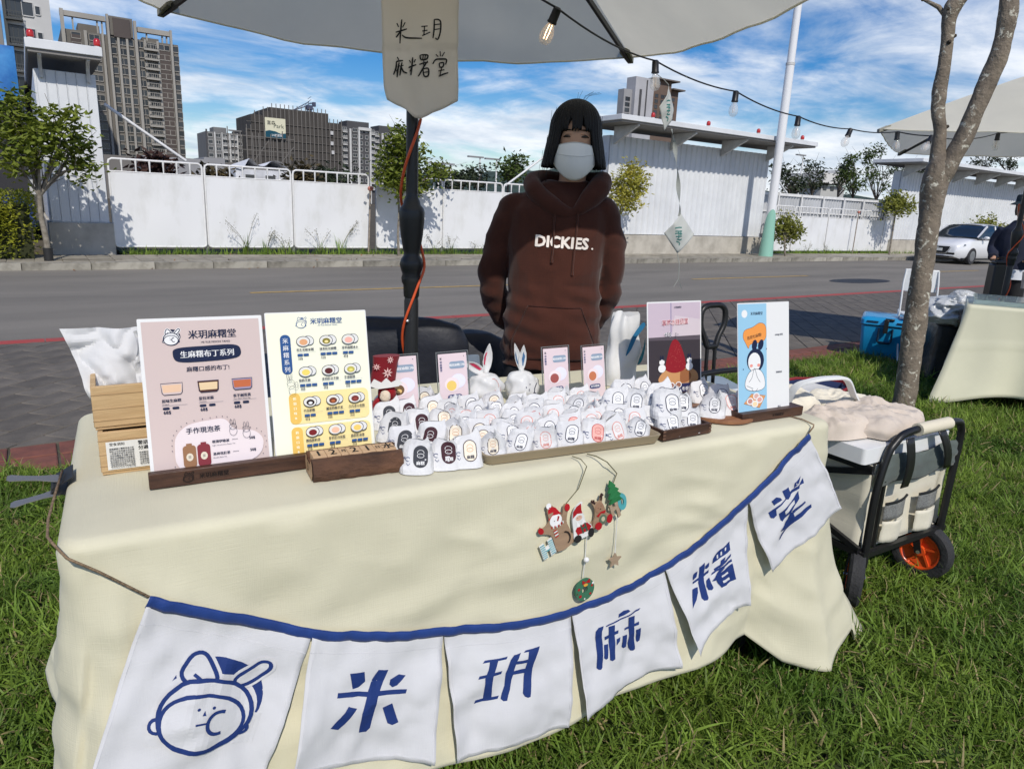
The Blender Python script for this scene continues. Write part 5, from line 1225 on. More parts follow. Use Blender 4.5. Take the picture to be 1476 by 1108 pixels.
def draw_menu2(P, w, h):
    P.rect(.002, .002, w-.002, h-.002, srgb(240,240,218)); B = srgb(44,84,140)
    logo(P, w*.34, h*.922, .0105, w=.055, line=B, disc=B, fill=srgb(240,240,218), hi=False); P.text('米玥麻糬堂', w*.43, h*.918, .0132, B, bold=.03); P.text('- MI YUE MOCHI TANG -', w*.60, h*.90, .004, B, 'C')
    P.poly(rr(w*.125, h*.585, w*.225, h*.85, .0095, 6), B)
    for k, ch in enumerate('米麻糬系列'): P.text(ch, w*.175, h*(.795-.048*k), .0118, WHITE, 'C', bold=.01)
    for y0, y1 in ((.245,.455),(.02,.225)):
        P.poly(rr(w*.165, h*y0, w*.965, h*y1, .012, 6), srgb(243,224,160)); P.poly(rr(w*.165, h*y0, w*.275, h*y1, .010, 6), srgb(232,190,96))
        for k in range(5): P.text('奶霜口味★'[k], w*.22, h*(y1-.045-.033*k), .0065, srgb(250,240,210), 'C', bold=.04)
    names = ['花生花粉米糬','抹茶紅豆麻糬','草莓麻糬冰人','綠奶芝麻','米玥紅豆芝麻','芋頭麻糬','巧克奶酪','鹹蛋奶酪芋泥','巧巧冰小蛋糕','櫻桃鮮奶茶','草莓起司蛋糕','鳳梨奶油塊']
    fills = [srgb(222,165,120),srgb(130,120,50),srgb(240,180,165),srgb(236,214,110),srgb(90,40,40),srgb(190,180,90),srgb(40,26,24),srgb(110,60,44),srgb(120,50,46),srgb(120,30,36),srgb(240,190,160),srgb(244,204,110)]
    cores = [None, srgb(240,220,150), None, None, None, srgb(230,220,120), WHITE, srgb(180,100,60), srgb(150,70,60), None, None, None]
    price = ['38$','52$','45$','38$','38$','38$','45$','38$','42$','42$','45$','35$']
    for r_ in range(4):
        for c_ in range(3):
            k = r_*3+c_; x = w*(.345+.225*c_+(.02 if r_ > 1 else 0)); y = h*(.800-.205*r_-(.0 if r_ < 2 else .0))
            moch(P, x, y, w*.125, fills[k], core=cores[k])
            P.text(names[k], x-w*.07, y-h*.062, .0058, DNAVY, bold=.03); P.rect(x-w*.07, y-h*.072, x+w*.12, y-h*.0712, B)
            for q in range(2+(k % 2)): P.poly(rr(x-w*.065+q*w*.058, y-h*.098, x-w*.012+q*w*.058, y-h*.082, .0016, 3), B)
            P.text(price[k], x-w*.06, y-h*.121, .0062, DNAVY, bold=.01)
    x, y = w*.20, h*.50      # rabbit drawing
    for e in (-1, 1): P.line(ell(x+e*.003-.004, y+.021, .002, .008, 8, e*-12), .0006, DNAVY, True)
    P.line(ell(x-.002, y+.008, .0075, .007, 12), .0006, DNAVY, True); P.line(ell(x, y-.007, .007, .009, 12), .0006, DNAVY, True); P.line(ell(x+.009, y+.004, .003, .006, 10), .0006, DNAVY, True)
put_card('menu_card', 'tall mauve menu card for puddings and tea on the left of the walnut stand', s0+.0045, d0+.022, .2180, .296, 12, draw_menu1, 0)
put_card('menu_card', 'cream menu card with twelve small mochi drawings, right of the mauve menu card', s0+.228, d0+.020, .205, .300, 12, draw_menu2, 0)

# ---- log calendar
s2, d2 = on_table(452, 700); s3, d3 = on_table(581, 683)
t = tt('calendar_log', 'split log holder with bark front holding wooden date blocks', 'calendar', s2, d2, math.degrees(math.atan2(d3-d2, s3-s2))); t.scale = (1, 1.45, 1.35)
Lw = math.hypot(s3-s2, d3-d2)
BARK = mat('log bark', (.13,.062,.035), .9, c2=(.05,.026,.017), vscale=30, bump=1, bscale=60, stretch=(.35,1,1))
b = MB(); n = 34
prof = [(.0,.0),(-.004,.010),(-.002,.022),(.002,.030),(.012,.031),(.012,.022),(.040,.022),(.040,.031),(.050,.030),(.053,.015),(.048,.0)]
rings = []
for k in range(n+1):
    x = Lw*k/n; rings.append([(x, y+.0022*mnoise.noise(Vector((x*60, y*70, z*90)))-(0 if j in (4,5,6,7) else .0012*abs(mnoise.noise(Vector((x*150, y*90, z*60))))), max(0, z+.001*mnoise.noise(Vector((x*70,y*40,z*40))) if j not in (0,10) else 0)) for j, (y, z) in enumerate(prof)])
b.loft(rings, cap=True); b.build('log', BARK, t, smooth=35)
BW = Lw/6.1
blkm = (lambda q: (q.box(.0004, BW-.0006, .0128, .0392, .0225, .034), q.mesh('date_block', wood('light block wood', (.58,.40,.24), (.50,.32,.18), rough=.6)))[1])(MB())
for k, ch in enumerate(('1','2','月','2','1','日')):
    pass
seq = [('1',.028,0.),('2',.028,0.),('月',.011,0.),('2',.028,0.),('1',.028,0.),('日',.011,0.),('水',.024,0.)]
wds = [.022,.022,.012,.022,.022,.012,.022]; tot = sum(wds)+.003; sc2 = (Lw-.008)/tot; x = .004
for (ch, sz, _), wd in zip(seq, wds):
    w_ = wd*sc2; tb_ = thing('date_block', {'月':'small wooden block printed with the month sign 月','日':'small wooden block printed with the day sign 日','水':'rightmost wooden date block printed 水'}.get(ch, '%s wooden date block printed with the figure %s in the log holder' % (('leftmost' if x < .006 else 'second' if x < Lw*.3 else 'middle' if ch == '2' else 'fifth'), ch)), 'date block', (0,0,0), 0, 'date blocks in the log holder')
    p = T(s2, d2, Zt)+Matrix.Rotation(TROT+math.atan2(d3-d2, s3-s2), 3, 'Z') @ Vector((x, .0128*1.45, .0225*1.35)); tb_.scale = (1, 1.45, 1.35); tb_.location = p; tb_.rotation_euler = (0,0,TROT+math.atan2(d3-d2, s3-s2))
    b = MB(); b.box(.0003, w_-.0004, 0, .0264, 0, .0105); b.build('cube', MATS['light block wood'], tb_, bevel=.0006)
    P = Print(); P.text(ch, w_/2, .0135-sz*.36, sz, BLACK, 'C', bold=.03); P.build('printed_figure', lambda u, v, h: (u, v, .0106+h), tb_, h0=.0001)
    x += w_
P = Print(); P.text('5', 0, 0, .019, BLACK, 'C', rot=0); P.build('engraved_mark', lambda u, v, h: (-.0022-h, .026-u, .009+v), t, h0=.0012)
M_end = wood('log end', (.50,.33,.19), (.36,.22,.12)); b = MB(); b.M = Matrix(((0,0,1,0),(1,0,0,0),(0,1,0,0),(0,0,0,1))); b.prism([(.004,.001),(.0,.010),(.002,.021),(.006,.027),(.011,.028),(.0125,.0215),(.0395,.0215),(.041,.028),(.047,.026),(.049,.014),(.045,.001)], -.0022, -.0018); b.build('cut_end', M_end, t)

# ---- wrapped mochi
WRAP = mat('white wrapping paper', (.74,.74,.745), .55, var=.03, vscale=40, thin=.12, bump=.25, bscale=120)
def mochi_mesh(seed):
    """a paper pouch: boxy foot, front leaning back, top pinched into a crooked ridge with two unequal ears"""
    rn = random.Random(seed); w, h, dpt = .066*rn.uniform(.94,1.06), .050*rn.uniform(.92,1.1), .058
    b = MB(); tw = R(rn.uniform(-70, -25) if seed % 3 else rn.uniform(10, 40)); e1, e2 = rn.uniform(-1.0, .1), rn.uniform(.6, 1.6); lx = rn.uniform(-.006, .008)
    sq = lambda q, e: math.copysign(abs(q)**e, q)
    def fn(u, v):
        a = 2*math.pi*u; c_, s_ = math.cos(a), math.sin(a)
        x, y = w*.5*sq(c_, .6), dpt*.5*sq(s_, .62)
        y *= (1-v**1.15)+.03; x *= 1-.30*v**1.2
        t_ = tw*v**2.2; x, y = x*math.cos(t_)-y*math.sin(t_), x*math.sin(t_)+y*math.cos(t_)
        y += .010*v; x += lx*v
        z = h*v + .011*v**3*abs(c_)**2.6*(e2 if c_ > 0 else e1)
        p = Vector((x*34+seed*3.7, y*34, z*34)); k = .0045*min(1, v*5+.15)
        n1_, n2_ = mnoise.noise(p), 1-2*abs(mnoise.noise(p*1.9+Vector((3,1,seed))))
        r_ = n1_*k+n2_*k*.55
        return (x+r_*c_, y+r_*s_*.9, max(0, z+r_*.5*(v > .08)))
    b.grid(fn, 20, 8)
    me = b.mesh('wrapper', WRAP, 14); me['bv'] = 0
    return me, (w, h, dpt), BVHTree.FromPolygons([Vector(v) for v in b.v], b.f)
MM = [mochi_mesh(i) for i in range(7)]
def mochi_print(kind, dims, seed, bv):
    w, h, dpt = dims; P = Print(); rn = random.Random(seed)
    cx_ = .007; L_, H_ = .0125, .0195
    col_ = {'grey': (srgb(62,64,70), srgb(62,64,70)), 'maroon': (srgb(66,38,46), srgb(66,38,46)), 'dark': (WHITE, srgb(60,62,78)), 'pink': ((.72,.70,.69), srgb(214,140,130)), 'cream': (srgb(236,226,206), srgb(62,50,60)), 'rose': (srgb(226,170,160), srgb(190,90,90))}[kind]
    sh = rr(cx_-L_, .0065, cx_+L_, .0065+2*H_, L_*.98, 6)
    P.poly(sh, col_[0]); P.line(sh, .0016, col_[1], True)
    ln = WHITE if kind in ('grey','maroon') else col_[1] if kind != 'cream' else srgb(206,150,110)
    P.line(ell(cx_, .033, .006, .0048, 12, 0, -20, 200), .0008, ln); P.line(ell(cx_, .0275, .0062, .0036, 12), .0009, ln, True); P.poly(ell(cx_-.0015,.0275,.0006,.0006,6), ln)
    P.text('麻糬', cx_, .0115, .0075, ln if kind != 'cream' else DNAVY, 'C', bold=.04)
    sx = -.016     # blue sketch marks at the left
    P.line(ell(sx, .021, .004, .0035, 10, 0, 30, 300), .0009, NAVY); P.line([(sx-.003,.014),(sx+.001,.010),(sx+.004,.0135)], .0009, NAVY); P.text('米', sx-.0065, .021, .006, NAVY, 'C', bold=.02)
    P.cut(.005)
    def fn(u, v, hh):
        d_ = Vector((0, 1, -.25)).normalized(); o_ = Vector((u, 0, v))-d_*.2
        q = bv.ray_cast(o_, d_)
        y = q[0].y if q[0] else -.012
        p = q[0] if q[0] else Vector((u, -.012, v))
        return p-d_*(.0007+hh)
    return P.build('printed_label', fn, h0=.0002, dh=.00010, mesh_only=True)
PR = {}
def mochi(label, s_, d, z, rot, kind, seed, group, sc3=1.):
    v = seed % 7; t = tt('wrapped_mochi', label, 'mochi', s_, d, rot, group, z)
    t.scale = (sc3,)*3
    place('wrapper', MM[v][0], t); t.rotation_euler[2] -= R(24)
    k = (kind, v)
    if k not in PR: PR[k] = mochi_print(kind, MM[v][1], seed, MM[v][2])
    place('printed_label', PR[k], t)
    return t
ordn = lambda k: ['first','second','third','fourth','fifth','sixth','seventh','eighth','ninth','tenth','eleventh','twelfth'][k]
kd = {'grey':'solid grey label','maroon':'solid maroon label','dark':'dark outlined label','pink':'pink outlined label','cream':'dark rimmed cream label','rose':'rose pink label'}
# loose rows before the santa, in front-left
rn = random.Random(12)
def px_row(pts, z=0): return [on_table(x, y, TZ+.0065+z) for x, y in pts]
loose = [((607,686),'grey'),((646,680),'maroon'),((677,677),'cream'),
         ((586,661),'grey'),((624,655),'maroon'),((658,651),'cream'),
         ((571,640),'grey'),((607,635),'maroon'),((640,630),'cream'),
         ((561,622),'grey'),((590,617),'maroon'),((624,613),'cream'),
         ((556,606),'dark'),((580,603),'maroon'),((614,598),'cream')]
for i, ((px, py), kind) in enumerate(loose):
    s_, d = on_table(px, py); r_, c_ = divmod(i, 3)
    mochi('%s from left, %s row of loose mochi by the date log, %s' % (ordn(c_), ['front','second','third','fourth','back'][r_], kd[kind]), s_, d+.024, 0, rn.uniform(-22, 26), kind, i*3+1, 'loose wrapped mochi on the cloth left of the tray', 1.12)
# the tan tray
FLs = on_table(700, 677); FRs = on_table(951, 643); BLs = on_table(628, 598)
ta = math.degrees(math.atan2(FRs[1]-FLs[1], FRs[0]-FLs[0])); tw_, td_ = .462, .34
tray_s, tray_d = FLs[0], FLs[1]
TRAY = mat('tan plastic tray', (.30,.24,.155), .4, var=.04, vscale=12)
t = tt('serving_tray', 'tan rectangular tray filled with rows of wrapped mochi', 'tray', tray_s, tray_d, ta)
b = MB()
o_ = rr(0,0,tw_,td_,.018,5); i_ = rr(.006,.006,tw_-.006,td_-.006,.014,5); bi = rr(.014,.014,tw_-.014,td_-.014,.012,5); bo = rr(.008,.008,tw_-.008,td_-.008,.014,5)
b.loft([[(x,y,0) for x, y in bo], [(x,y,.021) for x, y in o_], [(x,y,.0225) for x, y in rr(.002,.002,tw_-.002,td_-.002,.017,5)], [(x,y,.0215) for x, y in i_], [(x,y,.004) for x, y in bi]])
b.build('tray_body', TRAY, t, smooth=50)
def tray_pt(u, v): a = R(ta); x, y = u*tw_, v*td_; return tray_s+x*math.cos(a)-y*math.sin(a), tray_d+x*math.sin(a)+y*math.cos(a)
rn = random.Random(31); kinds_cols = ['cream','dark','pink','dark','rose','pink','dark','rose','cream','dark']
for r_ in range(7):
    for c_ in range(7 if r_ % 2 == 0 else 8):
        u = .080+c_*.135 if r_ % 2 == 0 else .058+c_*.124
        v = .10+r_*.134
        if u > .955: continue
        u += rn.uniform(-.008,.008)
        s_, d = tray_pt(u, v); kind = ['cream','dark','pink','dark','rose','pink','dark','pink'][(c_+(r_//3)) % 8]
        if r_ > 3: kind = ['cream','dark','pink','dark','pink','pink','dark','dark'][(c_+r_) % 8]
        o_t = mochi('%s from left, %s row of tan tray, mochi with %s' % (ordn(c_), ['front','second','third','fourth','fifth','sixth','back'][r_], kd[kind]), s_, d+.008, .004+rn.uniform(0,.006), ta+rn.uniform(-30, 32), kind, r_*11+c_*5+2, 'wrapped mochi in rows on the tan tray')
        o_t.rotation_euler[0] = R(rn.uniform(-14, 5)); o_t.rotation_euler[1] = R(rn.uniform(-11, 11)); o_t.scale = (rn.uniform(.92, 1.1),)*3
# top layer of bigger plain pouches at the tray's back right
for k, (px, py) in enumerate(((896,577),(922,574),(885,590),(912,592))):
    s_, d = on_table(px, py, TZ+.045); mochi('wrapped pouch heaped on the back right corner of the tan tray, %s of four' % ordn(k), s_, d, .035, rn.uniform(-20,20), 'dark', 40+k, 'wrapped pouches heaped at the back right of the tray', 1.1)
# walnut box tray
bs, bd = on_table(955, 640); be, bde = on_table(1024, 627)
ba = math.degrees(math.atan2(bde-bd, be-bs)); bw = math.hypot(be-bs, bde-bd)
t = tt('wooden_tray', 'square dark walnut box tray with jointed corners holding wrapped mochi', 'tray', bs, bd, ba)
bdp = .17
for (x0, x1, y0, y1) in ((0,bw,0,.007),(0,bw,bdp-.007,bdp),(0,.007,.0072,bdp-.0072),(bw-.007,bw,.0072,bdp-.0072)):
    b = MB(); b.box(x0,x1,y0,y1,0,.026); b.build('side_board', WAL, t, bevel=.001)
b = MB(); b.box(.007,bw-.007,.007,bdp-.007,0,.005); b.build('bottom_board', WAL, t)
b = MB()
for z in (.004, .0125, .021): b.box(-.0005, .008, -.0007, -.0001, z, z+.004); b.box(bw-.008, bw+.0005, -.0007, -.0001, z, z+.004)
b.build('corner_joint', wood('joint wood', (.20,.11,.07), (.12,.06,.04)), t)
def box_pt(u, v): a = R(ba); x, y = u*bw, v*bdp; return bs+x*math.cos(a)-y*math.sin(a), bd+x*math.sin(a)+y*math.cos(a)
for k, (u, v, z, sc3) in enumerate(((.28,.2,0,1.05),(.72,.2,0,1.0),(.22,.5,.006,1.05),(.55,.5,.01,1.2),(.85,.5,.004,1.0),(.25,.82,.01,1.15),(.6,.82,.014,1.15),(.9,.82,.01,1.05),(.38,.36,.034,1.25),(.68,.4,.034,1.1),(.5,.66,.04,1.2))):
    s_, d = box_pt(u, v); mochi('%s wrapped mochi in the square walnut tray, %s' % (ordn(k) if k < 8 else ordn(k), 'in the bottom layer' if k < 8 else 'on top of the heap'), s_, d, .005+z, ba+rn.uniform(-20,25), 'dark', k*3+5, 'wrapped mochi heaped in the walnut tray', sc3)
# round board
ps, pd = on_table(1050, 607)
t = tt('round_board', 'round brown wooden board with a few wrapped mochi', 'board', ps, pd+.035, 0)
b = MB(); b.lathe([(.085,0),(.092,.003),(.092,.009),(.088,.012),(.0,.0115)], 36, cap=False); b.build('disc', wood('brown board', (.30,.14,.065), (.2,.085,.04)), t, smooth=50)
for k, (px, py, kk_) in enumerate(((1030,610,'dark'),(1052,606,'pink'),(1076,603,'dark'),(1040,596,'dark'),(1013,588,'dark'))):
    s_, d = on_table(px, py); mochi(['leftmost mochi on the round brown board','middle mochi on the round brown board with a pinkish base','rightmost mochi on the round brown board beside the tall sign','mochi at the back of the round brown board','tall mochi leaning between the walnut tray and the round board'][k], s_, d+.018, .012, rn.uniform(-25, 10), kk_, k*2+9, 'wrapped mochi on the round board', 1.08)

# ---- price cards in clear stands
ACR = mat('clear acrylic', (.9,.95,.95), .03, trans=1., ior=1.3, spec=.4)
def price_card(label, px, py, w, h, fill, ttl, rot=0, core=None, dd=0., top=None):
    k5 = w/.066
    s_, d = on_table(px, py); t = tt('price_card', label, 'card stand', s_, d+dd, rot, 'small mauve price cards in clear stands')
    tl = 10
    b = MB(); b.box(0, w, 0, h, 0, .0012); q = b.build('acrylic_sheet', ACR, t); q.rotation_euler = (R(90-tl),0,0)
    e = .0016; b = MB()
    for x0, x1, y0, y1 in ((-e,0,-e,h+e),(w,w+e,-e,h+e),(0,w,h,h+e)): b.box(x0,x1,y0,y1,-.0006,.002)
    o = b.build('acrylic_edge', mat('acrylic edge', (.16,.17,.17), .15, spec=.8), t); o.rotation_euler = (R(90-tl),0,0)
    b = MB(); b.box(.0, w, .0, .045, 0, .0015); b.build('foot', ACR, t)
    b = MB(); m = .004; b.box(m, w-m, m, h-m, -.0012, -.0004); c = b.build('card', mat('mauve card', srgb(222,204,208), .6), t); c.rotation_euler = (R(90-tl),0,0)
    # the card is in front of the clear sheet
    c.location = (0, -.0024, 0)
    P = Print(); P.text('米', w*.12, h*.88, .0052*k5, DNAVY, 'C', bold=.05)
    for k, ch in enumerate('玥麻糬堂'): P.text(ch, w*.12, h*(.825-.045*k), .0048*k5, NAVY, 'C', bold=.04)
    P.poly(ell(w*.86, h*.92, .0012, .0012, 8), DNAVY)
    P.poly(rr(w*.38, h*.72, w*.88, h*.84, .007, 5), srgb(140,158,178)); P.text('獨家麻糬口味', w*.63, h*.762, .0056*k5, WHITE, 'C', bold=.03)
    P.poly(ell(w*.64, h*.51, w*.24, h*.12, 20), srgb(226,226,246)); P.poly(ell(w*.44, h*.46, w*.24, h*.12, 20), srgb(234,220,222)); P.poly(ell(w*.42, h*.44, w*.16, h*.085, 18), fill)
    if core: P.poly(ell(w*.43, h*.42, w*.08, h*.035, 14), core)
    P.poly(rr(w*.28, h*.21, w*.74, h*.29, .007, 5), NAVY); P.text(ttl, w*.51, h*.234, .0062*k5, WHITE, 'C', bold=.04); P.text('NT$45', w*.55, h*.09, .006*k5, DNAVY, 'C', bold=.02)
    P.build('print', lambda u, v, hh: (u, v, hh), c, h0=-.0003+.0001, dh=.00005)
    return t
h1 = .118
price_card('price card with brown mochi drawing behind the red santa, leftmost in clear stand', 560, 612, .098, .158, srgb(110,86,60), '芝麻鮮奶', 2, srgb(225,190,120), .03)
price_card('price card with yellow mochi drawing left of the pink eared bag', 638, 602, .092, .158, srgb(232,200,110), '流心奶黃', 4, None, .02)
price_card('price card with red bean mochi drawing right of the blue eared bag', 789, 588, .092, .158, srgb(160,84,80), '紅豆牛奶', 3, None, .02)
price_card('price card with orange mochi drawing, rightmost in clear stand', 849, 585, .086, .158, srgb(196,120,84), '花生粉奶', 4, None, .03)

# ---- rabbit-eared bags
BAGM = mat('white plastic bag', (.76,.76,.75), .35, var=.03, vscale=10, bump=.3, bscale=14, thin=.15)
def lump(b, c, r, seed, amp=.1, n=26, m=16, mi=0, gather=True, crease=0.):
    rings = []
    for j in range(m+1):
        t_ = math.pi*j/m; rz = -math.cos(t_); rad = max(0, math.sin(t_))**.8
        ring = []
        for k in range(n):
            a = 2*math.pi*k/n; pl = 1+amp*mnoise.noise(Vector((math.cos(a)*1.6+seed, math.sin(a)*1.6, rz*1.5)))+(.06*math.sin(a*9+seed) * max(0, rz-.3) if gather else 0)
            pl *= 1+crease*((1-2*abs(mnoise.noise(Vector((math.cos(a)*2.6+seed, math.sin(a)*2.6, rz*2.6)))))+.5*(1-2*abs(mnoise.noise(Vector((math.cos(a)*6, math.sin(a)*6+seed, rz*6))))))
            ring.append((c[0]+r[0]*rad*math.cos(a)*pl+1e-4*math.cos(a), c[1]+r[1]*rad*math.sin(a)*pl+1e-4*math.sin(a), c[2]+r[2]*max(rz, -.86)))
        rings.append(ring)
    b.loft(rings, mi)
def ear(b, base, tip, w, seed, mi=0, bend=.0):
    base, tip = Vector(base), Vector(tip); d = tip-base; n = 10; side = d.cross(Vector((0,1,0))).normalized(); fr = side.cross(d).normalized()
    def fn(u, v):
        ww = w*(math.sin(math.pi*min(1, v*.93+.06))**.8)*(1-.2*v); p = base+d*v+Vector((0, bend*v*v, 0))
        return p+side*ww*(u-.5)*2+fr*(ww*.55*(1-(2*u-1)**2) + .002*mnoise.noise(Vector((u*6+seed, v*9, 0))))
    b.grid(fn, 8, n, mi); return fn
def bunny_bag(label, px, py, r, ears, inner, lines):
    s_, d = on_table(px, py); t = tt('rabbit_bag', label, 'gift bag', s_, d+.03, 0)
    b = MB(); lump(b, (0,0,r*.84), (r*1.08, r*.92, r*.98), px, .30, 40, 26); b.v = [tuple(Vector(q)*(1+.045*(1-2*abs(mnoise.noise(Vector(q)*38+Vector((px,0,0))))))) if q[2] > .004 else q for q in b.v]; bagb = b; b.build('bag', BAGM, t, smooth=180)
    b = MB(); b.lathe([(.006,0),(.008,.004),(.006,.008)], 12, c=(0,0,r*1.84)); b.build('neck', BAGM, t, smooth=60)
    for k, (tip, w, lit) in enumerate(ears):
        b = MB(); fn = ear(b, (0,0,r*1.84), tip, w, k); e = b.build('ear', BAGM, t, smooth=180); e.modifiers.new('thickness', 'SOLIDIFY').thickness = .0008
        P = Print(); P.poly([(.62,.25),(.82,.30),(.86,.62),(.60,.72)] if lit else [(.25,.2),(.52,.25),(.40,.75),(.16,.6)], inner); P.cut(.06)
        P.build('ear_print', lambda u, v, hh, fn=fn: fn(u, v)-Vector((0, .0018+hh, 0)) if True else None, e)
    P = Print(); lines(P, r); P.cut(.01)
    bvb = BVHTree.FromPolygons([Vector(q) for q in bagb.v], bagb.f)
    def f2(u, v, hh):
        q = bvb.ray_cast(Vector((u, -.3, v)), Vector((0,1,0))); return (q[0] if q[0] else Vector((u, -.01, v)))-Vector((0, .0008+hh, 0))
    P.build('face_print', f2, t)
    return t
def face_pink(P, r):
    c = srgb(206,130,120)
    P.line(ell(r*.1, r*1.25, r*.42, r*.4, 14, 0, -20, 90), .0014, c); P.line(ell(0, r*.72, r*.30, r*.32, 14, 0, -60, 60), .0012, c); P.line(ell(r*.8, r*.6, r*.35, r*.4, 14, 0, 110, 200), .0012, c)
    for x, y in ((.42,.95),(.68,1.05),(.55,.8),(.48,.62)): P.poly(ell(r*x, r*y, .0014, .0014, 6), c)
def face_blue(P, r):
    for x, y in ((-.15,1.05),(.2,1.18)): P.poly(ell(r*x, r*y, .0018, .002, 8), DNAVY)
    P.poly([(0,r*.92),(r*.12,r*.95),(r*.06,r*.86)], DNAVY); P.line([(r*.02,r*.88),(r*.08,r*.8)], .0012, DNAVY)
    P.line(smooth_line([(r*.75,r*1.2,0),(r*.58,r*.95,0),(r*.5,r*.7,0),(r*.35,r*.55,0)], 4), .0028, DNAVY); P.line([(r*.5,r*.66),(r*.7,r*.5)], .0022, DNAVY)
bunny_bag('white rabbit gift bag with pink ears, one ear folded to the left', 706, 586, .044, (((-.075,-.01,.122), .015, False), ((.008,.0,.165), .016, True)), srgb(196,60,90), face_pink)
bunny_bag('white rabbit gift bag with upright blue lined ears and a small dotted face', 757, 583, .045, (((-.026,.0,.165), .011, True), ((.004,.0,.158), .014, False)), srgb(70,110,150), face_blue)
# carrier bag behind at the right
s_, d = on_table(905, 560); t = tt('carrier_bag', 'crumpled white carrier bag with teal and blue print left of the strawberry poster', 'bag', s_, d+.05, 0)
b = MB()
rings = []
for j in range(31):
    v = j/30; ring = []
    for k in range(60):
        a = 2*math.pi*k/60; rad = 1-.35*v**2+.25*mnoise.noise(Vector((math.cos(a)*1.5, math.sin(a)*1.5, v*3)))+.08*math.sin(a*7+v*4)*v
        ring.append((.062*math.cos(a)*rad+.01*v, .045*math.sin(a)*rad, .225*v+.02*mnoise.noise(Vector((a, 3, v*2)))*v))
    rings.append(ring)
b.loft(rings); b.build('bag', BAGM, t, smooth=40)
P = Print(); P.poly(smooth_line([(-.02,.10,0),(.0,.16,0),(.035,.20,0),(.05,.19,0),(.02,.16,0),(.0,.12,0)], 3, True), srgb(40,110,150)); P.poly(smooth_line([(.03,.07,0),(.05,.12,0),(.055,.15,0),(.06,.12,0),(.05,.08,0)], 3, True), srgb(30,110,120)); P.cut(.015)
P.build('print', lambda u, v, hh: (u, -.054+.010*math.cos(u*30)-.02*(abs(u)/.06)**2*-1-.002*v-hh-.006, v), t)

# ---- posters
def draw_straw(P, w, h):
    m = .004; P.rect(m, h*.1, w-m, h-m, srgb(196,180,192)); P.rect(w*.42, h*.62, w*.44, h-m, srgb(150,140,168)); P.poly([(w*.44,h*.62),(w-m,h*.62),(w-m,h*.8),(w*.5,h*.85)], srgb(206,194,200))
    P.rect(m, h*.12, w-m, h*.60, srgb(58,52,58)); P.poly([(m,h*.6),(w-m,h*.58),(w-m,h*.63),(m,h*.63)], srgb(88,80,88))
    P.poly(smooth_line([(w*.34,h*.28,0),(w*.22,h*.22,0),(w*.20,h*.16,0),(w*.36,h*.115,0),(w*.6,h*.12,0),(w*.9,h*.13,0),(w*.93,h*.2,0),(w*.85,h*.26,0),(w*.6,h*.31,0)], 5, True), srgb(196,144,96))
    P.poly(smooth_line([(w*.62,h*.28,0),(w*.8,h*.22,0),(w*.75,h*.14,0),(w*.6,h*.14,0)], 4, True), srgb(150,96,60))
    P.poly(smooth_line([(w*.5,h*.60,0),(w*.42,h*.55,0),(w*.34,h*.38,0),(w*.33,h*.28,0),(w*.5,h*.24,0),(w*.69,h*.28,0),(w*.68,h*.40,0),(w*.59,h*.55,0)], 5, True), srgb(140,24,36))
    rn = random.Random(1)
    for k in range(40): x = rn.gauss(.5,.07); y = rn.uniform(.3,.54); P.poly(ell(w*x, h*y, .0006, .0009, 5), srgb(214,120,110))
    for x in (.25,.76):
        P.poly(ell(w*x, h*.30, w*.07, h*.045, 12), WHITE); P.poly(ell(w*x, h*.365, w*.05, h*.03, 12), WHITE); P.line(ell(w*x, h*.30, w*.07, h*.045, 12), .0005, DNAVY, True)
        for e in (-1, 1): P.poly(ell(w*x+e*w*.02, h*.41, w*.012, h*.03, 8), DNAVY)
    P.line([(w*.5,h*.60),(w*.5,h*.665)], .0008, DNAVY); P.line([(w*.5,h*.665),(w*.57,h*.65),(w*.5,h*.633)], .0008, DNAVY)
    P.text('米玥麻糬堂', w*.55, h*.93, .0055, DNAVY, 'C', bold=.03)
    for dx_, c, bo in ((0, srgb(250,240,240), .09), (0, srgb(176,40,60), .0)): P.text('草莓冰糖葫蘆', w*.5, h*.755, .0185, c, 'C', bold=bo, rot=2, wide=.9)
    for c, bo in ((srgb(250,245,245), .09), (DNAVY, .0)): P.text('45$', w*.36, h*.635, .017, c, 'C', bold=bo)
    P.rect(m, 0, w-m, h*.12, srgb(40,44,84)); P.poly([(m,h*.06),(w*.38,h*.10),(w*.38,h*.14),(m,h*.14)], srgb(206,198,200)); P.text('冬季限定', w*.74, h*.045, .013, WHITE, 'C', bold=.03)
    for x in (.42,.55): P.poly(ell(w*x, h*.11, w*.06, h*.035, 14), WHITE); P.poly(ell(w*x, h*.11, w*.045, h*.026, 14), srgb(150,100,80))
s_, d = on_table(938, 583)
t = tt('card_stand', 'short walnut stand under the strawberry poster, mostly hidden by mochi', 'stand', s_-.004, d, 0); b = MB(); b.box(-.01,.20,-.01,.03,0,.022); b.build('base', WAL, t, bevel=.001)
put_card('poster_card', 'poster card showing a red strawberry treat priced 45 dollars', s_-.012, d+.002, .205, .275, 9, draw_straw, 0)
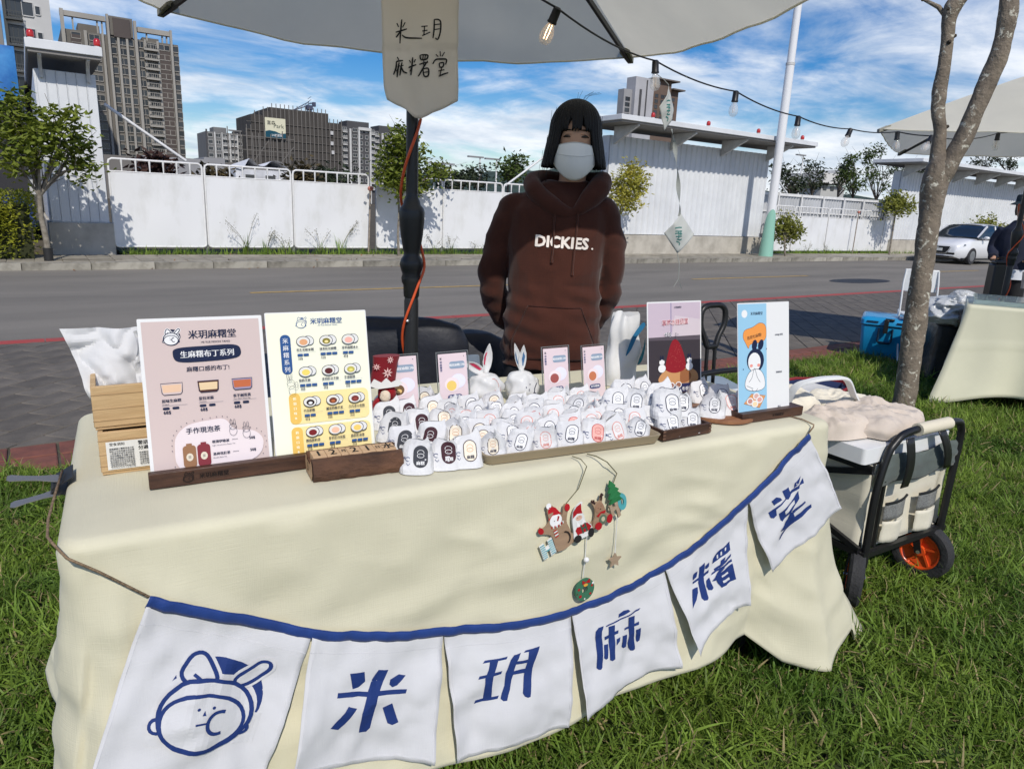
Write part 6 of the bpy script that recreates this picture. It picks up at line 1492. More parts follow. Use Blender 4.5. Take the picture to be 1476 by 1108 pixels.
def draw_rabbit(P, w, h):
    P.rect(.0015, .002, w*.55, h-.003, srgb(150,196,222)); K = DNAVY
    P.poly(ell(w*.13, h*.905, w*.055, h*.035, 12), WHITE)
    P.text('米玥麻糬堂', w*.36, h*.893, .0092, K, 'C', bold=.03)
    P.poly(smooth_line([(w*.10,h*.70,0),(w*.13,h*.76,0),(w*.28,h*.785,0),(w*.42,h*.82,0),(w*.53,h*.79,0),(w*.53,h*.68,0),(w*.40,h*.645,0),(w*.24,h*.635,0),(w*.2,h*.60,0),(w*.15,h*.645,0)], 5, True), srgb(236,152,74))
    P.line(smooth_line([(w*.10,h*.70,0),(w*.13,h*.76,0),(w*.28,h*.785,0),(w*.42,h*.82,0),(w*.53,h*.79,0),(w*.53,h*.68,0),(w*.40,h*.645,0),(w*.24,h*.635,0),(w*.2,h*.60,0),(w*.15,h*.645,0)], 5, True), .0009, srgb(90,60,50), True)
    P.text('我要吃麻糬!', w*.315, h*.69, .0105, srgb(80,50,40), 'C', rot=9, bold=.02)
    for x, r_ in ((.30,-14),(.42,-24)): P.poly(ell(w*x+.003, h*.625, w*.05, h*.05, 14, r_), K)
    P.poly(ell(w*.33, h*.49, w*.165, h*.105, 20), K); P.poly(ell(w*.31, h*.475, w*.12, h*.085, 18), WHITE)
    q = smooth_line([(w*.16,h*.24,0),(w*.13,h*.30,0),(w*.2,h*.38,0),(w*.3,h*.41,0),(w*.42,h*.40,0),(w*.5,h*.33,0),(w*.5,h*.24,0),(w*.33,h*.215,0)], 5, True); P.poly(q, WHITE); P.line(q, .0011, K, True)
    for x in (.25,.39): P.poly(ell(w*x, h*.445, w*.03, h*.014, 8), srgb(232,150,140)); 
    P.line(smooth_line([(w*.2,h*.30,0),(w*.26,h*.34,0),(w*.31,h*.42,0),(w*.36,h*.34,0),(w*.42,h*.29,0)], 5), .0011, K); P.line(ell(w*.31, h*.25, w*.06, h*.035, 10, 0, 200, 340), .001, K); P.line([(w*.16,h*.27),(w*.28,h*.24)], .001, K)
    P.poly([(w*.10,h*.115),(w*.25,h*.195),(w*.52,h*.165),(w*.40,h*.06)], srgb(214,150,96)); P.line([(w*.10,h*.115),(w*.25,h*.195),(w*.52,h*.165),(w*.40,h*.06)], .0008, srgb(110,70,50), True)
    for x, y, c in ((.22,.13,srgb(196,140,130)),(.34,.17,srgb(214,170,160)),(.40,.135,srgb(220,160,150)),(.31,.10,srgb(240,214,170))): P.poly(ell(w*x, h*y, w*.065, h*.032, 12), WHITE); P.poly(ell(w*x, h*y, w*.045, h*.022, 12), c)
    for x, y in ((.57,.585),(.10,.42)): P.poly(ell(w*x*.95, h*y, .0016, .002, 6), K)
    for y, s__ in ((.70,'LINE@ 米玥'),(.36,'粉絲專頁'),(.045,'街口')): P.text(s__, w*.79, h*y, .0056, K, 'C', bold=.03)
s_, d = on_table(1076, 612)
t = tt('card_stand', 'short walnut stand under the tall blue rabbit sign', 'stand', s_+.005, d+.006, 0); b = MB(); b.box(-.03,.205,-.012,.03,0,.026); b.build('base', WAL, t, bevel=.001)
P = Print(); P.text('米玥麻糬堂', .105, .009, .009, dk, 'C', bold=.03); P.build('engraving', lambda u, v, h: (u, -.0122-h*.4, v), t)
put_card('sign_card', 'tall half blue half white card with seated rabbit drawing, right table end', s_-.022, d+.012, .196, .302, 10, draw_rabbit, 0)

# ---- red santa doll with a snowflake cap
RED = weave('red knit', (.33,.008,.014), scale=500, bump=.5, rough=.9, var=.2, vscale=20)
DKRED = weave('maroon print cloth', (.20,.012,.018), scale=500, bump=.3, rough=.9)
s_, d = on_table(566, 612)
t = tt('santa_doll', 'red cloth santa doll with a snowflake patterned cap behind the loose mochi', 'doll', s_-.005, d+.03, 0)
b = MB(); lump(b, (0,0,.028), (.040,.030,.034), 3, .08, gather=False); b.build('body', RED, t, smooth=180)
b = MB(); b.loft([[(x*k_, y*k_-.002, z) for x, y in ell(0,0,.024,.018,16)] for z, k_ in ((.055,1.),(.075,.95),(.088,.75),(.095,.3))]); b.build('head', RED, t, smooth=180)
b = MB(); b.M = Matrix.Translation((-.01,-.002,.108)); n = 14
rg = [(-.006,.0,.030),(-.002,.018,.026),(.004,.04,.019),(.008,.062,.012)]
rings = [[(c_+r_*1.05*math.cos(2*math.pi*k/16), r_*.55*math.sin(2*math.pi*k/16), z) for k in range(16)] for c_, z, r_ in [(0,-.012,.030),(0.002,.01,.031),(.006,.035,.030),(.009,.056,.033)]]
b.loft(rings); b.build('cap', DKRED, t, smooth=60)
b = MB(); b.prism([(-.042,0),(-.03,.017),(-.012,.007),(0,.018),(.012,.006),(.03,.014),(.040,.004),(.03,-.004),(.01,-.006),(-.02,-.008)], 0, .004); o = b.build('cap_trim', mat('white felt', (.72,.71,.68), .95, sheen=.3), t, (-.008,-.02,.094)); o.rotation_euler = (R(85),0,R(-5))
b = MB(); lump(b, (-.014,-.030,.068), (.013,.011,.015), 5, .1, gather=False); b.build('beard', mat('wool beard', (.70,.58,.44), .95, bump=.6, bscale=90, sheen=.3), t, smooth=180)
b = MB(); b.prism(ell(0,0,.014,.015,10), 0, .002); o = b.build('patch', mat('dark brown felt', (.035,.016,.012), .95), t, (.012,-.033,.036)); o.rotation_euler = (R(88),0,R(8))
def flake(P, x, y, s_, c):
    for k in range(8):
        a = R(45*k); p = (x+s_*math.cos(a), y+s_*math.sin(a)); q = (x+s_*.45*math.cos(a+.32), y+s_*.45*math.sin(a+.32)); r_ = (x+s_*.45*math.cos(a-.32), y+s_*.45*math.sin(a-.32)); P.poly([(x+s_*.1*math.cos(a),y+s_*.1*math.sin(a)), r_, p, q], c)
P = Print(); flake(P, .005, .020, .014, srgb(238,196,190)); flake(P, .012, .052, .010, srgb(238,196,190)); flake(P, -.022, .036, .009, srgb(238,196,190)); P.cut(.01)
P.build('snowflake_print', lambda u, v, hh: (-.01+u, -.002-.0185*math.sqrt(max(.02, 1-(u/.034)**2))-.001-hh, .105+v), t)
P = Print(); P.text('米', 0, -.006, .018, WHITE, 'C', bold=.03); P.build('patch_mark', lambda u, v, hh: (.012+u, -.0365-hh, .036+v), t)

# ---- painted wooden HO HO ornament hanging on the cloth
BRN = wood('plywood', (.36,.24,.15), (.29,.19,.12), rough=.7)
ho = thing('christmas_ornament', 'painted plywood HO HO hanging with snowman, santa, reindeer, tree, wreath and star', 'ornament', T(0,0), TROT)
HA, HB = Vector((.866, .545)), Vector((1.085, .625))     # baseline ends in (s, z)
bx = (HB-HA).normalized(); by = Vector((-bx.y, bx.x)); LH = (HB-HA).length
def hmap(u, v, hh=0):      # u,v metres along the board
    p = HA+bx*u+by*v; return Vector((p.x, fyl(p.x, p.y)-.006-hh, p.y))
def piece(name, pts, th, c, off=0., parent=ho):
    b = MB(); b.prism(pts, 0, th); vs = [hmap(v[0], v[1], off+v[2]) for v in b.v]; b.v = [tuple(v) for v in vs]
    return b.build(name, c if not isinstance(c, tuple) else ink(c), parent)
def hp(obj_, P_, th): P_.build('paint', lambda u, v, hh: hmap(u, v, th+hh), obj_, h0=.0003, dh=.00015)
k_ = .001
tq = srgb(70,150,160)
# striped H
o = piece('letter_h', [(0,0),(.012,0),(.012,.014),(.020,.016),(.020,.0),(.034,.002),(.034,.038),(.022,.036),(.022,.026),(.012,.024),(.012,.036),(0,.034)], .004, (.75,.75,.72)); P = Print()
for k in range(7): y = .002+k*.0052; P.rect(.0005, y, .0115, y+.0024, tq); P.rect(.0215, y+.001, .0335, y+.0034, tq)
P.rect(.012,.017,.0215,.020,tq); hp(o, P, .004)
base_pts = [(.036,-.002),(.16,-.004),(.215,-.004),(.216,.016),(.205,.022),(.17,.018),(.13,.02),(.09,.03),(.05,.03),(.038,.02)]
piece('base_board', [(.034,-.002),(.178,-.003),(.178,.016),(.14,.018),(.10,.016),(.06,.018),(.034,.016)], .003, BRN, -.002)
# snowman
sm = piece('snowman', smooth_line([(.038,.0,0),(.078,.0,0),(.082,.03,0),(.080,.055,0),(.095,.082,0),(.088,.090,0),(.074,.072,0),(.070,.085,0),(.060,.104,0),(.052,.108,0),(.044,.095,0),(.040,.075,0),(.022,.068,0),(.016,.074,0),(.010,.062,0),(.030,.048,0),(.036,.035,0)], 3, True), .004, BRN); P = Print()
P.poly(ell(.056,.070,.0155,.0145,18), WHITE); P.poly([(.040,.078),(.046,.098),(.054,.106),(.066,.096),(.073,.078),(.056,.083)], srgb(170,20,30)); P.poly(ell(.052,.107,.0065,.0065,12), WHITE)
P.poly([(.058,.068),(.064,.078),(.067,.074),(.061,.066)], srgb(170,30,40)); P.poly(ell(.052,.071,.0012,.0012,6), BLACK); P.poly(ell(.064,.072,.0012,.0012,6), BLACK)
for k in range(8): P.rect(.040+k*.0042, .053+.001*abs(k-4), .0421+k*.0042, .059+.001*abs(k-4), srgb(180,30,40) if k % 2 == 0 else WHITE)
for k in range(5): P.rect(.042,.034+k*.004,.051,.0362+k*.004, srgb(180,30,40) if k % 2 == 0 else WHITE)
P.poly(ell(.014,.068,.0065,.0085,10,20), srgb(170,20,30)); P.poly(ell(.091,.084,.0065,.0085,10,-20), srgb(170,20,30)); P.line(ell(.064,.022,.012,.014,12,0,-80,80), .003, srgb(40,28,24)); hp(sm, P, .004)
# santa
sa = piece('santa_figure', smooth_line([(.085,.0,0),(.128,-.002,0),(.132,.018,0),(.122,.030,0),(.122,.048,0),(.120,.066,0),(.128,.078,0),(.112,.074,0),(.100,.062,0),(.092,.045,0),(.088,.022,0)], 3, True), .0045, (.70,.70,.68), .001); P = Print()
P.poly([(.095,.052),(.101,.066),(.112,.074),(.124,.077),(.120,.062),(.120,.054),(.108,.058)], srgb(160,22,30)); P.poly(ell(.109,.047,.008,.006,12), srgb(210,170,150)); P.poly(ell(.106,.048,.001,.001,6), BLACK); P.poly(ell(.112,.049,.001,.001,6), BLACK)
P.poly([(.092,.022),(.100,.030),(.124,.028),(.132,.014),(.124,.008),(.094,.010)], srgb(160,22,30)); P.poly([(.098,.028),(.120,.034),(.116,.040),(.108,.026),(.102,.042)], WHITE)
P.poly([(.106,.008),(.110,.008),(.110,.017),(.116,.017),(.116,.008),(.120,.008),(.120,.030),(.116,.030),(.116,.022),(.110,.022),(.110,.030),(.106,.030)], srgb(60,80,66)); P.poly(ell(.091,.002,.010,.009,12), BLACK); P.poly(ell(.126,.000,.008,.011,12,-20), BLACK); hp(sa, P, .0055)
# reindeer
rd = piece('reindeer_figure', smooth_line([(.136,.004,0),(.180,.002,0),(.186,.012,0),(.178,.024,0),(.176,.04,0),(.174,.052,0),(.178,.060,0),(.181,.070,0),(.174,.066,0),(.169,.058,0),(.160,.060,0),(.154,.068,0),(.148,.066,0),(.150,.056,0),(.150,.044,0),(.146,.030,0),(.138,.016,0)], 3, True), .004, BRN, .001); P = Print()
for pts in (((.156,.058),(.150,.066),(.148,.070)), ((.152,.063),(.156,.068)), ((.172,.058),(.178,.067),(.180,.072)), ((.176,.064),(.173,.069)), ((.178,.067),(.183,.067))): P.line(pts, .0045, srgb(50,30,28))
P.poly(ell(.163,.044,.012,.013,14), srgb(150,116,92)); P.poly(ell(.159,.046,.0011,.0011,6), BLACK); P.poly(ell(.168,.047,.0011,.0011,6), BLACK); P.poly(ell(.164,.041,.002,.0014,8), BLACK)
P.poly([(.150,.030),(.163,.034),(.177,.031),(.172,.025),(.163,.030),(.154,.024)], srgb(170,20,30)); P.poly(ell(.164,.014,.010,.011,14), srgb(90,110,90)); P.poly(ell(.164,.014,.005,.006,10), srgb(190,180,150)); P.poly(ell(.148,.004,.009,.010,12,25), srgb(165,22,32)); P.poly(ell(.180,.006,.008,.011,12,-25), srgb(165,22,32)); hp(rd, P, .005)
# plain H, tree, O
piece('letter_h', [(.188,.004),(.196,.005),(.196,.016),(.203,.017),(.203,-.006),(.212,-.004),(.212,.036),(.203,.034),(.203,.024),(.196,.023),(.196,.034),(.188,.032)], .005, wood('light plywood', (.42,.31,.22), (.34,.25,.17)), .001)
tr_ = [(.196,.036),(.226,.030),(.219,.043),(.226,.044),(.218,.056),(.224,.058),(.215,.068),(.218,.071),(.209,.086),(.199,.074),(.203,.073),(.193,.062),(.199,.061),(.189,.049),(.197,.048),(.188,.036)]
piece('tree_figure', [(x+.002, y) for x, y in tr_], .005, (.02,.16,.05), .003)
b = MB(); ring = []
for k in range(24):
    a = 2*math.pi*k/24; ring.append([hmap(.226+(.010+.005*e)*math.cos(a), .022+(.0145+.005*e)*math.sin(a), .001+.005*f) for e, f in ((-1,0),(1,0),(1,1),(-1,1))])
b.loft(ring+[ring[0]], cap=False); b.build('letter_o', ink(srgb(80,160,165)), ho)
# strings, bead, wreath, star
b = MB()
def sgl(a, c_): b.tube([Vector((a[0], fyl(*a)-.007, a[1])), Vector(((a[0]+c_[0])/2, fyl((a[0]+c_[0])/2, (a[1]+c_[1])/2)-.005, (a[1]+c_[1])/2)), Vector((c_[0], fyl(*c_)-.007, c_[1]))], .0011, 5)
w1 = hmap(.118,-.002); st1 = hmap(.206, 0)
sgl((w1.x, w1.z), (w1.x-.0, .475)); sgl((st1.x, st1.z), (st1.x, .518)); b.build('white_string', mat('white thread', (.7,.7,.68), .8), ho)
b = MB(); b.ball((w1.x, fyl(w1.x,.52)-.010, .522), .0065, 12, 8); b.build('bead', mat('white bead', (.78,.78,.78), .3), ho, smooth=180)
b = MB(); ring = []
for k in range(28):
    a = 2*math.pi*k/28; ring.append([Vector((w1.x+(.0165+.009*e)*math.cos(a), fyl(w1.x,.45)-.012-.005*f, .449+(.0185+.009*e)*math.sin(a))) for e, f in ((-1,0),(1,0),(1,1),(-1,1))])
b.loft(ring+[ring[0]], cap=False); wr = b.build('wreath', ink(srgb(60,110,84)), ho)
P = Print()
for x, y, c, r_ in ((-.017,.004,srgb(170,20,30),.0035),(.018,.008,srgb(170,20,30),.003),(-.012,-.014,srgb(170,20,30),.004),(.015,-.012,srgb(170,20,30),.003),(.020,.014,WHITE,.003),(.0,-.022,WHITE,.002),(-.021,-.006,srgb(90,40,30),.002)): P.poly(ell(x,y,r_,r_,10), c)
P.poly([(-.010,.026),(.0,.020),(.010,.028),(.012,.016),(.0,.019),(-.009,.015)], srgb(170,20,30)); P.poly(ell(0,.013,.006,.004,10), srgb(220,160,60))
P.build('paint', lambda u, v, hh: Vector((w1.x+u, fyl(w1.x,.45)-.0172-hh, .449+v)), wr)
b = MB(); pts = []
for k in range(10): a = R(90+36*k); r_ = .019 if k % 2 == 0 else .0095; pts.append((r_*math.cos(a), r_*math.sin(a)))
b.prism(pts, 0, .004); b.v = [(st1.x+v[0], fyl(st1.x,.5)-.008-v[2], .502+v[1]) for v in b.v]; b.build('star', MATS['light plywood'], ho)
b = MB(); 
l0 = hmap(.085,.085); b.tube([l0, Vector((.955, fyl(.955,.68)-.004, .69)), Vector((.968, -.026, .742)), Vector((.965,-.006,.752)), Vector((.96,.02,.7505))], .0011, 5)
l1 = hmap(.212,.066); b.tube([l1, Vector((1.06, fyl(1.06,.70)-.004, .708)), Vector((1.022,-.026,.744)), Vector((1.008,-.004,.752)), Vector((1.0,.02,.7505))], .0013, 5)
b.build('hanging_cord', mat('olive cord', (.13,.12,.06), .9), ho)
# ================================================================ parasols, string lights, hanging papers
CANV = weave('grey beige parasol canvas', (.88,.85,.73), scale=500, bump=.15, rough=.85, thin=.46, var=.04, vscale=2)
IRON = mat('black cast iron', (.018,.019,.02), .38, spec=.5, bump=.1, bscale=80)
ORG = mat('orange cable', (.62,.09,.025), .5, var=.15, vscale=20)
def parasol(label, ctr, rot, side, zc, zp, seed=0, orn=1.145, sag=.10, off=(0,0)):
    t = thing('parasol', label, 'parasol', (ctr[0], ctr[1], 0), rot); h = side/2
    OF = Matrix.Rotation(-rot, 3, 'Z') @ Vector((off[0], off[1], 0)); MO = Matrix.Translation(OF)
    def MBO(): q = MB(); q.M = MO; return q
    # four panels: ribs to the corners, fabric sagging between them
    def panel(k):
        a0, a1 = k*math.pi/2+math.pi/4, (k+1)*math.pi/2+math.pi/4; c0 = Vector((math.cos(a0), math.sin(a0)))*h*math.sqrt(2); c1 = Vector((math.cos(a1), math.sin(a1)))*h*math.sqrt(2)
        def fn(u, v):
            e = c0.lerp(c1, u); p = e*v; cu = 4*u*(1-u)
            rz = zp-(zp-zc)*(v**1.08); z = rz - sag*cu*(v**1.6) + .012*mnoise.noise(Vector((u*6+k*3+seed, v*5, 1)))*v*(cu**.5) + .010*math.sin(u*40)*v*v*cu*.4
            return Vector((p.x, p.y, z))
        return fn
    for k in range(4):
        b = MBO(); b.grid(panel(k), 26, 22); c = b.build('canopy_panel', CANV, t, smooth=180)
        fn = panel(k); b = MBO(); b.tube([fn(i/26, 1)-Vector((0,0,.004)) for i in range(27)], .0045, 5); b.build('hem', CANV, t, smooth=180)
    for k in range(4):
        a = k*math.pi/2+math.pi/4; tip = Vector((math.cos(a)*h*1.414, math.sin(a)*h*1.414, zc-.012)); top = Vector((math.cos(a)*.06, math.sin(a)*.06, zp-.06))
        b = MBO(); b.bar(top, tip*.995, .016, .022); b.build('rib', IRON, t)
        b = MBO(); b.bar(Vector((math.cos(a)*.045, math.sin(a)*.045, zp-.52)), top.lerp(tip, .52)-Vector((0,0,.012)), .012, .016); b.build('strut', IRON, t)
        b = MBO(); d = (tip-top).normalized(); q = tip-d*.09; s1 = Vector((-math.sin(a), math.cos(a), 0))
        b.add([q+s1*.03+Vector((0,0,-.012)), q-s1*.03+Vector((0,0,-.012)), tip-s1*.016+d*.012-Vector((0,0,.020)), tip+s1*.016+d*.012-Vector((0,0,.020)), q+s1*.03+Vector((0,0,.014)), q-s1*.03+Vector((0,0,.014)), tip-s1*.016+d*.012+Vector((0,0,.01)), tip+s1*.016+d*.012+Vector((0,0,.01))], [(3,2,1,0),(4,5,6,7),(0,1,5,4),(1,2,6,5),(2,3,7,6),(3,0,4,7)])
        b.build('corner_pocket', mat('pocket canvas', (.26,.25,.20), .8), t, bevel=.003)
    b = MB(); b.tube([(0,0,.05),(0,0,zp-.95),(0,0,zp-.85),OF*.5+Vector((0,0,zp-.6)),OF+Vector((0,0,zp-.35)),OF+Vector((0,0,zp-.02))], .0215, 18); b.build('pole', IRON, t, smooth=60)
    o = orn; b = MB()
    b.lathe([(.026,o-.21),(.034,o-.20),(.036,o-.16),(.042,o-.150),(.045,o-.135),(.040,o-.12),(.046,o-.105),(.052,o-.085),(.046,o-.066),(.036,o-.055),(.034,o-.045),(.038,o-.03),(.048,o+.02),(.054,o+.075),(.055,o+.10),(.050,o+.115),(.038,o+.125),(.034,o+.14),(.027,o+.15),(.026,o+.165)], 28)
    b.v = [(v[0]*.84, v[1]*.84, v[2]) for v in b.v]; b.build('ornament', IRON, t, smooth=35)
    b = MB(); b.lathe([(.0265,.0),(.0265,o-.22),(.023,o-.2)], 18); b.build('lower_pole', IRON, t, smooth=35)
    b = MB(); b.ball((-.016,-.0265,o-.29), (.007,.007,.007), 8, 6); b.build('bolt', mat('bright bolt', (.6,.6,.6), .25, metal=.8), t, smooth=180)
    b = MB(); b.lathe([(.27,0),(.27,.035),(.10,.06),(.045,.08),(.04,.2)], 28); b.build('base', mat('base iron', (.03,.03,.03), .6), t, smooth=40)
    b = MBO(); b.lathe([(.05,zp-.56),(.055,zp-.50),(.05,zp-.47)], 16); b.lathe([(.065,zp-.09),(.07,zp-.05),(.02,zp+.02)], 16); b.build('hub', IRON, t, smooth=40)
    return t
ANG = R(-20)
parasol('big square grey beige parasol over the stall, seen from below, with a black iron pole', (1.14, 2.34), ANG, 2.35, 2.10, 2.62, 1, off=(.17, .05))
parasol('second grey beige parasol over the neighbouring stall at the right edge', (7.60, 2.88), R(24), 2.35, 2.05, 2.66, 6, sag=.04)
# orange cables wound round both poles
def cable(label, x, y, turns, z0, z1, r, ph):
    t = thing('power_cable', label, 'cable', (x, y, 0)); b = MB(); pts = []
    for k in range(90):
        f = k/89; z = z0+(z1-z0)*f; a = ph+turns*2*math.pi*f; rr_ = r-.003+.022*math.exp(-((z-1.21)/.10)**2)+.012*math.exp(-((z-1.05)/.05)**2)+.006; pts.append((rr_*math.cos(a), rr_*math.sin(a), z))
    b.tube(pts, .0052, 6); b.build('cable', ORG, t, smooth=180)
cable('orange power cable spiralling up the black pole of the big parasol', 1.14, 2.34, 2.3, .3, 1.56, .030, 3.4)
cable('orange power cable wound round the second parasol pole at the right edge', 7.60, 2.88, 2.0, .5, 1.5, .030, 2.0)
# paper strip with the handwritten stall name
t = thing('hanging_paper_sign', 'long paper strip with the stall name handwritten in black, hanging before the parasol pole', 'sign', (0,0,0))
PY = 2.24
def PS(px, py): return aty(px, py, PY)
C = mat('warm white paper', (.84,.78,.70), .75, thin=.45, var=.04, vscale=3)
def edgeL(py): return 550+ (py-20)*.025 if py < 120 else 552.5+(py-120)**1.5*.045
def edgeR(py): return 661-(py-10)*.008
def fnp(u, v):
    py = -70+v*(172+70)
    bot = 150+22*math.exp(-((u-.36)/.22)**2)-6*max(0, u-.4)*1.2 if True else 170
    bt = [144, 152, 157, 168, 172, 168, 163, 160, 156, 151, 146]; k = u*10; i = min(9, int(k)); bot = bt[i]+(bt[i+1]-bt[i])*(k-i)
    py = -70+v*(bot+70); L, R_ = edgeL(py)-py*0, edgeR(py)
    if u < .3 and v > .93: pass
    px = L+(R_-L)*u; q = PS(px, py)
    dent_ = .016*math.exp(-((u-.36)/.10)**2)*v*v - .012*math.sin(math.pi*u)+.006*mnoise.noise(Vector((u*3, v*5, 2))) + .006*math.exp(-((py-72)/3)**2)
    return (q.x, PY+dent_, q.z)
b = MB(); b.grid(fnp, 24, 40); o = b.build('paper', C, t, smooth=180); o.modifiers.new('thickness', 'SOLIDIFY').thickness = .0005
st = [[(292,180),(286,260),(276,392)],[(250,212),(266,246)],[(322,205),(300,250)],[(240,292),(290,278),(340,262)],[(278,288),(262,312),(243,338)],[(296,316),(330,338),(400,344),(466,348)],
 [(460,244),(514,240)],[(468,284),(512,278)],[(488,243),(480,324)],[(466,326),(536,294)],
 [(574,180),(570,270),(560,348)],[(576,182),(612,182),(633,206),(628,290),(606,356),(582,346)],[(578,228),(626,222)],[(574,272),(622,264)],
 [(250,512),(263,538)],[(240,556),(262,548),(300,544)],[(243,556),(240,610),(220,668)],[(266,560),(256,630),(250,692)],[(252,600),(274,590)],[(262,606),(244,640)],[(290,560),(280,620),(274,676)],[(274,596),(304,586)],[(284,600),(304,640),(340,654)],
 [(388,514),(380,600),(374,672)],[(358,540),(370,562)],[(410,532),(398,560)],[(350,606),(380,594),(416,580)],[(380,600),(364,640)],
 [(448,498),(480,494),(516,500),(504,532),(456,536),(446,498)],[(474,498),(470,532)],[(494,498),(488,532)],[(440,580),(480,566),(520,560)],[(480,545),(478,590)],[(516,548),(480,600),(434,684)],[(470,622),(520,614),(520,676),(484,682),(472,622)],[(476,650),(518,644)],
 [(632,460),(634,506)],[(590,488),(612,510)],[(672,468),(648,506)],[(562,576),(590,536),(640,530),(690,534),(680,578)],[(622,566),(662,562),(656,596),(628,600),(622,566)],[(612,636),(668,624)],[(646,602),(622,684)],[(614,684),(660,664),(704,650)]]
def inv(px, py):   # pixel on the sheet -> (u, v)
    lo, hi = 0., 1.; u = .5
    for _ in range(3):
        bt = [144, 152, 157, 168, 172, 168, 163, 160, 156, 151, 146]; k = u*10; i = min(9, max(0, int(k))); bot = bt[i]+(bt[i+1]-bt[i])*(k-i)
        v = (py+70)/(bot+70); u = (px-edgeL(py))/(edgeR(py)-edgeL(py))
    return min(1, max(0, u)), v
P = Print()
for s_ in st:
    q = smooth_line([(530+x/6.157, y/6.157, 0) for x, y in s_], 4) if len(s_) > 2 else [Vector((530+x/6.157, y/6.157, 0)) for x, y in s_]
    n = len(q); P.line([p.to_2d() for p in q], [2.4*(1-.35*abs(2*k/(n-1)-1)**2) for k in range(n)], BLACK)
P.build('handwriting', lambda u, v, hh: Vector(fnp(*inv(u, v)))-Vector((0, .001+hh, 0)), o, h0=.0008, dh=.00006)
b = MB(); a = Vector(fnp(.05, 0)); c_ = Vector(fnp(.95, 0)); b.tube([a-Vector((.02,0,0)), c_+Vector((.02,0,0))], .005, 6); b.tube([(a+c_)/2, Vector((1.14, 2.30, 2.5))], .002, 5); b.build('top_stick', IRON, t)
# string lights
BULB = mat('bulb glass', (.85,.85,.84), .04, alpha=.30, spec=1.)
SOCK = mat('black socket', (.014,.014,.015), .4)
FIL = mat('unlit filament', (.55,.30,.12), .4)
bulb_me = None
Cn = lambda k: Vector((1.14,2.34,0))
def crn(a): return Matrix.Rotation(ANG, 3, 'Z') @ Vector((math.cos(a), math.sin(a), 0))*1.175*math.sqrt(2)+Vector((1.14,2.34,2.1))
pts_px = [((700,-60),2.55),((803,12),2.75),((945,88),3.55),((1061,132),4.1),((1151,168),4.55),((1226,186),5.0),((1294,190),5.3),((1343,196),5.1),((1439,192),5.9),((1500,175),6.4)]
def dpt(px, py, D): d = ray(px, py); return Vector((0,0,CH))+d*(D/d.dot(fw))
nodes = [dpt(p[0], p[1], D) for p, D in pts_px]
line = []
for i in range(len(nodes)-1):
    a, c_ = nodes[i], nodes[i+1]
    for k in range(10): f = k/10; line.append(a.lerp(c_, f)-Vector((0,0,.045*4*f*(1-f)*(a-c_).length*.6)))
t = thing('string_light_cable', 'black cord carrying clear bulbs from the big parasol past the tree to the second parasol', 'light cord', (0,0,0))
b = MB(); b.tube(line, .0042, 6); b.build('cord', SOCK, t, smooth=180)
LN = ['first bulb, under the big parasol beside its rib, glowing filament', 'bulb hanging at the right corner of the big parasol', 'clear bulb left of the tall white pole', 'clear bulb just right of the tall white pole', 'tilted clear bulb left of the second parasol', 'clear bulb before the left corner of the second parasol', 'clear bulb touching the left tree limb', 'clear bulb right of the tree under the second parasol']
sk = MB(); sk.lathe([(.009,.012),(.017,.006),(.018,-.04),(.020,-.044),(.020,-.050),(.012,-.052)], 14); SKM = sk.mesh('socket', SOCK, 50)
gb = MB(); gb.lathe([(.014,-.050),(.0155,-.06),(.024,-.078),(.028,-.098),(.026,-.115),(.016,-.130),(.002,-.1345)], 18); GLM = gb.mesh('glass', BULB, 180)
f_ = MB()
for x in (-.006, .006): f_.tube([(x,0,-.056),(x*1.3,0,-.085),(x,0,-.112)], .0012, 4)
FLM = f_.mesh('filament', FIL); 
LIT = mat('lit filament', (.9,.55,.25), .4, emit=((1,.62,.30), 14)); f2m = FLM.copy(); f2m.materials[0] = LIT
tilts = [(R(28),R(8)),(0,R(-5)),(0,R(3)),(0,R(2)),(R(-2),R(30)),(0,R(-6)),(0,R(38)),(0,R(2))]
for k, lab in enumerate(LN):
    p = nodes[k+1]; tt_ = thing('light_bulb', lab, 'bulb', p-Vector((0,0,.008)), (tilts[k][0], tilts[k][1], 0), 'clear bulbs on the black cord')
    place('socket', SKM, tt_); place('glass', GLM, tt_); place('filament', f2m if k == 0 else FLM, tt_)
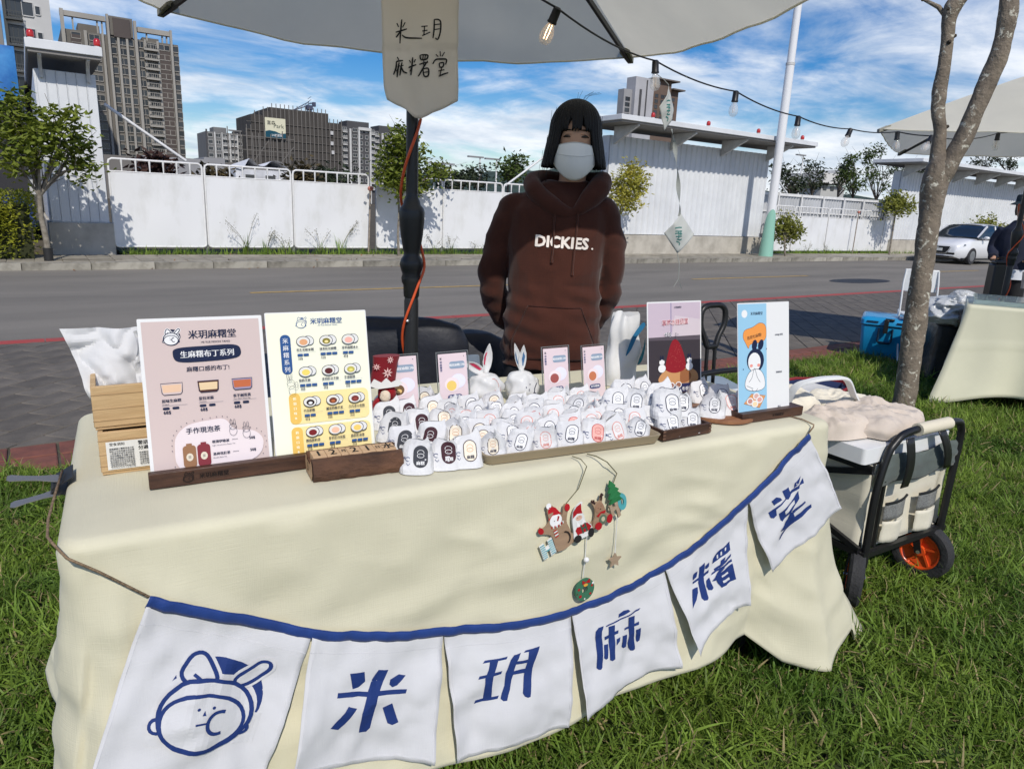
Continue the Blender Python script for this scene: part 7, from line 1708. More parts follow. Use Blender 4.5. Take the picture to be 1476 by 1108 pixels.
# paper diamonds hanging on a twisted ribbon
D0 = 3.52
def dm(label, px, py, w, h, rot, ch, dark=False, seed=0):
    c = dpt(px, py, D0); sc_ = D0/FPX; W, H = w*sc_/2, h*sc_/2
    t = thing('paper_diamond', label, 'paper ornament', c, (0, 0, -YAW+R(rot)), 'white paper diamonds hanging on a ribbon')
    def fn(u, v, hh=0):
        x = (u-.5)*2; y = (v-.5)*2; X = (x-y)*.5*W*2*.5*2*.5; Z = (x+y)*.5*H
        X = (x-y)*.5*W
        return Vector((X, -.012*math.cos(x*1.6)*1.2+.006*mnoise.noise(Vector((u*3+seed, v*3, 0)))-hh, Z))
    b = MB(); b.grid(fn, 14, 14); o = b.build('paper', mat('hanging paper', (.66,.68,.66), .7, thin=.35), t, smooth=180); o.modifiers.new('thickness', 'SOLIDIFY').thickness = .0006
    P = Print(); gc = srgb(60,120,116)
    for q in ([(.45,.82),(.6,.72),(.7,.62)], [(.40,.72),(.62,.52)], [(.34,.66),(.45,.58),(.56,.44)], [(.30,.56),(.5,.38)], [(.52,.64),(.42,.50),(.36,.42)], [(.60,.58),(.48,.44)], [(.28,.46),(.36,.34),(.44,.30)], [(.22,.40),(.30,.26)], [(.30,.24),(.22,.20)]): P.line(q, .04, gc)
    P.cut(.12); P.build('ink_drawing', lambda u, v, hh: fn(u, v, hh), o, h0=.001)
    return c, H
c1, H1 = dm('upper paper diamond with a green drawing hanging before the brown tower', 961, 156, 34, 62, 42, '')
c2, H2 = dm('lower paper diamond with a green drawing hanging before the white shed', 979, 337, 45, 56, 5, '', seed=4)
t = thing('paper_ribbon', 'thin twisted grey ribbon linking the two hanging paper diamonds', 'ribbon', (0,0,0))
b = MB(); top = nodes[2]+Vector((.015,0,-.06)); P3 = [top, top.lerp(c1+Vector((0,0,H1)), .5)+Vector((.01,0,0)), c1+Vector((0,0,H1))]
b.tube(P3, .0022, 5)
w = [dpt(x, y, D0) for x, y in ((968,186),(972,205),(974,225),(977,250),(978,275),(980,300),(979,312))]
lw = smooth_line(w, 6)
def rb_(u, v): i = min(len(lw)-1, int(u*(len(lw)-1))); a = u*9; ww = .006+.006*math.sin(u*7)**2; return lw[i]+Vector((math.cos(a)*(v-.5)*ww*2, math.sin(a)*(v-.5)*ww*2, 0))
b.grid(rb_, len(lw)-1, 2); w2 = [c2-Vector((0,0,H2)), dpt(979,380,D0), dpt(978,402,D0)]; b.tube(w2, .0022, 5); b.tube([w2[-1], w2[-1]+Vector((.03,0,-.05))], .002, 4); b.tube([w2[-1], w2[-1]+Vector((-.03,0,-.04))], .002, 4)
b.build('ribbon', mat('grey ribbon', (.34,.36,.34), .7, thin=.3), t)
# ================================================================ people
SKIN = mat('skin', (.50,.29,.19), .5, var=.06, vscale=20, spec=.35)
HAIR = mat('black hair', (.005,.0045,.005), .5, spec=.3, stretch=(1,1,.08), bump=.5, bscale=260)
def remeshed(b, name, mats, vox, smooth_it, fold=None):
    """one continuous surface out of overlapping lofts"""
    me = b.mesh(name+'_rough', mats); o = bpy.data.objects.new('tmp', me); col.objects.link(o)
    m = o.modifiers.new('r', 'REMESH'); m.mode = 'VOXEL'; m.voxel_size = vox; m.use_smooth_shade = True
    s_ = o.modifiers.new('s', 'SMOOTH'); s_.iterations = smooth_it; s_.factor = .5
    ev = o.evaluated_get(bpy.context.evaluated_depsgraph_get()); nm = bpy.data.meshes.new_from_object(ev); nm.name = name
    bpy.data.objects.remove(o); bpy.data.meshes.remove(me)
    if fold:
        ns = [v.normal.copy() for v in nm.vertices]
        for v, n in zip(nm.vertices, ns): v.co += n*fold(v.co, n)
    nm.polygons.foreach_set('use_smooth', [True]*len(nm.polygons)); nm.update()
    return nm
def oval(cx, cy, z, rx, ry, n=20, e=.9, tilt=0.):
    o = []
    for k in range(n):
        a = 2*math.pi*k/n; c_, s_ = math.cos(a), math.sin(a)
        o.append((cx+rx*math.copysign(abs(c_)**e, c_), cy+ry*math.copysign(abs(s_)**e, s_), z+tilt*s_))
    return o
def limb(b, pts, rs, n=14, mi=0): b.tube(smooth_line(pts, 4), [rs[min(len(rs)-2, i//4)]+(rs[min(len(rs)-1, i//4+1)]-rs[min(len(rs)-2, i//4)])*((i % 4)/4) for i in range((len(pts)-1)*4+1)], n, mi)
def skinbody(t, hx, zc, arms, name='body', face=1.):
    """head, neck, hands, legs in one mesh under the clothes; hx = sideways offset of the head"""
    b = MB(); hy = -.015
    prof = [(0,.030,.034,-.050),(.012,.045,.052,-.036),(.035,.056,.070,-.018),(.065,.0635,.080,-.006),(.10,.0685,.0865,0),(.13,.0715,.090,.002),(.16,.072,.090,.004),(.19,.067,.083,.006),(.215,.053,.066,.008),(.232,.030,.040,.008),(.238,.010,.014,.008)]
    b.loft([oval(hx, hy+cy, zc+z, rx, ry, 22) for z, rx, ry, cy in prof])
    b.loft([oval(hx*.6, .012, zc-.13, .062, .060), oval(hx*.8, .008, zc-.06, .050, .052), oval(hx, .004, zc+.0, .048, .052), oval(hx, .0, zc+.05, .05, .055)])
    b.ball((hx, hy-.088, zc+.085), (.012,.013,.022), 10, 8)                      # nose
    for s_ in (-1, 1): b.ball((hx+s_*.071, hy+.005, zc+.095), (.010,.018,.030), 10, 8)
    # trunk hidden in the clothes, legs, feet
    b.loft([oval(0,0,z,rx,ry) for z, rx, ry in ((zc-.62,.15,.10),(zc-.45,.13,.095),(zc-.28,.155,.10),(zc-.14,.15,.085),(zc-.10,.06,.06))])
    for s_ in (-1, 1):
        limb(b, [(s_*.085,0,zc-.56),(s_*.09,-.01,zc-.95),(s_*.09,.01,.10),(s_*.09,.01,.05)], [.085,.06,.04,.038])
        b.loft([oval(s_*.095, .02, .02, .03, .035), oval(s_*.095, -.03, .03, .04, .08), oval(s_*.095,-.01,.09,.034,.05)])
    for (w_, d_, ax) in arms:
        w_ = Vector(w_); d_ = Vector(d_).normalized(); ax = Vector(ax).normalized(); n_ = d_.cross(ax)
        b.tube([w_-d_*.03, w_, w_+d_*.02], [.024,.023,.026], 12)
        M = Matrix((ax, n_, d_)).transposed().to_4x4(); M.translation = w_; b.M = M
        b.loft([[(x*.034*k_, y*.015, z) for x, y in ell(0,0,1,1,12)] for z, k_ in ((.01,.8),(.035,1.05),(.07,1.1),(.088,1.05))])
        for q, (x, L) in enumerate(((-.027,.062),(-.009,.072),(.009,.068),(.026,.052))):
            b.tube([(x,0,.075),(x*1.05,.003,.088+L*.35),(x*1.05,.014,.085+L*.75),(x,.026,.08+L*.95)], [.0088,.0083,.0075,.006], 8)
        b.tube([(.026,0,.02),(.045,.008,.045),(.048,.018,.07),(.043,.026,.088)], [.011,.0105,.009,.0065], 8)
        b.M = Matrix.Identity(4)
    return place(name, remeshed(b, name, SKIN, .0055, 3), t)
def project_front(bvh, x, z, off, y0=-.6):
    h = bvh.ray_cast(Vector((x, y0, z)), Vector((0,1,0)))
    return Vector((x, (h[0].y if h[0] else -.1)-off, z))
from mathutils.bvhtree import BVHTree
def bvh_of(me): return BVHTree.FromPolygons([v.co.copy() for v in me.vertices], [tuple(p.vertices) for p in me.polygons])

# ---- the seller
pos = Vector((1.585, 2.06, 0)); PR_ = R(-37)
t = thing('person', 'person in brown hoodie and white face mask standing behind the stall, arms behind back', 'person', pos, PR_)
ZC = 1.388; HX = .045
skinbody(t, HX, ZC, [((-.02,.17,.84), (.5,.35,-.7), (.3,-.9,-.2)), ((.03,.19,.86), (-.6,.3,-.6), (-.3,-.9,.2))])
# trousers and shoes
b = MB(); b.loft([oval(0,0,z,rx,ry) for z, rx, ry in ((.76,.165,.115),(.86,.16,.115),(.95,.15,.11))])
for s_ in (-1, 1): limb(b, [(s_*.085,0,.82),(s_*.09,-.01,.50),(s_*.095,.0,.28),(s_*.095,.01,.10)], [.098,.085,.075,.070])
place('trousers', remeshed(b, 'trousers', mat('black trousers', (.015,.015,.018), .85, var=.2), .011, 3, lambda p, n: .005*mnoise.noise(Vector((p.x*12, p.y*12, p.z*5)))), t)
for s_ in (-1, 1):
    b = MB(); b.loft([oval(s_*.098, -.045, 0, .045, .125), oval(s_*.098,-.045,.03,.048,.128), oval(s_*.098,-.03,.06,.042,.10), oval(s_*.098,.01,.10,.036,.05)]); b.build('shoe', mat('black shoe', (.02,.02,.02), .6), t, smooth=60)
# hoodie
HOOD = weave('brown fleece', (.058,.019,.0125), scale=420, bump=.35, rough=.95, var=.10, vscale=7)
b = MB()
b.loft([oval(.0,.0,z,rx,ry,24,.85) for z, rx, ry in ((.705,.188,.128),(.725,.176,.118),(.76,.180,.124),(.86,.176,.126),(.98,.170,.122),(1.10,.172,.120),(1.20,.182,.116),(1.27,.182,.105))]+[oval(.005,.005,1.315,.150,.088,24,.9), oval(.015,.01,1.345,.105,.072,24), oval(.03,.012,1.375,.072,.062,24)])
for s_ in (-1, 1):
    ex_ = -.226 if s_ < 0 else .205; ez = 1.005 if s_ < 0 else 1.03
    b.ball((s_*.148, .005, 1.270), (.068,.066,.058), 16, 10)
    limb(b, [(s_*.145,.005,1.275),(s_*.187,.010,1.20),(ex_,.040,ez+.06),(ex_*.99,.075,ez-.05),(ex_*.72,.145,.845),(s_*.02,.185,.80)], [.062,.058,.054,.052,.048,.040], 18)
def fold(p, n):
    side = abs(p.x) > .17
    f = .0055*mnoise.noise(Vector((p.x*7+2, p.y*7, p.z*3.2)))+.0045*(1-2*abs(mnoise.noise(Vector((p.x*9+p.z*7, p.y*8, p.z*8-p.x*5)))))
    f += .0055*mnoise.noise(Vector((p.x*13-p.z*9, p.y*10, p.z*5+p.x*8)))
    if p.z < 1.02: f += .0060*math.sin(p.z*95+p.x*22)*mnoise.noise(Vector((p.x*5, 1, p.z*4)))
    if side: f += .0045*math.sin(p.z*60+p.y*28+3*mnoise.noise(p*6))*max(0, .6+mnoise.noise(Vector((p.x*4, 5, p.z*7))))
    if p.y > 0: f *= 1.2
    return f
hm = remeshed(b, 'hoodie', HOOD, .0065, 6, fold); hd = place('hoodie', hm, t); bv = bvh_of(hm)
# side seams between trunk and sleeve read as a groove: a thin dark stitched seam
b = MB()
hoodc = smooth_line([(.045,-.092,1.262),(-.045,-.078,1.300),(-.090,-.035,1.345),(-.098,.025,1.372),(-.055,.085,1.372),(.03,.108,1.362),(.105,.082,1.376),(.150,.020,1.382),(.135,-.040,1.350),(.095,-.078,1.305)], 6, True)
n = len(hoodc); rs = []
for i, p in enumerate(hoodc): f = i/n; rs.append(.022+.020*math.sin(math.pi*min(1, max(0, f)))**.8+.006*math.sin(f*17))
b.tube(hoodc, rs, 12, closed=True)
b.loft([oval(.04,.125,1.22,.09,.03,16), oval(.04,.135,1.28,.115,.045,16), oval(.04,.115,1.345,.12,.05,16), oval(.04,.09,1.375,.10,.04,16)])
place('hood', remeshed(b, 'hood', HOOD, .006, 4, lambda p, n: .005*mnoise.noise(Vector((p.x*16, p.y*16, p.z*22)))), t)
b = MB(); b.loft([oval(.042,-.012,1.285,.055,.050,16), oval(.045,-.010,1.31,.056,.052,16)], cap=False); b.build('dark_neck_gap', mat('dark hood gap', (.01,.01,.012), .9), t, smooth=60)  # black ring: shade of the gap inside the hood, put into colour
# chest lettering, pocket, cords
P = Print(); P.text('DICKIES', 0, 0, .053, srgb(232,222,214), 'C', bold=.045, wide=1.0, shear=.03); P.text('.', .108, 0, .045, srgb(232,222,214), 'C', bold=.02); P.cut(.006)
P.build('chest_lettering', lambda u, v, hh: project_front(bv, u+.018, v+1.148-u*.03, .0022+hh), hd)
def pocket(u, v):
    z = .745+v*.195; w_ = .150-.055*max(0, (v-.35)/.65); x = (2*u-1)*w_; q = project_front(bv, x+.005, z, .004+.008*math.sin(math.pi*u)*math.sin(math.pi*min(1, v+.02))); return q
b = MB(); b.grid(pocket, 30, 20); pk_ = b.build('pocket', HOOD, t, smooth=180); pk_.modifiers.new('thickness', 'SOLIDIFY').thickness = .004
b = MB()
for pts in ([pocket(i/30, 1) for i in range(31)], [pocket(0, i/20) for i in range(21)], [pocket(1, i/20) for i in range(21)]): b.tube([p-Vector((0,.003,0)) for p in pts], .0016, 5)
b.build('pocket_seam', weave('dark brown seam', (.045,.014,.010), rough=.95), t, smooth=180)
for pts in ([(-.010,1.275),(-.013,1.22),(-.011,1.16),(-.014,1.115)], [(.068,1.27),(.066,1.21),(.062,1.13),(.060,1.075)]):
    b = MB(); q = [project_front(bv, x, z, .006) for x, z in pts]; b.tube(smooth_line(q, 4), .0034, 8); b.tube([q[-1], q[-1]-Vector((0,0,.02))], [.0034,.0052], 8); b.build('drawstring', HOOD, t, smooth=60)
# hair: a bob with a fringe
hc = Vector((HX, -.008, 0))
def hair_r(a, z):     # radius of the hair shell by direction and height above the chin
    zz = z-ZC; top = .262
    if zz > .15: k = math.sqrt(max(0, 1-((zz-.15)/(top-.15))**2.2)); rx, ry = .092*k, .106*k
    else: f = (.15-zz)/.16; rx = .092+.036*f-.006*f*f; ry = .106+.008*f
    s_ = 1+.010*math.sin(a*47+2*mnoise.noise(Vector((a*4, z*3, 0))))+.02*mnoise.noise(Vector((math.cos(a)*3, math.sin(a)*3, z*4)))
    return rx*s_, ry*s_
def zlow(a):    # lower edge by direction; front is -90 degrees
    d = abs(((math.degrees(a)+90+180) % 360)-180)
    if d < 33: return ZC+.152+.006*math.sin(a*60)+ (.045*math.exp(-((math.degrees(((a+math.pi/2+math.pi) % (2*math.pi))-math.pi)-15)/2.8)**2)) + .05*math.exp(-((math.degrees(((a+math.pi/2+math.pi) % (2*math.pi))-math.pi)+14)/3.2)**2)
    if d < 50: f = (d-33)/17; return ZC+.152-(.152-.036)*min(1, f*1.3)**.8
    return ZC+.036+.004*math.sin(a*31)
NA, NZ = 240, 26; top_z_ = ZC+.261
vs = []
for j in range(NZ+1):
    for i in range(NA):
        a = 2*math.pi*i/NA; z0 = zlow(a); v = j/NZ; z = top_z_-(top_z_-z0)*(1-math.cos(v*math.pi/2))**.92 if j < NZ else z0
        rx, ry = hair_r(a, z); d = abs(((math.degrees(a)+90+180) % 360)-180); pull = 1-.0*0
        if d < 50: ry *= .985
        vs.append((hc.x+rx*math.cos(a), hc.y+ry*math.sin(a), z))
fs = [(j*NA+i, (j+1)*NA+i, (j+1)*NA+(i+1) % NA, j*NA+(i+1) % NA) for j in range(NZ) for i in range(NA)]
b = MB(); b.add(vs, fs); ho_ = b.build('hair', HAIR, t, smooth=180); s_ = ho_.modifiers.new('thickness', 'SOLIDIFY'); s_.thickness = .013; s_.offset = -1
b = MB(); rn = random.Random(9)
for k in range(70):   # loose strands at the crown and the tips
    a = rn.uniform(0, 6.28); z = rn.choice((zlow(a)+.02, ZC+rn.uniform(.0,.2))); rx, ry = hair_r(a, z); p = Vector((hc.x+rx*math.cos(a), hc.y+ry*math.sin(a), z)); e = Vector((math.cos(a), math.sin(a), 0))
    if abs(((math.degrees(a)+90+180) % 360)-180) < 50: continue
    b.tube([p+Vector((0,0,.03)), p+e*.002, p+e*rn.uniform(.002,.007)-Vector((0,0,rn.uniform(.02,.04)))], .0006, 3)
for k in range(7): a = rn.uniform(-.03,.03); b.tube([(hc.x+a,-.0,top_z_-.004),(hc.x+a*1.5,-.004,top_z_+.012),(hc.x+a*3,-.01,top_z_+.018+rn.uniform(0,.01))], .0005, 3)
b.build('stray_hair', HAIR, t)
# eyes and brows
fy_ = -.105
def facey(x, z):
    zz = z-ZC; ry = .0865+(.090-.0865)*min(1, max(0, (zz-.10)/.03)); rx = .0705; return -.013-ry*math.sqrt(max(.05, 1-(x/rx)**2))**.9
for s_ in (-1, 1):
    x = s_*.031; z = ZC+.128
    b = MB(); pts = [(HX+x+dx_, facey(x+dx_, z)-.0018, z+.0025*(1-(dx_/.013)**2)) for dx_ in [-.013+.026*q/8 for q in range(9)]]
    b.tube(pts, [.0010,.0025,.0036,.0043,.0045,.0043,.0036,.0025,.0010], 6); b.build('eye', mat('dark eye', (.012,.008,.006), .2), t, smooth=180)
    b = MB(); pts = [(HX+x+dx_, facey(x+dx_, z)-.0012, z+.0085+.002*(1-(dx_/.016)**2)) for dx_ in [-.016+.032*q/8 for q in range(9)]]
    b.tube(pts, [.0010,.0018,.0022,.0026,.0028,.0026,.0022,.0016,.0008], 6); b.build('eyelid', SKIN, t, smooth=180)
    b = MB(); pts = [(HX+x*1.02+dx_, facey(x+dx_, z)-.0015, z+.021+.002*(1-(dx_/.02)**2)) for dx_ in [-.018+.036*q/8 for q in range(9)]]
    b.tube(pts, [.0008,.0018,.0022,.0024,.0024,.0024,.002,.0016,.0006], 5); b.build('eyebrow', HAIR, t, smooth=180)
# mask: boat shaped with a middle panel
MASK = mat('white face mask', (.74,.75,.74), .75, var=.02, bump=.1, bscale=120)
def mk(u, v):
    x = (2*u-1); top = .112-.012*abs(x)**1.5-.010*abs(x)**6; bot = -.014+.062*abs(x)**2.0; zz = bot+(top-bot)*v
    X = x*.0765; zc2 = ZC+zz; y = -.020-.088*math.sqrt(max(.0, 1-(abs(x)*.93)**2.2)); bulge = .022*(math.sin(math.pi*min(1, max(0, v)))**.7)*(1-x*x)
    if v < .5: bulge -= .010*(1-v*2)**2*(1-x*x)
    if abs(v-.62) < .04: bulge += .0015*(1-x*x)
    return (HX+X, y-bulge, zc2)
b = MB(); b.grid(mk, 30, 24); m_ = b.build('face_mask', MASK, t, smooth=180); s_ = m_.modifiers.new('thickness', 'SOLIDIFY'); s_.thickness = .0015
b = MB(); b.tube([tuple(Vector(mk(i/30, .62))-Vector((0,.0012,0))) for i in range(31)], .0009, 4); b.tube([tuple(Vector(mk(i/30, .985))-Vector((0,.001,0))) for i in range(2, 29)], .0012, 4); b.build('mask_seam', mat('mask seam', (.62,.63,.62), .8), t, smooth=180)
b = MB()
for s_ in (-1, 1): b.tube([(HX+s_*.075,-.045,ZC+.085),(HX+s_*.083,-.01,ZC+.102),(HX+s_*.084,.012,ZC+.115)], .0014, 5)
b.build('ear_loop', MASK, t)

# ---- neighbour at the right edge
p2 = dpt(1470, 330, 8.25); p2.z = 0
t = thing('person', 'person in navy jacket, white shirt hem and bucket hat at the right edge', 'person', p2, R(-75))
ZC2 = 1.40
skinbody(t, 0, ZC2, [((-.17,-.22,.93), (.1,-1,-.2), (1,.1,0)), ((.17,-.24,.93), (-.1,-1,-.2), (1,-.1,0))])
JK = mat('navy jacket', (.012,.016,.035), .8, var=.25, vscale=6, bump=.2, bscale=60)
b = MB(); b.loft([oval(.0,.0,z,rx,ry,20,.9) for z, rx, ry in ((.80,.185,.135),(.95,.175,.13),(1.15,.19,.13),(1.27,.18,.11),(1.33,.11,.08),(1.37,.07,.065))])
for s_ in (-1, 1): limb(b, [(s_*.15,0,1.27),(s_*.215,.02,1.14),(s_*.225,-.01,1.02),(s_*.18,-.19,.94)], [.07,.062,.055,.045], 14)
place('jacket', remeshed(b, 'jacket', JK, .011, 3, lambda p, n: .009*mnoise.noise(Vector((p.x*9, p.y*9, p.z*6)))), t)
b = MB(); b.loft([oval(.0,.0,z,rx,ry,20,.9) for z, rx, ry in ((.69,.20,.15),(.76,.19,.14),(.84,.178,.13))]); b.build('shirt_hem', mat('white shirt', (.62,.64,.70), .8), t, smooth=60)
b = MB(); b.loft([oval(0,0,z,rx,ry) for z, rx, ry in ((.70,.16,.12),(.82,.165,.12),(.9,.155,.11))])
for s_ in (-1, 1): limb(b, [(s_*.085,0,.82),(s_*.09,-.01,.50),(s_*.095,.0,.28),(s_*.095,.01,.08)], [.098,.085,.075,.07])
place('trousers', remeshed(b, 'trousers', MATS['black trousers'], .012, 3), t)
b = MB(); b.lathe([(.150,.150),(.145,.155),(.096,.185),(.092,.25),(.080,.265),(.02,.27)], 24, c=(0,-.01,ZC2)); b.build('bucket_hat', mat('dark hat cloth', (.02,.035,.045), .9, var=.2), t, smooth=40)
b = MB(); b.lathe([(.078,.03),(.090,.08),(.090,.17)], 20, c=(0,.02,ZC2), cap=False); 
o = b.build('hair', HAIR, t, smooth=60)
# ================================================================ wagon, boxes, second stall, car
BLK = mat('black powder coat', (.012,.012,.013), .38, spec=.5)
RUB = mat('tyre rubber', (.028,.028,.03), .75, bump=.5, bscale=60)
CAN = weave('cream canvas', (.66,.62,.50), scale=500, bump=.25, var=.06, vscale=7)
SLT = weave('slate canvas', (.10,.12,.11), scale=500, bump=.3, var=.15, vscale=7)
WX, WY = 2.175, 1.085
t = thing('folding_wagon', 'black framed folding wagon with cream canvas sides and orange hubbed wheels, right of the table', 'wagon', (WX, WY, 0), R(-3))
WLn, WWd = .92, .46
b = MB(); b.tube(smooth_line([(.025,-.01,.16),(.02,-.01,.40),(.045,-.01,.54),(.075,-.012,.59),(.15,-.014,.622),(.42,-.014,.622),(.475,-.012,.595),(.49,-.01,.54),(.485,-.01,.40),(.48,-.01,.16)], 5), .0125, 10); b.build('end_frame', BLK, t, smooth=60)
b = MB(); b.tube(smooth_line([(.025,WLn,.16),(.02,WLn,.50),(.075,WLn,.59),(.42,WLn,.60),(.49,WLn,.54),(.48,WLn,.16)], 5), .0125, 10); b.build('end_frame', BLK, t, smooth=60)
b = MB(); b.tube([(.19,-.014,.622),(.38,-.014,.622)], .0215, 14); b.build('grip_sleeve', mat('cream foam sleeve', (.68,.62,.48), .7), t, smooth=60)
for x in (.0, .50):
    for a, c_ in (((x,-.0,.50),(x,WLn,.22)), ((x,0,.22),(x,WLn,.50)), ((x,0,.505),(x,WLn,.505)), ((x,0,.21),(x,WLn,.21))):
        b = MB(); b.bar(a, c_, .014, .020); b.build('side_bar', BLK, t)
b = MB()
for x in (.005,.0): b.bar((.03,.0,.20),(.48,.0,.20), .014, .018)
b.build('cross_bar', BLK, t)
b = MB(); b.bar((.07,-.002,.50),(.075,-.002,.22), .012, .012); b.build('corner_stay', BLK, t)
def pan(f, nu, nv, name, m, th=.002):
    b = MB(); b.grid(f, nu, nv); o = b.build(name, m, t, smooth=180); o.modifiers.new('thickness', 'SOLIDIFY').thickness = th; return o
wr = lambda u, v, s_: .006*mnoise.noise(Vector((u*4+s_, v*4, 0)))+.004*mnoise.noise(Vector((u*9+v*6+s_, v*3, 0)))
pan(lambda u, v: (.035+.43*u, .012-wr(u, v, 1)+.012*math.sin(math.pi*v), .215+.30*v), 24, 16, 'end_panel', CAN)
pan(lambda u, v: (.012-wr(u, v, 5)+.008*math.sin(math.pi*v), .01+(WLn-.02)*u, .215+.30*v), 30, 14, 'side_panel', CAN)
pan(lambda u, v: (.488+wr(u, v, 7)-.008*math.sin(math.pi*v), .01+(WLn-.02)*u, .215+.30*v), 30, 14, 'side_panel', CAN)
pan(lambda u, v: (.035+.43*u, WLn-.012, .215+.30*v), 8, 6, 'end_panel', CAN)
pan(lambda u, v: (.02+.46*u, .01+(WLn-.02)*v, .215), 4, 4, 'floor_panel', CAN)
pan(lambda u, v: (.030+.452*u, -.006-wr(u, v, 3)*1.3-.010*math.sin(math.pi*v), .440+.10*v+.008*math.sin(u*9)), 24, 10, 'top_flap', SLT)
MESHM = mat('dark mesh', (.30,.31,.30), .8, c2=(.12,.12,.12), vscale=300, alpha=.75)
for x in (.10, .30):
    o = pan(lambda u, v, x=x: (x+.12*u, -.004-.012*math.sin(math.pi*u), .31+.07*v-.012*(1-u)*v), 8, 5, 'mesh_pocket', MESHM, .001)
    b = MB(); b.tube([(x+.12*k/8, -.006-.012*math.sin(math.pi*k/8), .382-.012*(1-k/8)) for k in range(9)], .0045, 6); b.build('pocket_trim', BLK, t, smooth=60)
    pan(lambda u, v, x=x: (x+.12*u, -.004-.016*math.sin(math.pi*u)-.008*abs(mnoise.noise(Vector((u*4,v*4,x*9)))), .228+.078*v), 10, 6, 'pocket_panel', CAN, .0015)
for x0, x1, z1, s_ in ((.13,.15,.43,1),(.32,.40,.46,-1)):
    pan(lambda u, v, x0=x0, x1=x1, z1=z1: (x0+(x1-x0)*v+.045*(u-.5), -.026-.012*math.sin(math.pi*v), .605-(.605-z1)*v), 4, 8, 'hook_strap', BLK, .003)
M_or = mat('orange wheel plastic', (.72,.085,.015), .35, coat=.3)
def wheel(x, y, axdir, label=None):
    ax = Vector(axdir).normalized(); z = Vector((0,0,1)); u = ax.cross(z).normalized(); r = .106
    M = Matrix((u, z, ax)).transposed().to_4x4(); M.translation = (x, y, r+.004)
    b = MB(); b.M = M; n = 40
    prof = [(.070,-.021),(.080,-.025),(.098,-.023),(.106,-.014),(.106,.014),(.098,.023),(.080,.025),(.070,.021)]
    vs = []; 
    for rr_, w_ in prof: vs += [(rr_*math.cos(2*math.pi*k/n)*(1+(.010 if (rr_ > .1 and k % 2) else 0)), rr_*math.sin(2*math.pi*k/n)*(1+(.010 if (rr_ > .1 and k % 2) else 0)), w_) for k in range(n)]
    m = len(prof); b.add(vs, [(i*n+k, i*n+(k+1) % n, ((i+1) % m)*n+(k+1) % n, ((i+1) % m)*n+k) for i in range(m) for k in range(n)])
    w_ = b.build('wheel', RUB, t, smooth=30)
    b = MB(); b.M = M; b.lathe([(.070,-.016),(.072,-.02),(.066,-.020),(.060,-.012),(.020,-.006),(.018,-.020),(.0,-.021)], 32, cap=False); b.lathe([(.070,.016),(.072,.02),(.066,.020),(.060,.012),(.020,.006),(.018,.020),(.0,.021)], 32, cap=False); b.build('rim', M_or, w_, smooth=40)
    b = MB(); b.M = M
    for k in range(5):
        a = 2*math.pi*k/5; 
        for s_ in (-1, 1): b.bar((.02*math.cos(a),.02*math.sin(a),s_*.012), (.064*math.cos(a+.3),.064*math.sin(a+.3),s_*.014), .008, .006)
    b.build('spoke', M_or, w_)
    b = MB(); b.M = M; b.tube([(0,0,-.034),(0,0,.034)], .007, 8); b.build('axle', mat('bright bolt', (.6,.6,.6), .25, metal=.8), w_, smooth=40)
    b = MB()
    for s_ in (-1, 1):
        p = Vector((x, y, r))+ax*.030*s_; q = Vector((x, y, .20))+ax*.022*s_+u*.03; b.bar(p, q, .024, .006, up=ax)
    b.tube([Vector((x,y,.185))+u*.03, Vector((x,y,.225))+u*.03], [.030,.022], 12); b.build('fork', BLK, t, smooth=40)
wheel(.035, .02, (-.55, .83, 0)); wheel(.445, .02, (-.97, -.12, 0)); wheel(.04, .84, (-1,.05,0)); wheel(.46, .84, (-1,-.1,0))
b = MB(); b.bar((.0,-.01,.205),(.50,-.01,.205), .02, .018); b.build('axle_bar', BLK, t)
b = MB()
for x in (.265,.315): b.tube([(x,WLn+.06,.30),(x,WLn+.085,.70)], .0085, 8)
b.box(.235,.345,WLn+.035,WLn+.085,.27,.33); b.build('pull_rod', BLK, t, smooth=50)
b = MB(); g = smooth_line([(.262,WLn+.085,.70),(.245,WLn+.09,.745),(.215,WLn+.092,.80),(.215,WLn+.094,.86),(.245,WLn+.095,.885),(.29,WLn+.095,.888),(.335,WLn+.095,.885),(.365,WLn+.094,.86),(.365,WLn+.092,.80),(.335,WLn+.09,.745),(.318,WLn+.085,.70)], 4)
b.tube(g, .0135, 10, closed=True); b.build('pull_grip', BLK, t, smooth=60)
# white polystyrene box with its lid, standing in the wagon
STY = mat('white plastic box', (.76,.77,.77), .45, var=.03)
t = thing('cooler_box', 'white cooler box with raised carrying handle standing in the wagon under beige cloths', 'cooler', (WX, WY, 0), R(-3))
b = MB(); b.prism(rr(.03,.03,.46,.72,.02), .222, .52); b.build('box_body', STY, t, smooth=40)
b = MB(); b.prism(rr(-.045,.008,.455,.74,.015), .525, .578); b.build('lid', STY, t, bevel=.006)
hp_ = smooth_line([(-.02,.34,.60),(-.02,.32,.70),(.02,.28,.735),(.10,.26,.742),(.17,.25,.732),(.26,.27,.66),(.35,.285,.59)], 5)
b = MB()
for i in range(len(hp_)-1): pass
def hb(u, v): i = min(len(hp_)-1, int(round(u*(len(hp_)-1)))); return hp_[i]+Vector((0,.014*(v-.5)*2,0))
rings = [[p+Vector((0,-.014,-.005)), p+Vector((0,.014,-.005)), p+Vector((0,.014,.006)), p+Vector((0,-.014,.006))] for p in hp_]
b.loft(rings); b.build('carrying_handle', STY, t, bevel=.003)
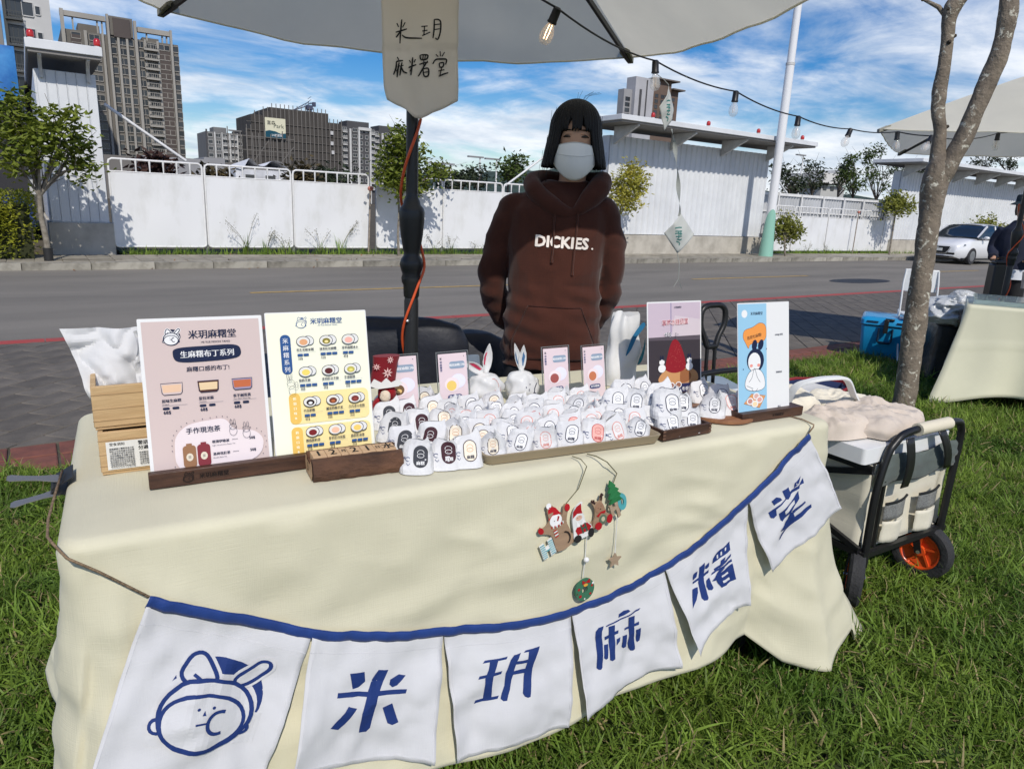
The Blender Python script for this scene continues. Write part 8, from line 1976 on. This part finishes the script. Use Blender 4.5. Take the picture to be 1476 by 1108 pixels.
# cloths piled on the lid
CL1 = weave('beige cotton', (.60,.52,.44), scale=500, bump=.3, var=.08, vscale=8); CL2 = weave('pale cream cotton', (.72,.67,.55), scale=500, bump=.3, var=.06, vscale=8)
def pile(label, cx_, cy_, rx, ry, z0, h, seed, m, rot=0):
    t = thing('folded_cloth', label, 'cloth', (WX+cx_, WY+cy_, z0), R(rot), 'cloths piled on the cooler lid')
    b = MB()
    def fn(u, v):
        a = 2*math.pi*u; e = v; r_ = math.sin(e*math.pi/2)**.9; n_ = mnoise.noise(Vector((math.cos(a)*1.3+seed, math.sin(a)*1.3, e*2)))
        x = rx*r_*math.copysign(abs(math.cos(a))**.7, math.cos(a))*(1+.18*n_); y = ry*r_*math.copysign(abs(math.sin(a))**.7, math.sin(a))*(1+.18*n_)
        z = h*(1-e**2.6)*(1+.35*mnoise.noise(Vector((x*14, y*14, seed))))+.010*abs(mnoise.noise(Vector((x*30+seed, y*22, 3))))*(1-e)+.010*math.sin(x*60+y*35)*(1-e)*e*2+.013*(1-2*abs(mnoise.noise(Vector((x*17+seed, y*15+x*6, 1)))))*(1-e**4)+.006*(1-2*abs(mnoise.noise(Vector((x*38, y*34+x*12, seed)))))*(1-e**4)
        return (x, y, max(.001, z))
    b.grid(fn, 110, 46); return b.build('cloth', m, t, smooth=180)
pile('smooth beige cloth spread over the front right of the cooler lid', .24, .17, .215, .15, .582, .050, 2, CL1, 8)
pile('rolled beige cloth bundle at the left end of the cooler lid', .015, .17, .11, .09, .582, .065, 7, CL1, -10)
pile('ruffled cream cloth heap at the back of the cooler lid', .06, .40, .16, .10, .582, .070, 11, CL2, 0)
pile('flat pale cloth under the carrying handle at the right end of the cooler lid', .34, .33, .12, .13, .582, .040, 15, CL2, 20)
# translucent storage box behind the table
t = thing('storage_box', 'large grey blue translucent plastic storage box behind the right end of the table', 'storage box', (2.72, 2.36, 0), R(-24))
SB = mat('cloudy grey plastic', (.30,.36,.40), .35, alpha=.92, var=.1, vscale=3)
b = MB(); b.loft([[(x,y,0) for x, y in rr(-.22,-.15,.22,.15,.03)], [(x,y,.40) for x, y in rr(-.26,-.18,.26,.18,.035)]]); b.build('box_body', SB, t, smooth=40)
b = MB(); b.prism(rr(-.28,-.20,.28,.20,.04), .402, .43); b.prism(rr(-.23,-.15,.23,.15,.03), .431, .442); b.build('lid', SB, t, bevel=.006)
# navy bag with red trim beyond the wagon
NV = weave('navy canvas', (.022,.035,.10), scale=400, bump=.3, var=.2, vscale=5)
t = thing('tote_bag', 'open navy canvas bag with dark red rim on the grass beyond the wagon', 'bag', (3.55, 2.28, 0), R(-35))
rg = []
for z, rx, ry in ((0,.19,.12),(.12,.22,.15),(.26,.25,.16),(.33,.27,.17)): rg.append([(rx*math.cos(2*math.pi*k/28)*(1+.06*math.sin(k*1.7)), ry*math.sin(2*math.pi*k/28)*(1+.06*math.sin(k*2.3)), z+(.05*math.sin(2*math.pi*k/28+1.2) if z > .2 else 0)) for k in range(28)])
b = MB(); b.loft(rg, cap=False); b.add(rg[0], [tuple(range(28))]); o = b.build('bag_body', NV, t, smooth=50); o.modifiers.new('thickness', 'SOLIDIFY').thickness = .006
b = MB(); b.tube(rg[-1], .010, 6, closed=True); b.build('rim', mat('dark red trim', (.22,.01,.015), .7), t, smooth=60)
b = MB(); b.grid(lambda u, v: (.24*math.cos(2*math.pi*u)*v, .14*math.sin(2*math.pi*u)*v, .30+.05*math.sin(2*math.pi*u+1.2)*v+.02*mnoise.noise(Vector((u*8, v*4, 1)))), 28, 6); b.build('lining', mat('white lining', (.62,.62,.60), .8), t, smooth=180)
# dark padded chair beside the parasol pole
t = thing('chair', 'dark navy padded chair back with a jacket behind the table beside the parasol pole', 'chair', (1.20, 2.60, 0), R(-25))
PD = mat('dark navy nylon', (.014,.016,.024), .55, var=.3, vscale=4, bump=.3, bscale=22)
b = MB(); b.loft([oval(0,0,z,rx,ry,28,.6) for z, rx, ry in ((.40,.24,.05),(.60,.29,.07),(.72,.30,.07),(.79,.26,.055),(.82,.16,.03))]); o = place('backrest', remeshed(b, 'backrest', PD, .014, 4, lambda p, n: .012*mnoise.noise(Vector((p.x*6, p.y*6, p.z*6)))), t)
b = MB(); b.loft([oval(0,-.24,z,.24,.22,24,.5) for z in (.38,.42,.455)]); b.build('seat', PD, t, bevel=.01)
lg = (lambda q: (q.tube([(0,0,0),(0,0,.40)], .011, 8), q.mesh('leg', BLK, 60))[1])(MB())
for x, y in ((-.2,-.42),(.2,-.42),(-.2,-.02),(.2,-.02)): place('leg', lg, t, (x, y, 0))
t = thing('cover_jacket', 'black jacket draped wide between the chair and the seller', 'jacket', (1.50, 2.52, 0), R(-20)); b = MB(); b.loft([oval(0,0,z,rx,ry,28,.7) for z, rx, ry in ((.0,.18,.10),(.40,.20,.11),(.62,.20,.10),(.72,.17,.07),(.76,.09,.04))]); place('jacket', remeshed(b, 'jacket', PD, .014, 4, lambda p, n: .014*mnoise.noise(Vector((p.x*7, p.y*7, p.z*5)))), t)
t = thing('grey_pouch', 'small grey blue pouch lying behind the pink eared bag', 'pouch', T(1.06, .74, .78), TROT); b = MB(); b.prism(rr(-.03,-.035,.03,.035,.008), 0, .025); o = b.build('pouch', mat('grey blue cloth', (.16,.20,.25), .8, var=.2), t, bevel=.006); o.rotation_euler = (R(80),0,R(10)); t.location = T(1.02,.70,.80)
# ---------------- second stall
S2x, S2y = 5.50, 2.30
S2R = R(24)
t = thing('folding_table', 'neighbouring stall table hidden under its cream cloth', 'table', (S2x, S2y, 0), S2R)
b = MB(); b.box(.02,.68,-1.75,-.02,.70,.735); b.build('table_top', M_plast, t)
lg2 = (lambda q: (q.tube([(0,0,0),(0,0,.70)], .014, 8), q.mesh('leg', M_dsteel, 60))[1])(MB())
for x in (.1,.6):
    for y in (-1.6,-.15): place('leg', lg2, t, (x, y, 0))
SAT = mat('cream satin cloth', (.70,.68,.50), .42, sheen=.3, var=.05, vscale=2.5)
b = MB(); NU = 150
per2 = [(0,0),(.70,0),(.70,-1.77),(0,-1.77)]; Ls = [.70,1.77,.70,1.77]; TOT = sum(Ls)
def s2(u, v):
    a = u*TOT; k = 0
    while k < 3 and a > Ls[k]: a -= Ls[k]; k += 1
    p = Vector(per2[k]).lerp(Vector(per2[(k+1) % 4]), a/Ls[k]); c = Vector((.35,-.885)); n = [(0,1),(1,0),(0,-1),(-1,0)][k]; n = Vector(n)
    dcr = min(a, Ls[k]-a); cf = math.exp(-(dcr/.16)**2); dirn = (p-c).normalized(); g = u*TOT
    o = (.05+.16*cf)*v**1.2+.022*math.sin(g*15+math.sin(g*4))*v+.006*mnoise.noise(Vector((g*3, v*3, 1)))*v
    z = .742-(.742-(.12-.10*cf))*v
    if k == 0: o = .02*v+.010*math.sin(g*15)*v; cf *= .3
    q = p+n*o*(1-.4*cf)+dirn*o*.7*cf
    if k == 3 or k == 2: q += n*(.004*math.exp(-((v-.42)/.012)**2))
    return (q.x, q.y, z)
b.grid(s2, NU, 24); nb = len(b.v); b.add([(0,0,.7425),(.70,0,.7425),(.70,-1.77,.7425),(0,-1.77,.7425)], [(3,2,1,0)])
o = b.build('tablecloth', SAT, loc=(S2x, S2y, 0), rot=S2R, smooth=60); o.modifiers.new('thickness', 'SOLIDIFY').thickness = .0012
tag(o, 'cream satin cloth over the neighbouring stall table on the right', 'tablecloth')
GL = mat('pale glass sheet', (.80,.92,.92), .04, trans=.85, ior=1.2)
t = thing('glass_cover', 'clear acrylic sneeze guard lying along the neighbouring stall table', 'cover', (S2x+.05, S2y-.02, .745), S2R)
b = MB(); b.box(0,.5,-1.2,0,.03,.036); b.build('top_sheet', GL, t); 
for xx in (0, .494): b = MB(); b.box(xx,xx+.006,-1.2,0,0,.0295); b.build('side_sheet', GL, t)
t = thing('drink_cup', 'clear tall cup of brown drink at the right edge on the neighbouring table', 'cup', dpt(1474,430,6.0)-Vector((0,0,0)), 0); t.location.z = .785
b = MB(); b.lathe([(.03,0),(.042,.14)], 18); b.build('cup', mat('milky cup', (.42,.36,.32), .3), t, smooth=60)
# black covered low table with bags
t = thing('covered_crates', 'low stack of crates under a black plastic sheet between tree and neighbouring table', 'crates', (6.22, 2.74, 0), R(-50))
BP = mat('black plastic sheet', (.006,.006,.007), .35, bump=.8, bscale=18)
b = MB(); 
b.loft([[(x+.02*mnoise.noise(Vector((x*5,y*5,z*4))), y+.03*mnoise.noise(Vector((x*4,y*4,z*6+3))), z) for x, y in rr(-.05-e,-.02-e,.92+e,.52+e,.04,4)] for z, e in ((0,.03),(.15,.01),(.3,.0),(.44,.0),(.47,-.01),(.475,-.05))]); o = b.build('plastic_sheet', BP, t, smooth=40)
t = thing('plastic_bag', 'large white plastic bag lying on the black covered crates behind the tree', 'bag', (6.38, 2.76, .475), 0)
CLR = mat('milky plastic film', (.70,.73,.75), .2, bump=1., bscale=14, thin=.25, spec=.8)
b = MB(); lump(b, (0,0,.115), (.26,.20,.12), 9, .35, 90, 50, crease=.22); b.build('bag', CLR, t, smooth=180)
t = thing('cup_sleeve', 'clear bag of stacked brown paper cups lying on the covered crates', 'bag', (6.20, 2.55, .565), R(-55))
b = MB(); b.tube([(0,-.02,0),(0,.30,0)], .085, 28); b.build('cup_stack', mat('brown paper cup', (.20,.13,.10), .5, c2=(.10,.06,.045), vscale=30), t, smooth=50)
b = MB(); lump(b, (0,.18,.0), (.12,.26,.105), 13, .22, 70, 40, crease=.15); b.build('bag_film', mat('clear film', (.92,.94,.95), .08, trans=.92, ior=1.15, bump=.6, bscale=16), t, smooth=180)
b = MB(); b.box(-.035,.02,-.023,-.0215,-.015,.015); b.build('label', ink(WHITE), t)
t = thing('plastic_bag', 'small clear crumpled plastic bag on the left corner of the neighbouring table', 'bag', dpt(1387,430,5.75), 0)
b = MB(); lump(b, (0,0,-.0), (.085,.07,.07), 19, .4, 60, 40, crease=.35); b.build('bag', mat('clear crinkled film', (.80,.82,.83), .12, alpha=.55, bump=1., bscale=40, spec=1.), t, smooth=180)
# blue cooler
t = thing('cooler_box', 'bright blue cooler box with black latch standing on the grass left of the tree', 'cooler', (6.86, 3.52, 0), R(-62)); t.scale = (.98, 1.75, 1.16)
BL = mat('bright blue plastic', (.012,.27,.56), .32, coat=.2, var=.05, vscale=4)
b = MB(); b.loft([[(x,y,z) for x, y in rr(-.245+e,-.16+e,.245-e,.16-e,.035,5)] for z, e in ((.0,.035),(.02,.022),(.27,.0),(.285,.0))]); b.build('box_body', BL, t, smooth=40)
b = MB(); b.loft([[(x,y,z) for x, y in rr(-.255+e,-.17+e,.255-e,.17-e,.04,5)] for z, e in ((.292,.0),(.33,.0),(.345,.012),(.352,.04))]); b.build('lid', BL, t, smooth=40)
b = MB(); b.loft([[(x,y,z) for x, y in rr(-.248,-.163,.248,.163,.035,5)] for z in (.283,.292)]); b.build('seal', BLK, t)
KB = mat('dark blue latch', (.01,.03,.06), .4)
b = MB(); b.box(-.05,-.01,-.20,-.168,.235,.345); b.box(-.045,.035,-.178,-.166,.335,.352); b.build('latch', BLK, t, bevel=.004)
b = MB(); b.tube([(-.085,-.172,.27),(-.085,-.180,.17),(-.075,-.180,.155),(.02,-.180,.155),(.03,-.180,.17),(.03,-.172,.27)], .011, 6); b.build('catch_frame', KB, t, smooth=50)
b = MB(); b.box(.06,.17,-.176,-.168,.315,.325); b.box(-.20,-.10,-.176,-.168,.315,.325); b.build('lid_groove', KB, t)
b = MB(); b.box(.25,.27,-.05,.05,.20,.28); b.tube([(.262,-.06,.26),(.275,-.03,.10),(.27,.0,.02)], .012, 6); b.build('strap', BLK, t)
# white folding chair behind the tree
q = dpt(1318, 470, 6.6); t = thing('folding_chair', 'white folding chair mostly hidden behind the big tree trunk', 'chair', (q.x, q.y, 0), R(-50)); t.scale = (.72, .8, 1)
WP = mat('white chair plastic', (.68,.70,.72), .4)
for s_ in (-1, 1):
    b = MB(); b.tube([(s_*.21,.10,0),(s_*.21,-.02,.46),(s_*.205,.06,.74),(s_*.19,.08,.86)], .012, 8); b.build('frame', WP, t, smooth=60)
    b = MB(); b.tube([(s_*.19,-.26,0),(s_*.19,.12,.48)], .011, 8); b.build('leg', WP, t, smooth=60)
b = MB(); b.loft([[(x, .075+.02*(x/.2)**2+y, z) for x, y in rr(-.20,-.012,.20,.012,.01,3)] for z in (.66,.80,.87)]); b.build('backrest', WP, t, bevel=.01)
b = MB(); b.box(-.19,.19,-.20,.16,.44,.465); b.build('seat', WP, t, bevel=.01)
# black upright case beside the neighbour
q = dpt(1432, 420, 7.2); t = thing('speaker_case', 'black upright equipment case standing left of the neighbour', 'case', (q.x, q.y, 0), R(-40))
b = MB(); b.box(-.07,.07,-.07,.07,0,.92); b.build('case_body', BLK, t, bevel=.015); b = MB(); b.box(-.055,.055,-.055,.055,.921,.95); b.build('case_top', BLK, t, bevel=.01)
b = MB(); b.tube([(-.04,0,.95),(-.04,0,.985),(.04,0,.985),(.04,0,.95)], .008, 6); b.build('handle', BLK, t)
# ---------------- parked white car, three-quarter front
t = thing('parked_car', 'white hatchback parked at the far kerb by the distant shed, front with dark grille', 'car', (27.9, 13.05, -.10), R(0))
CW = mat('white car paint', (.74,.75,.76), .22, coat=.8, spec=.5); CG = mat('car window glass', (.02,.028,.035), .05, spec=1.); CB = mat('black car trim', (.012,.012,.013), .4)
# side profile along x (front at x=0), width along y
top = [(0.0,.42),(.02,.62),(.10,.74),(.55,.90),(1.05,.99),(1.25,1.03),(1.95,1.42),(2.5,1.47),(3.2,1.43),(3.75,1.22),(4.05,1.05),(4.2,.92),(4.25,.60),(4.2,.35)]
tp = smooth_line([(x, z, 0) for x, z in top], 4)
def car_ring(x):
    # body cross-section half width at heights; nose rounds in plan
    nose = min(1, max(0, x/.75)); tail = min(1, max(0, (4.25-x)/.6)); w = .885*(1-.30*(1-nose)**2.2)*(1-.16*(1-tail)**2)
    return w
def ztop(x):
    for i in range(len(tp)-1):
        if tp[i].x <= x <= tp[i+1].x: f = (x-tp[i].x)/max(1e-6, tp[i+1].x-tp[i].x); return tp[i].y+(tp[i+1].y-tp[i].y)*f
    return tp[-1].y if x > 4 else tp[0].y
b = MB(); rings = []
xs_ = [0.0,.015,.04,.08,.14,.22,.34,.5,.7,.9,1.1,1.3,1.6,1.9,2.2,2.6,3.0,3.4,3.7,3.9,4.05,4.15,4.2,4.24]
for x in xs_:
    w = car_ring(x); belt = min(ztop(x), .93+.03*x/4); zb = .20+.10*(1-min(1, x/.3)); zt_2 = min(ztop(x), belt)
    rings.append([(x,-w*.88,zb),(x,-w*.985,zb+.12),(x,-w,(zb+zt_2)/2),(x,-w*.97,zt_2-.07),(x,-w*.86,zt_2-.012),(x,-w*.5,zt_2+.008),(x,0,zt_2+.012),(x,w*.5,zt_2+.008),(x,w*.86,zt_2-.012),(x,w*.97,zt_2-.07),(x,w,(zb+zt_2)/2),(x,w*.985,zb+.12),(x,w*.88,zb)])
b.loft(rings); b.build('body', CW, t, smooth=50)
b = MB(); rings = []
for x in (1.12,1.3,1.6,1.95,2.3,2.6,3.0,3.4,3.75,3.98):
    zt_2 = ztop(x); w0 = .84; h_ = max(.01, zt_2-.93); wt_ = w0-.30*h_
    rings.append([(x,-w0,.92),(x,-(w0+wt_)/2-.01,.92+h_*.55),(x,-wt_,.93+h_*.93),(x,-wt_*.7,.93+h_*1.0),(x,0,.94+h_*1.01),(x,wt_*.7,.93+h_*1.0),(x,wt_,.93+h_*.93),(x,(w0+wt_)/2+.01,.92+h_*.55),(x,w0,.92)])
b.loft(rings); gl = b.build('glasshouse', CG, t, smooth=50)
b = MB(); rings = []
for x in (1.95,2.3,2.6,3.0,3.4,3.62):
    zt_2 = ztop(x); h_ = zt_2-.93; wt_ = .84-.30*h_
    rings.append([(x,-wt_-.004,.93+h_*.90),(x,-wt_*.7,.945+h_*1.0),(x,0,.955+h_*1.01),(x,wt_*.7,.945+h_*1.0),(x,wt_+.004,.93+h_*.90)])
b.loft(rings, cap=False); b.build('roof', CW, t, smooth=50)
b = MB()
for s_ in (-1, 1):
    b.bar((1.14,s_*.80,.97),(1.97,s_*.70,1.40), .05, .05); b.bar((2.55,s_*.84,.95),(2.58,s_*.715,1.40), .06, .03); b.bar((3.98,s_*.80,1.05),(3.5,s_*.70,1.38), .10, .05)
b.build('pillar', CW, t)
def nose(y, z):  # point on the front surface
    return -.012+.42*(abs(y)/.885)**3.2+(.10*(max(0, z-.55)/.3)**2)
def patch(name, pts, m, off=.012, parent=t):
    b = MB(); b.prism(pts, 0, .02); b.v = [(nose(v[0], v[1])-off-v[2]*.5, v[0], v[1]) for v in b.v]; return b.build(name, m, parent)
patch('grille', [(-.42,.64),(.42,.64),(.36,.48),(.28,.40),(-.28,.40),(-.36,.48)], CB)
patch('grille_trim', [(-.45,.60),(-.40,.44),(-.30,.375),(.30,.375),(.40,.44),(.45,.60),(.43,.60),(.385,.455),(.29,.395),(-.29,.395),(-.385,.455),(-.43,.60)], mat('chrome', (.6,.6,.6), .15, metal=1.), .02)
patch('number_plate', [(-.19,.47),(.19,.47),(.19,.57),(-.19,.57)], ink((.62,.64,.62)), .026)
patch('emblem', [(p[0], p[1]) for p in ell(0,.62,.055,.035,12)], MATS['chrome'], .024)
for s_ in (-1, 1):
    pts = [(s_*.46,.66),(s_*.60,.72),(s_*.80,.74),(s_*.82,.70),(s_*.74,.63),(s_*.50,.60)]
    patch('headlight', pts if s_ > 0 else pts[::-1], mat('headlight glass', (.30,.33,.36), .08, spec=1., c2=(.08,.09,.10), vscale=25), .012)
    pts = [(s_*.52,.30),(s_*.74,.36),(s_*.76,.46),(s_*.62,.42)]; patch('fog_light', pts if s_ > 0 else pts[::-1], CB, .012)
patch('lower_intake', [(-.45,.25),(.45,.25),(.42,.31),(-.42,.31)], CB)
for x in (.78, 3.4):
    for s_ in (-1, 1):
        b = MB(); b.M = Matrix.Translation((x, s_*.80, .31)) @ Matrix.Rotation(R(90), 4, 'X'); b.lathe([(.20,-.09),(.29,-.10),(.31,-.07),(.31,.07),(.29,.10),(.20,.09)], 28); w_ = b.build('wheel', RUB, t, smooth=40)
        b = MB(); b.M = Matrix.Translation((x, s_*.86, .31)) @ Matrix.Rotation(R(90), 4, 'X'); b.lathe([(.195,-.04),(.19,.04),(.06,.05),(.03,.045)], 20); b.build('rim', mat('alloy', (.35,.36,.37), .3, metal=.8), w_, smooth=30)
for s_ in (-1, 1):
    b = MB(); b.ball((1.42, s_*.99, .98), (.07,.10,.065), 12, 8); b.bar((1.42,s_*.86,.95),(1.42,s_*.95,.96), .05, .04); b.build('door_mirror', CW, t, smooth=60)
b = MB(); b.box(.3,4.1,-.8,.8,.16,.24); b.build('underbody', CB, t)
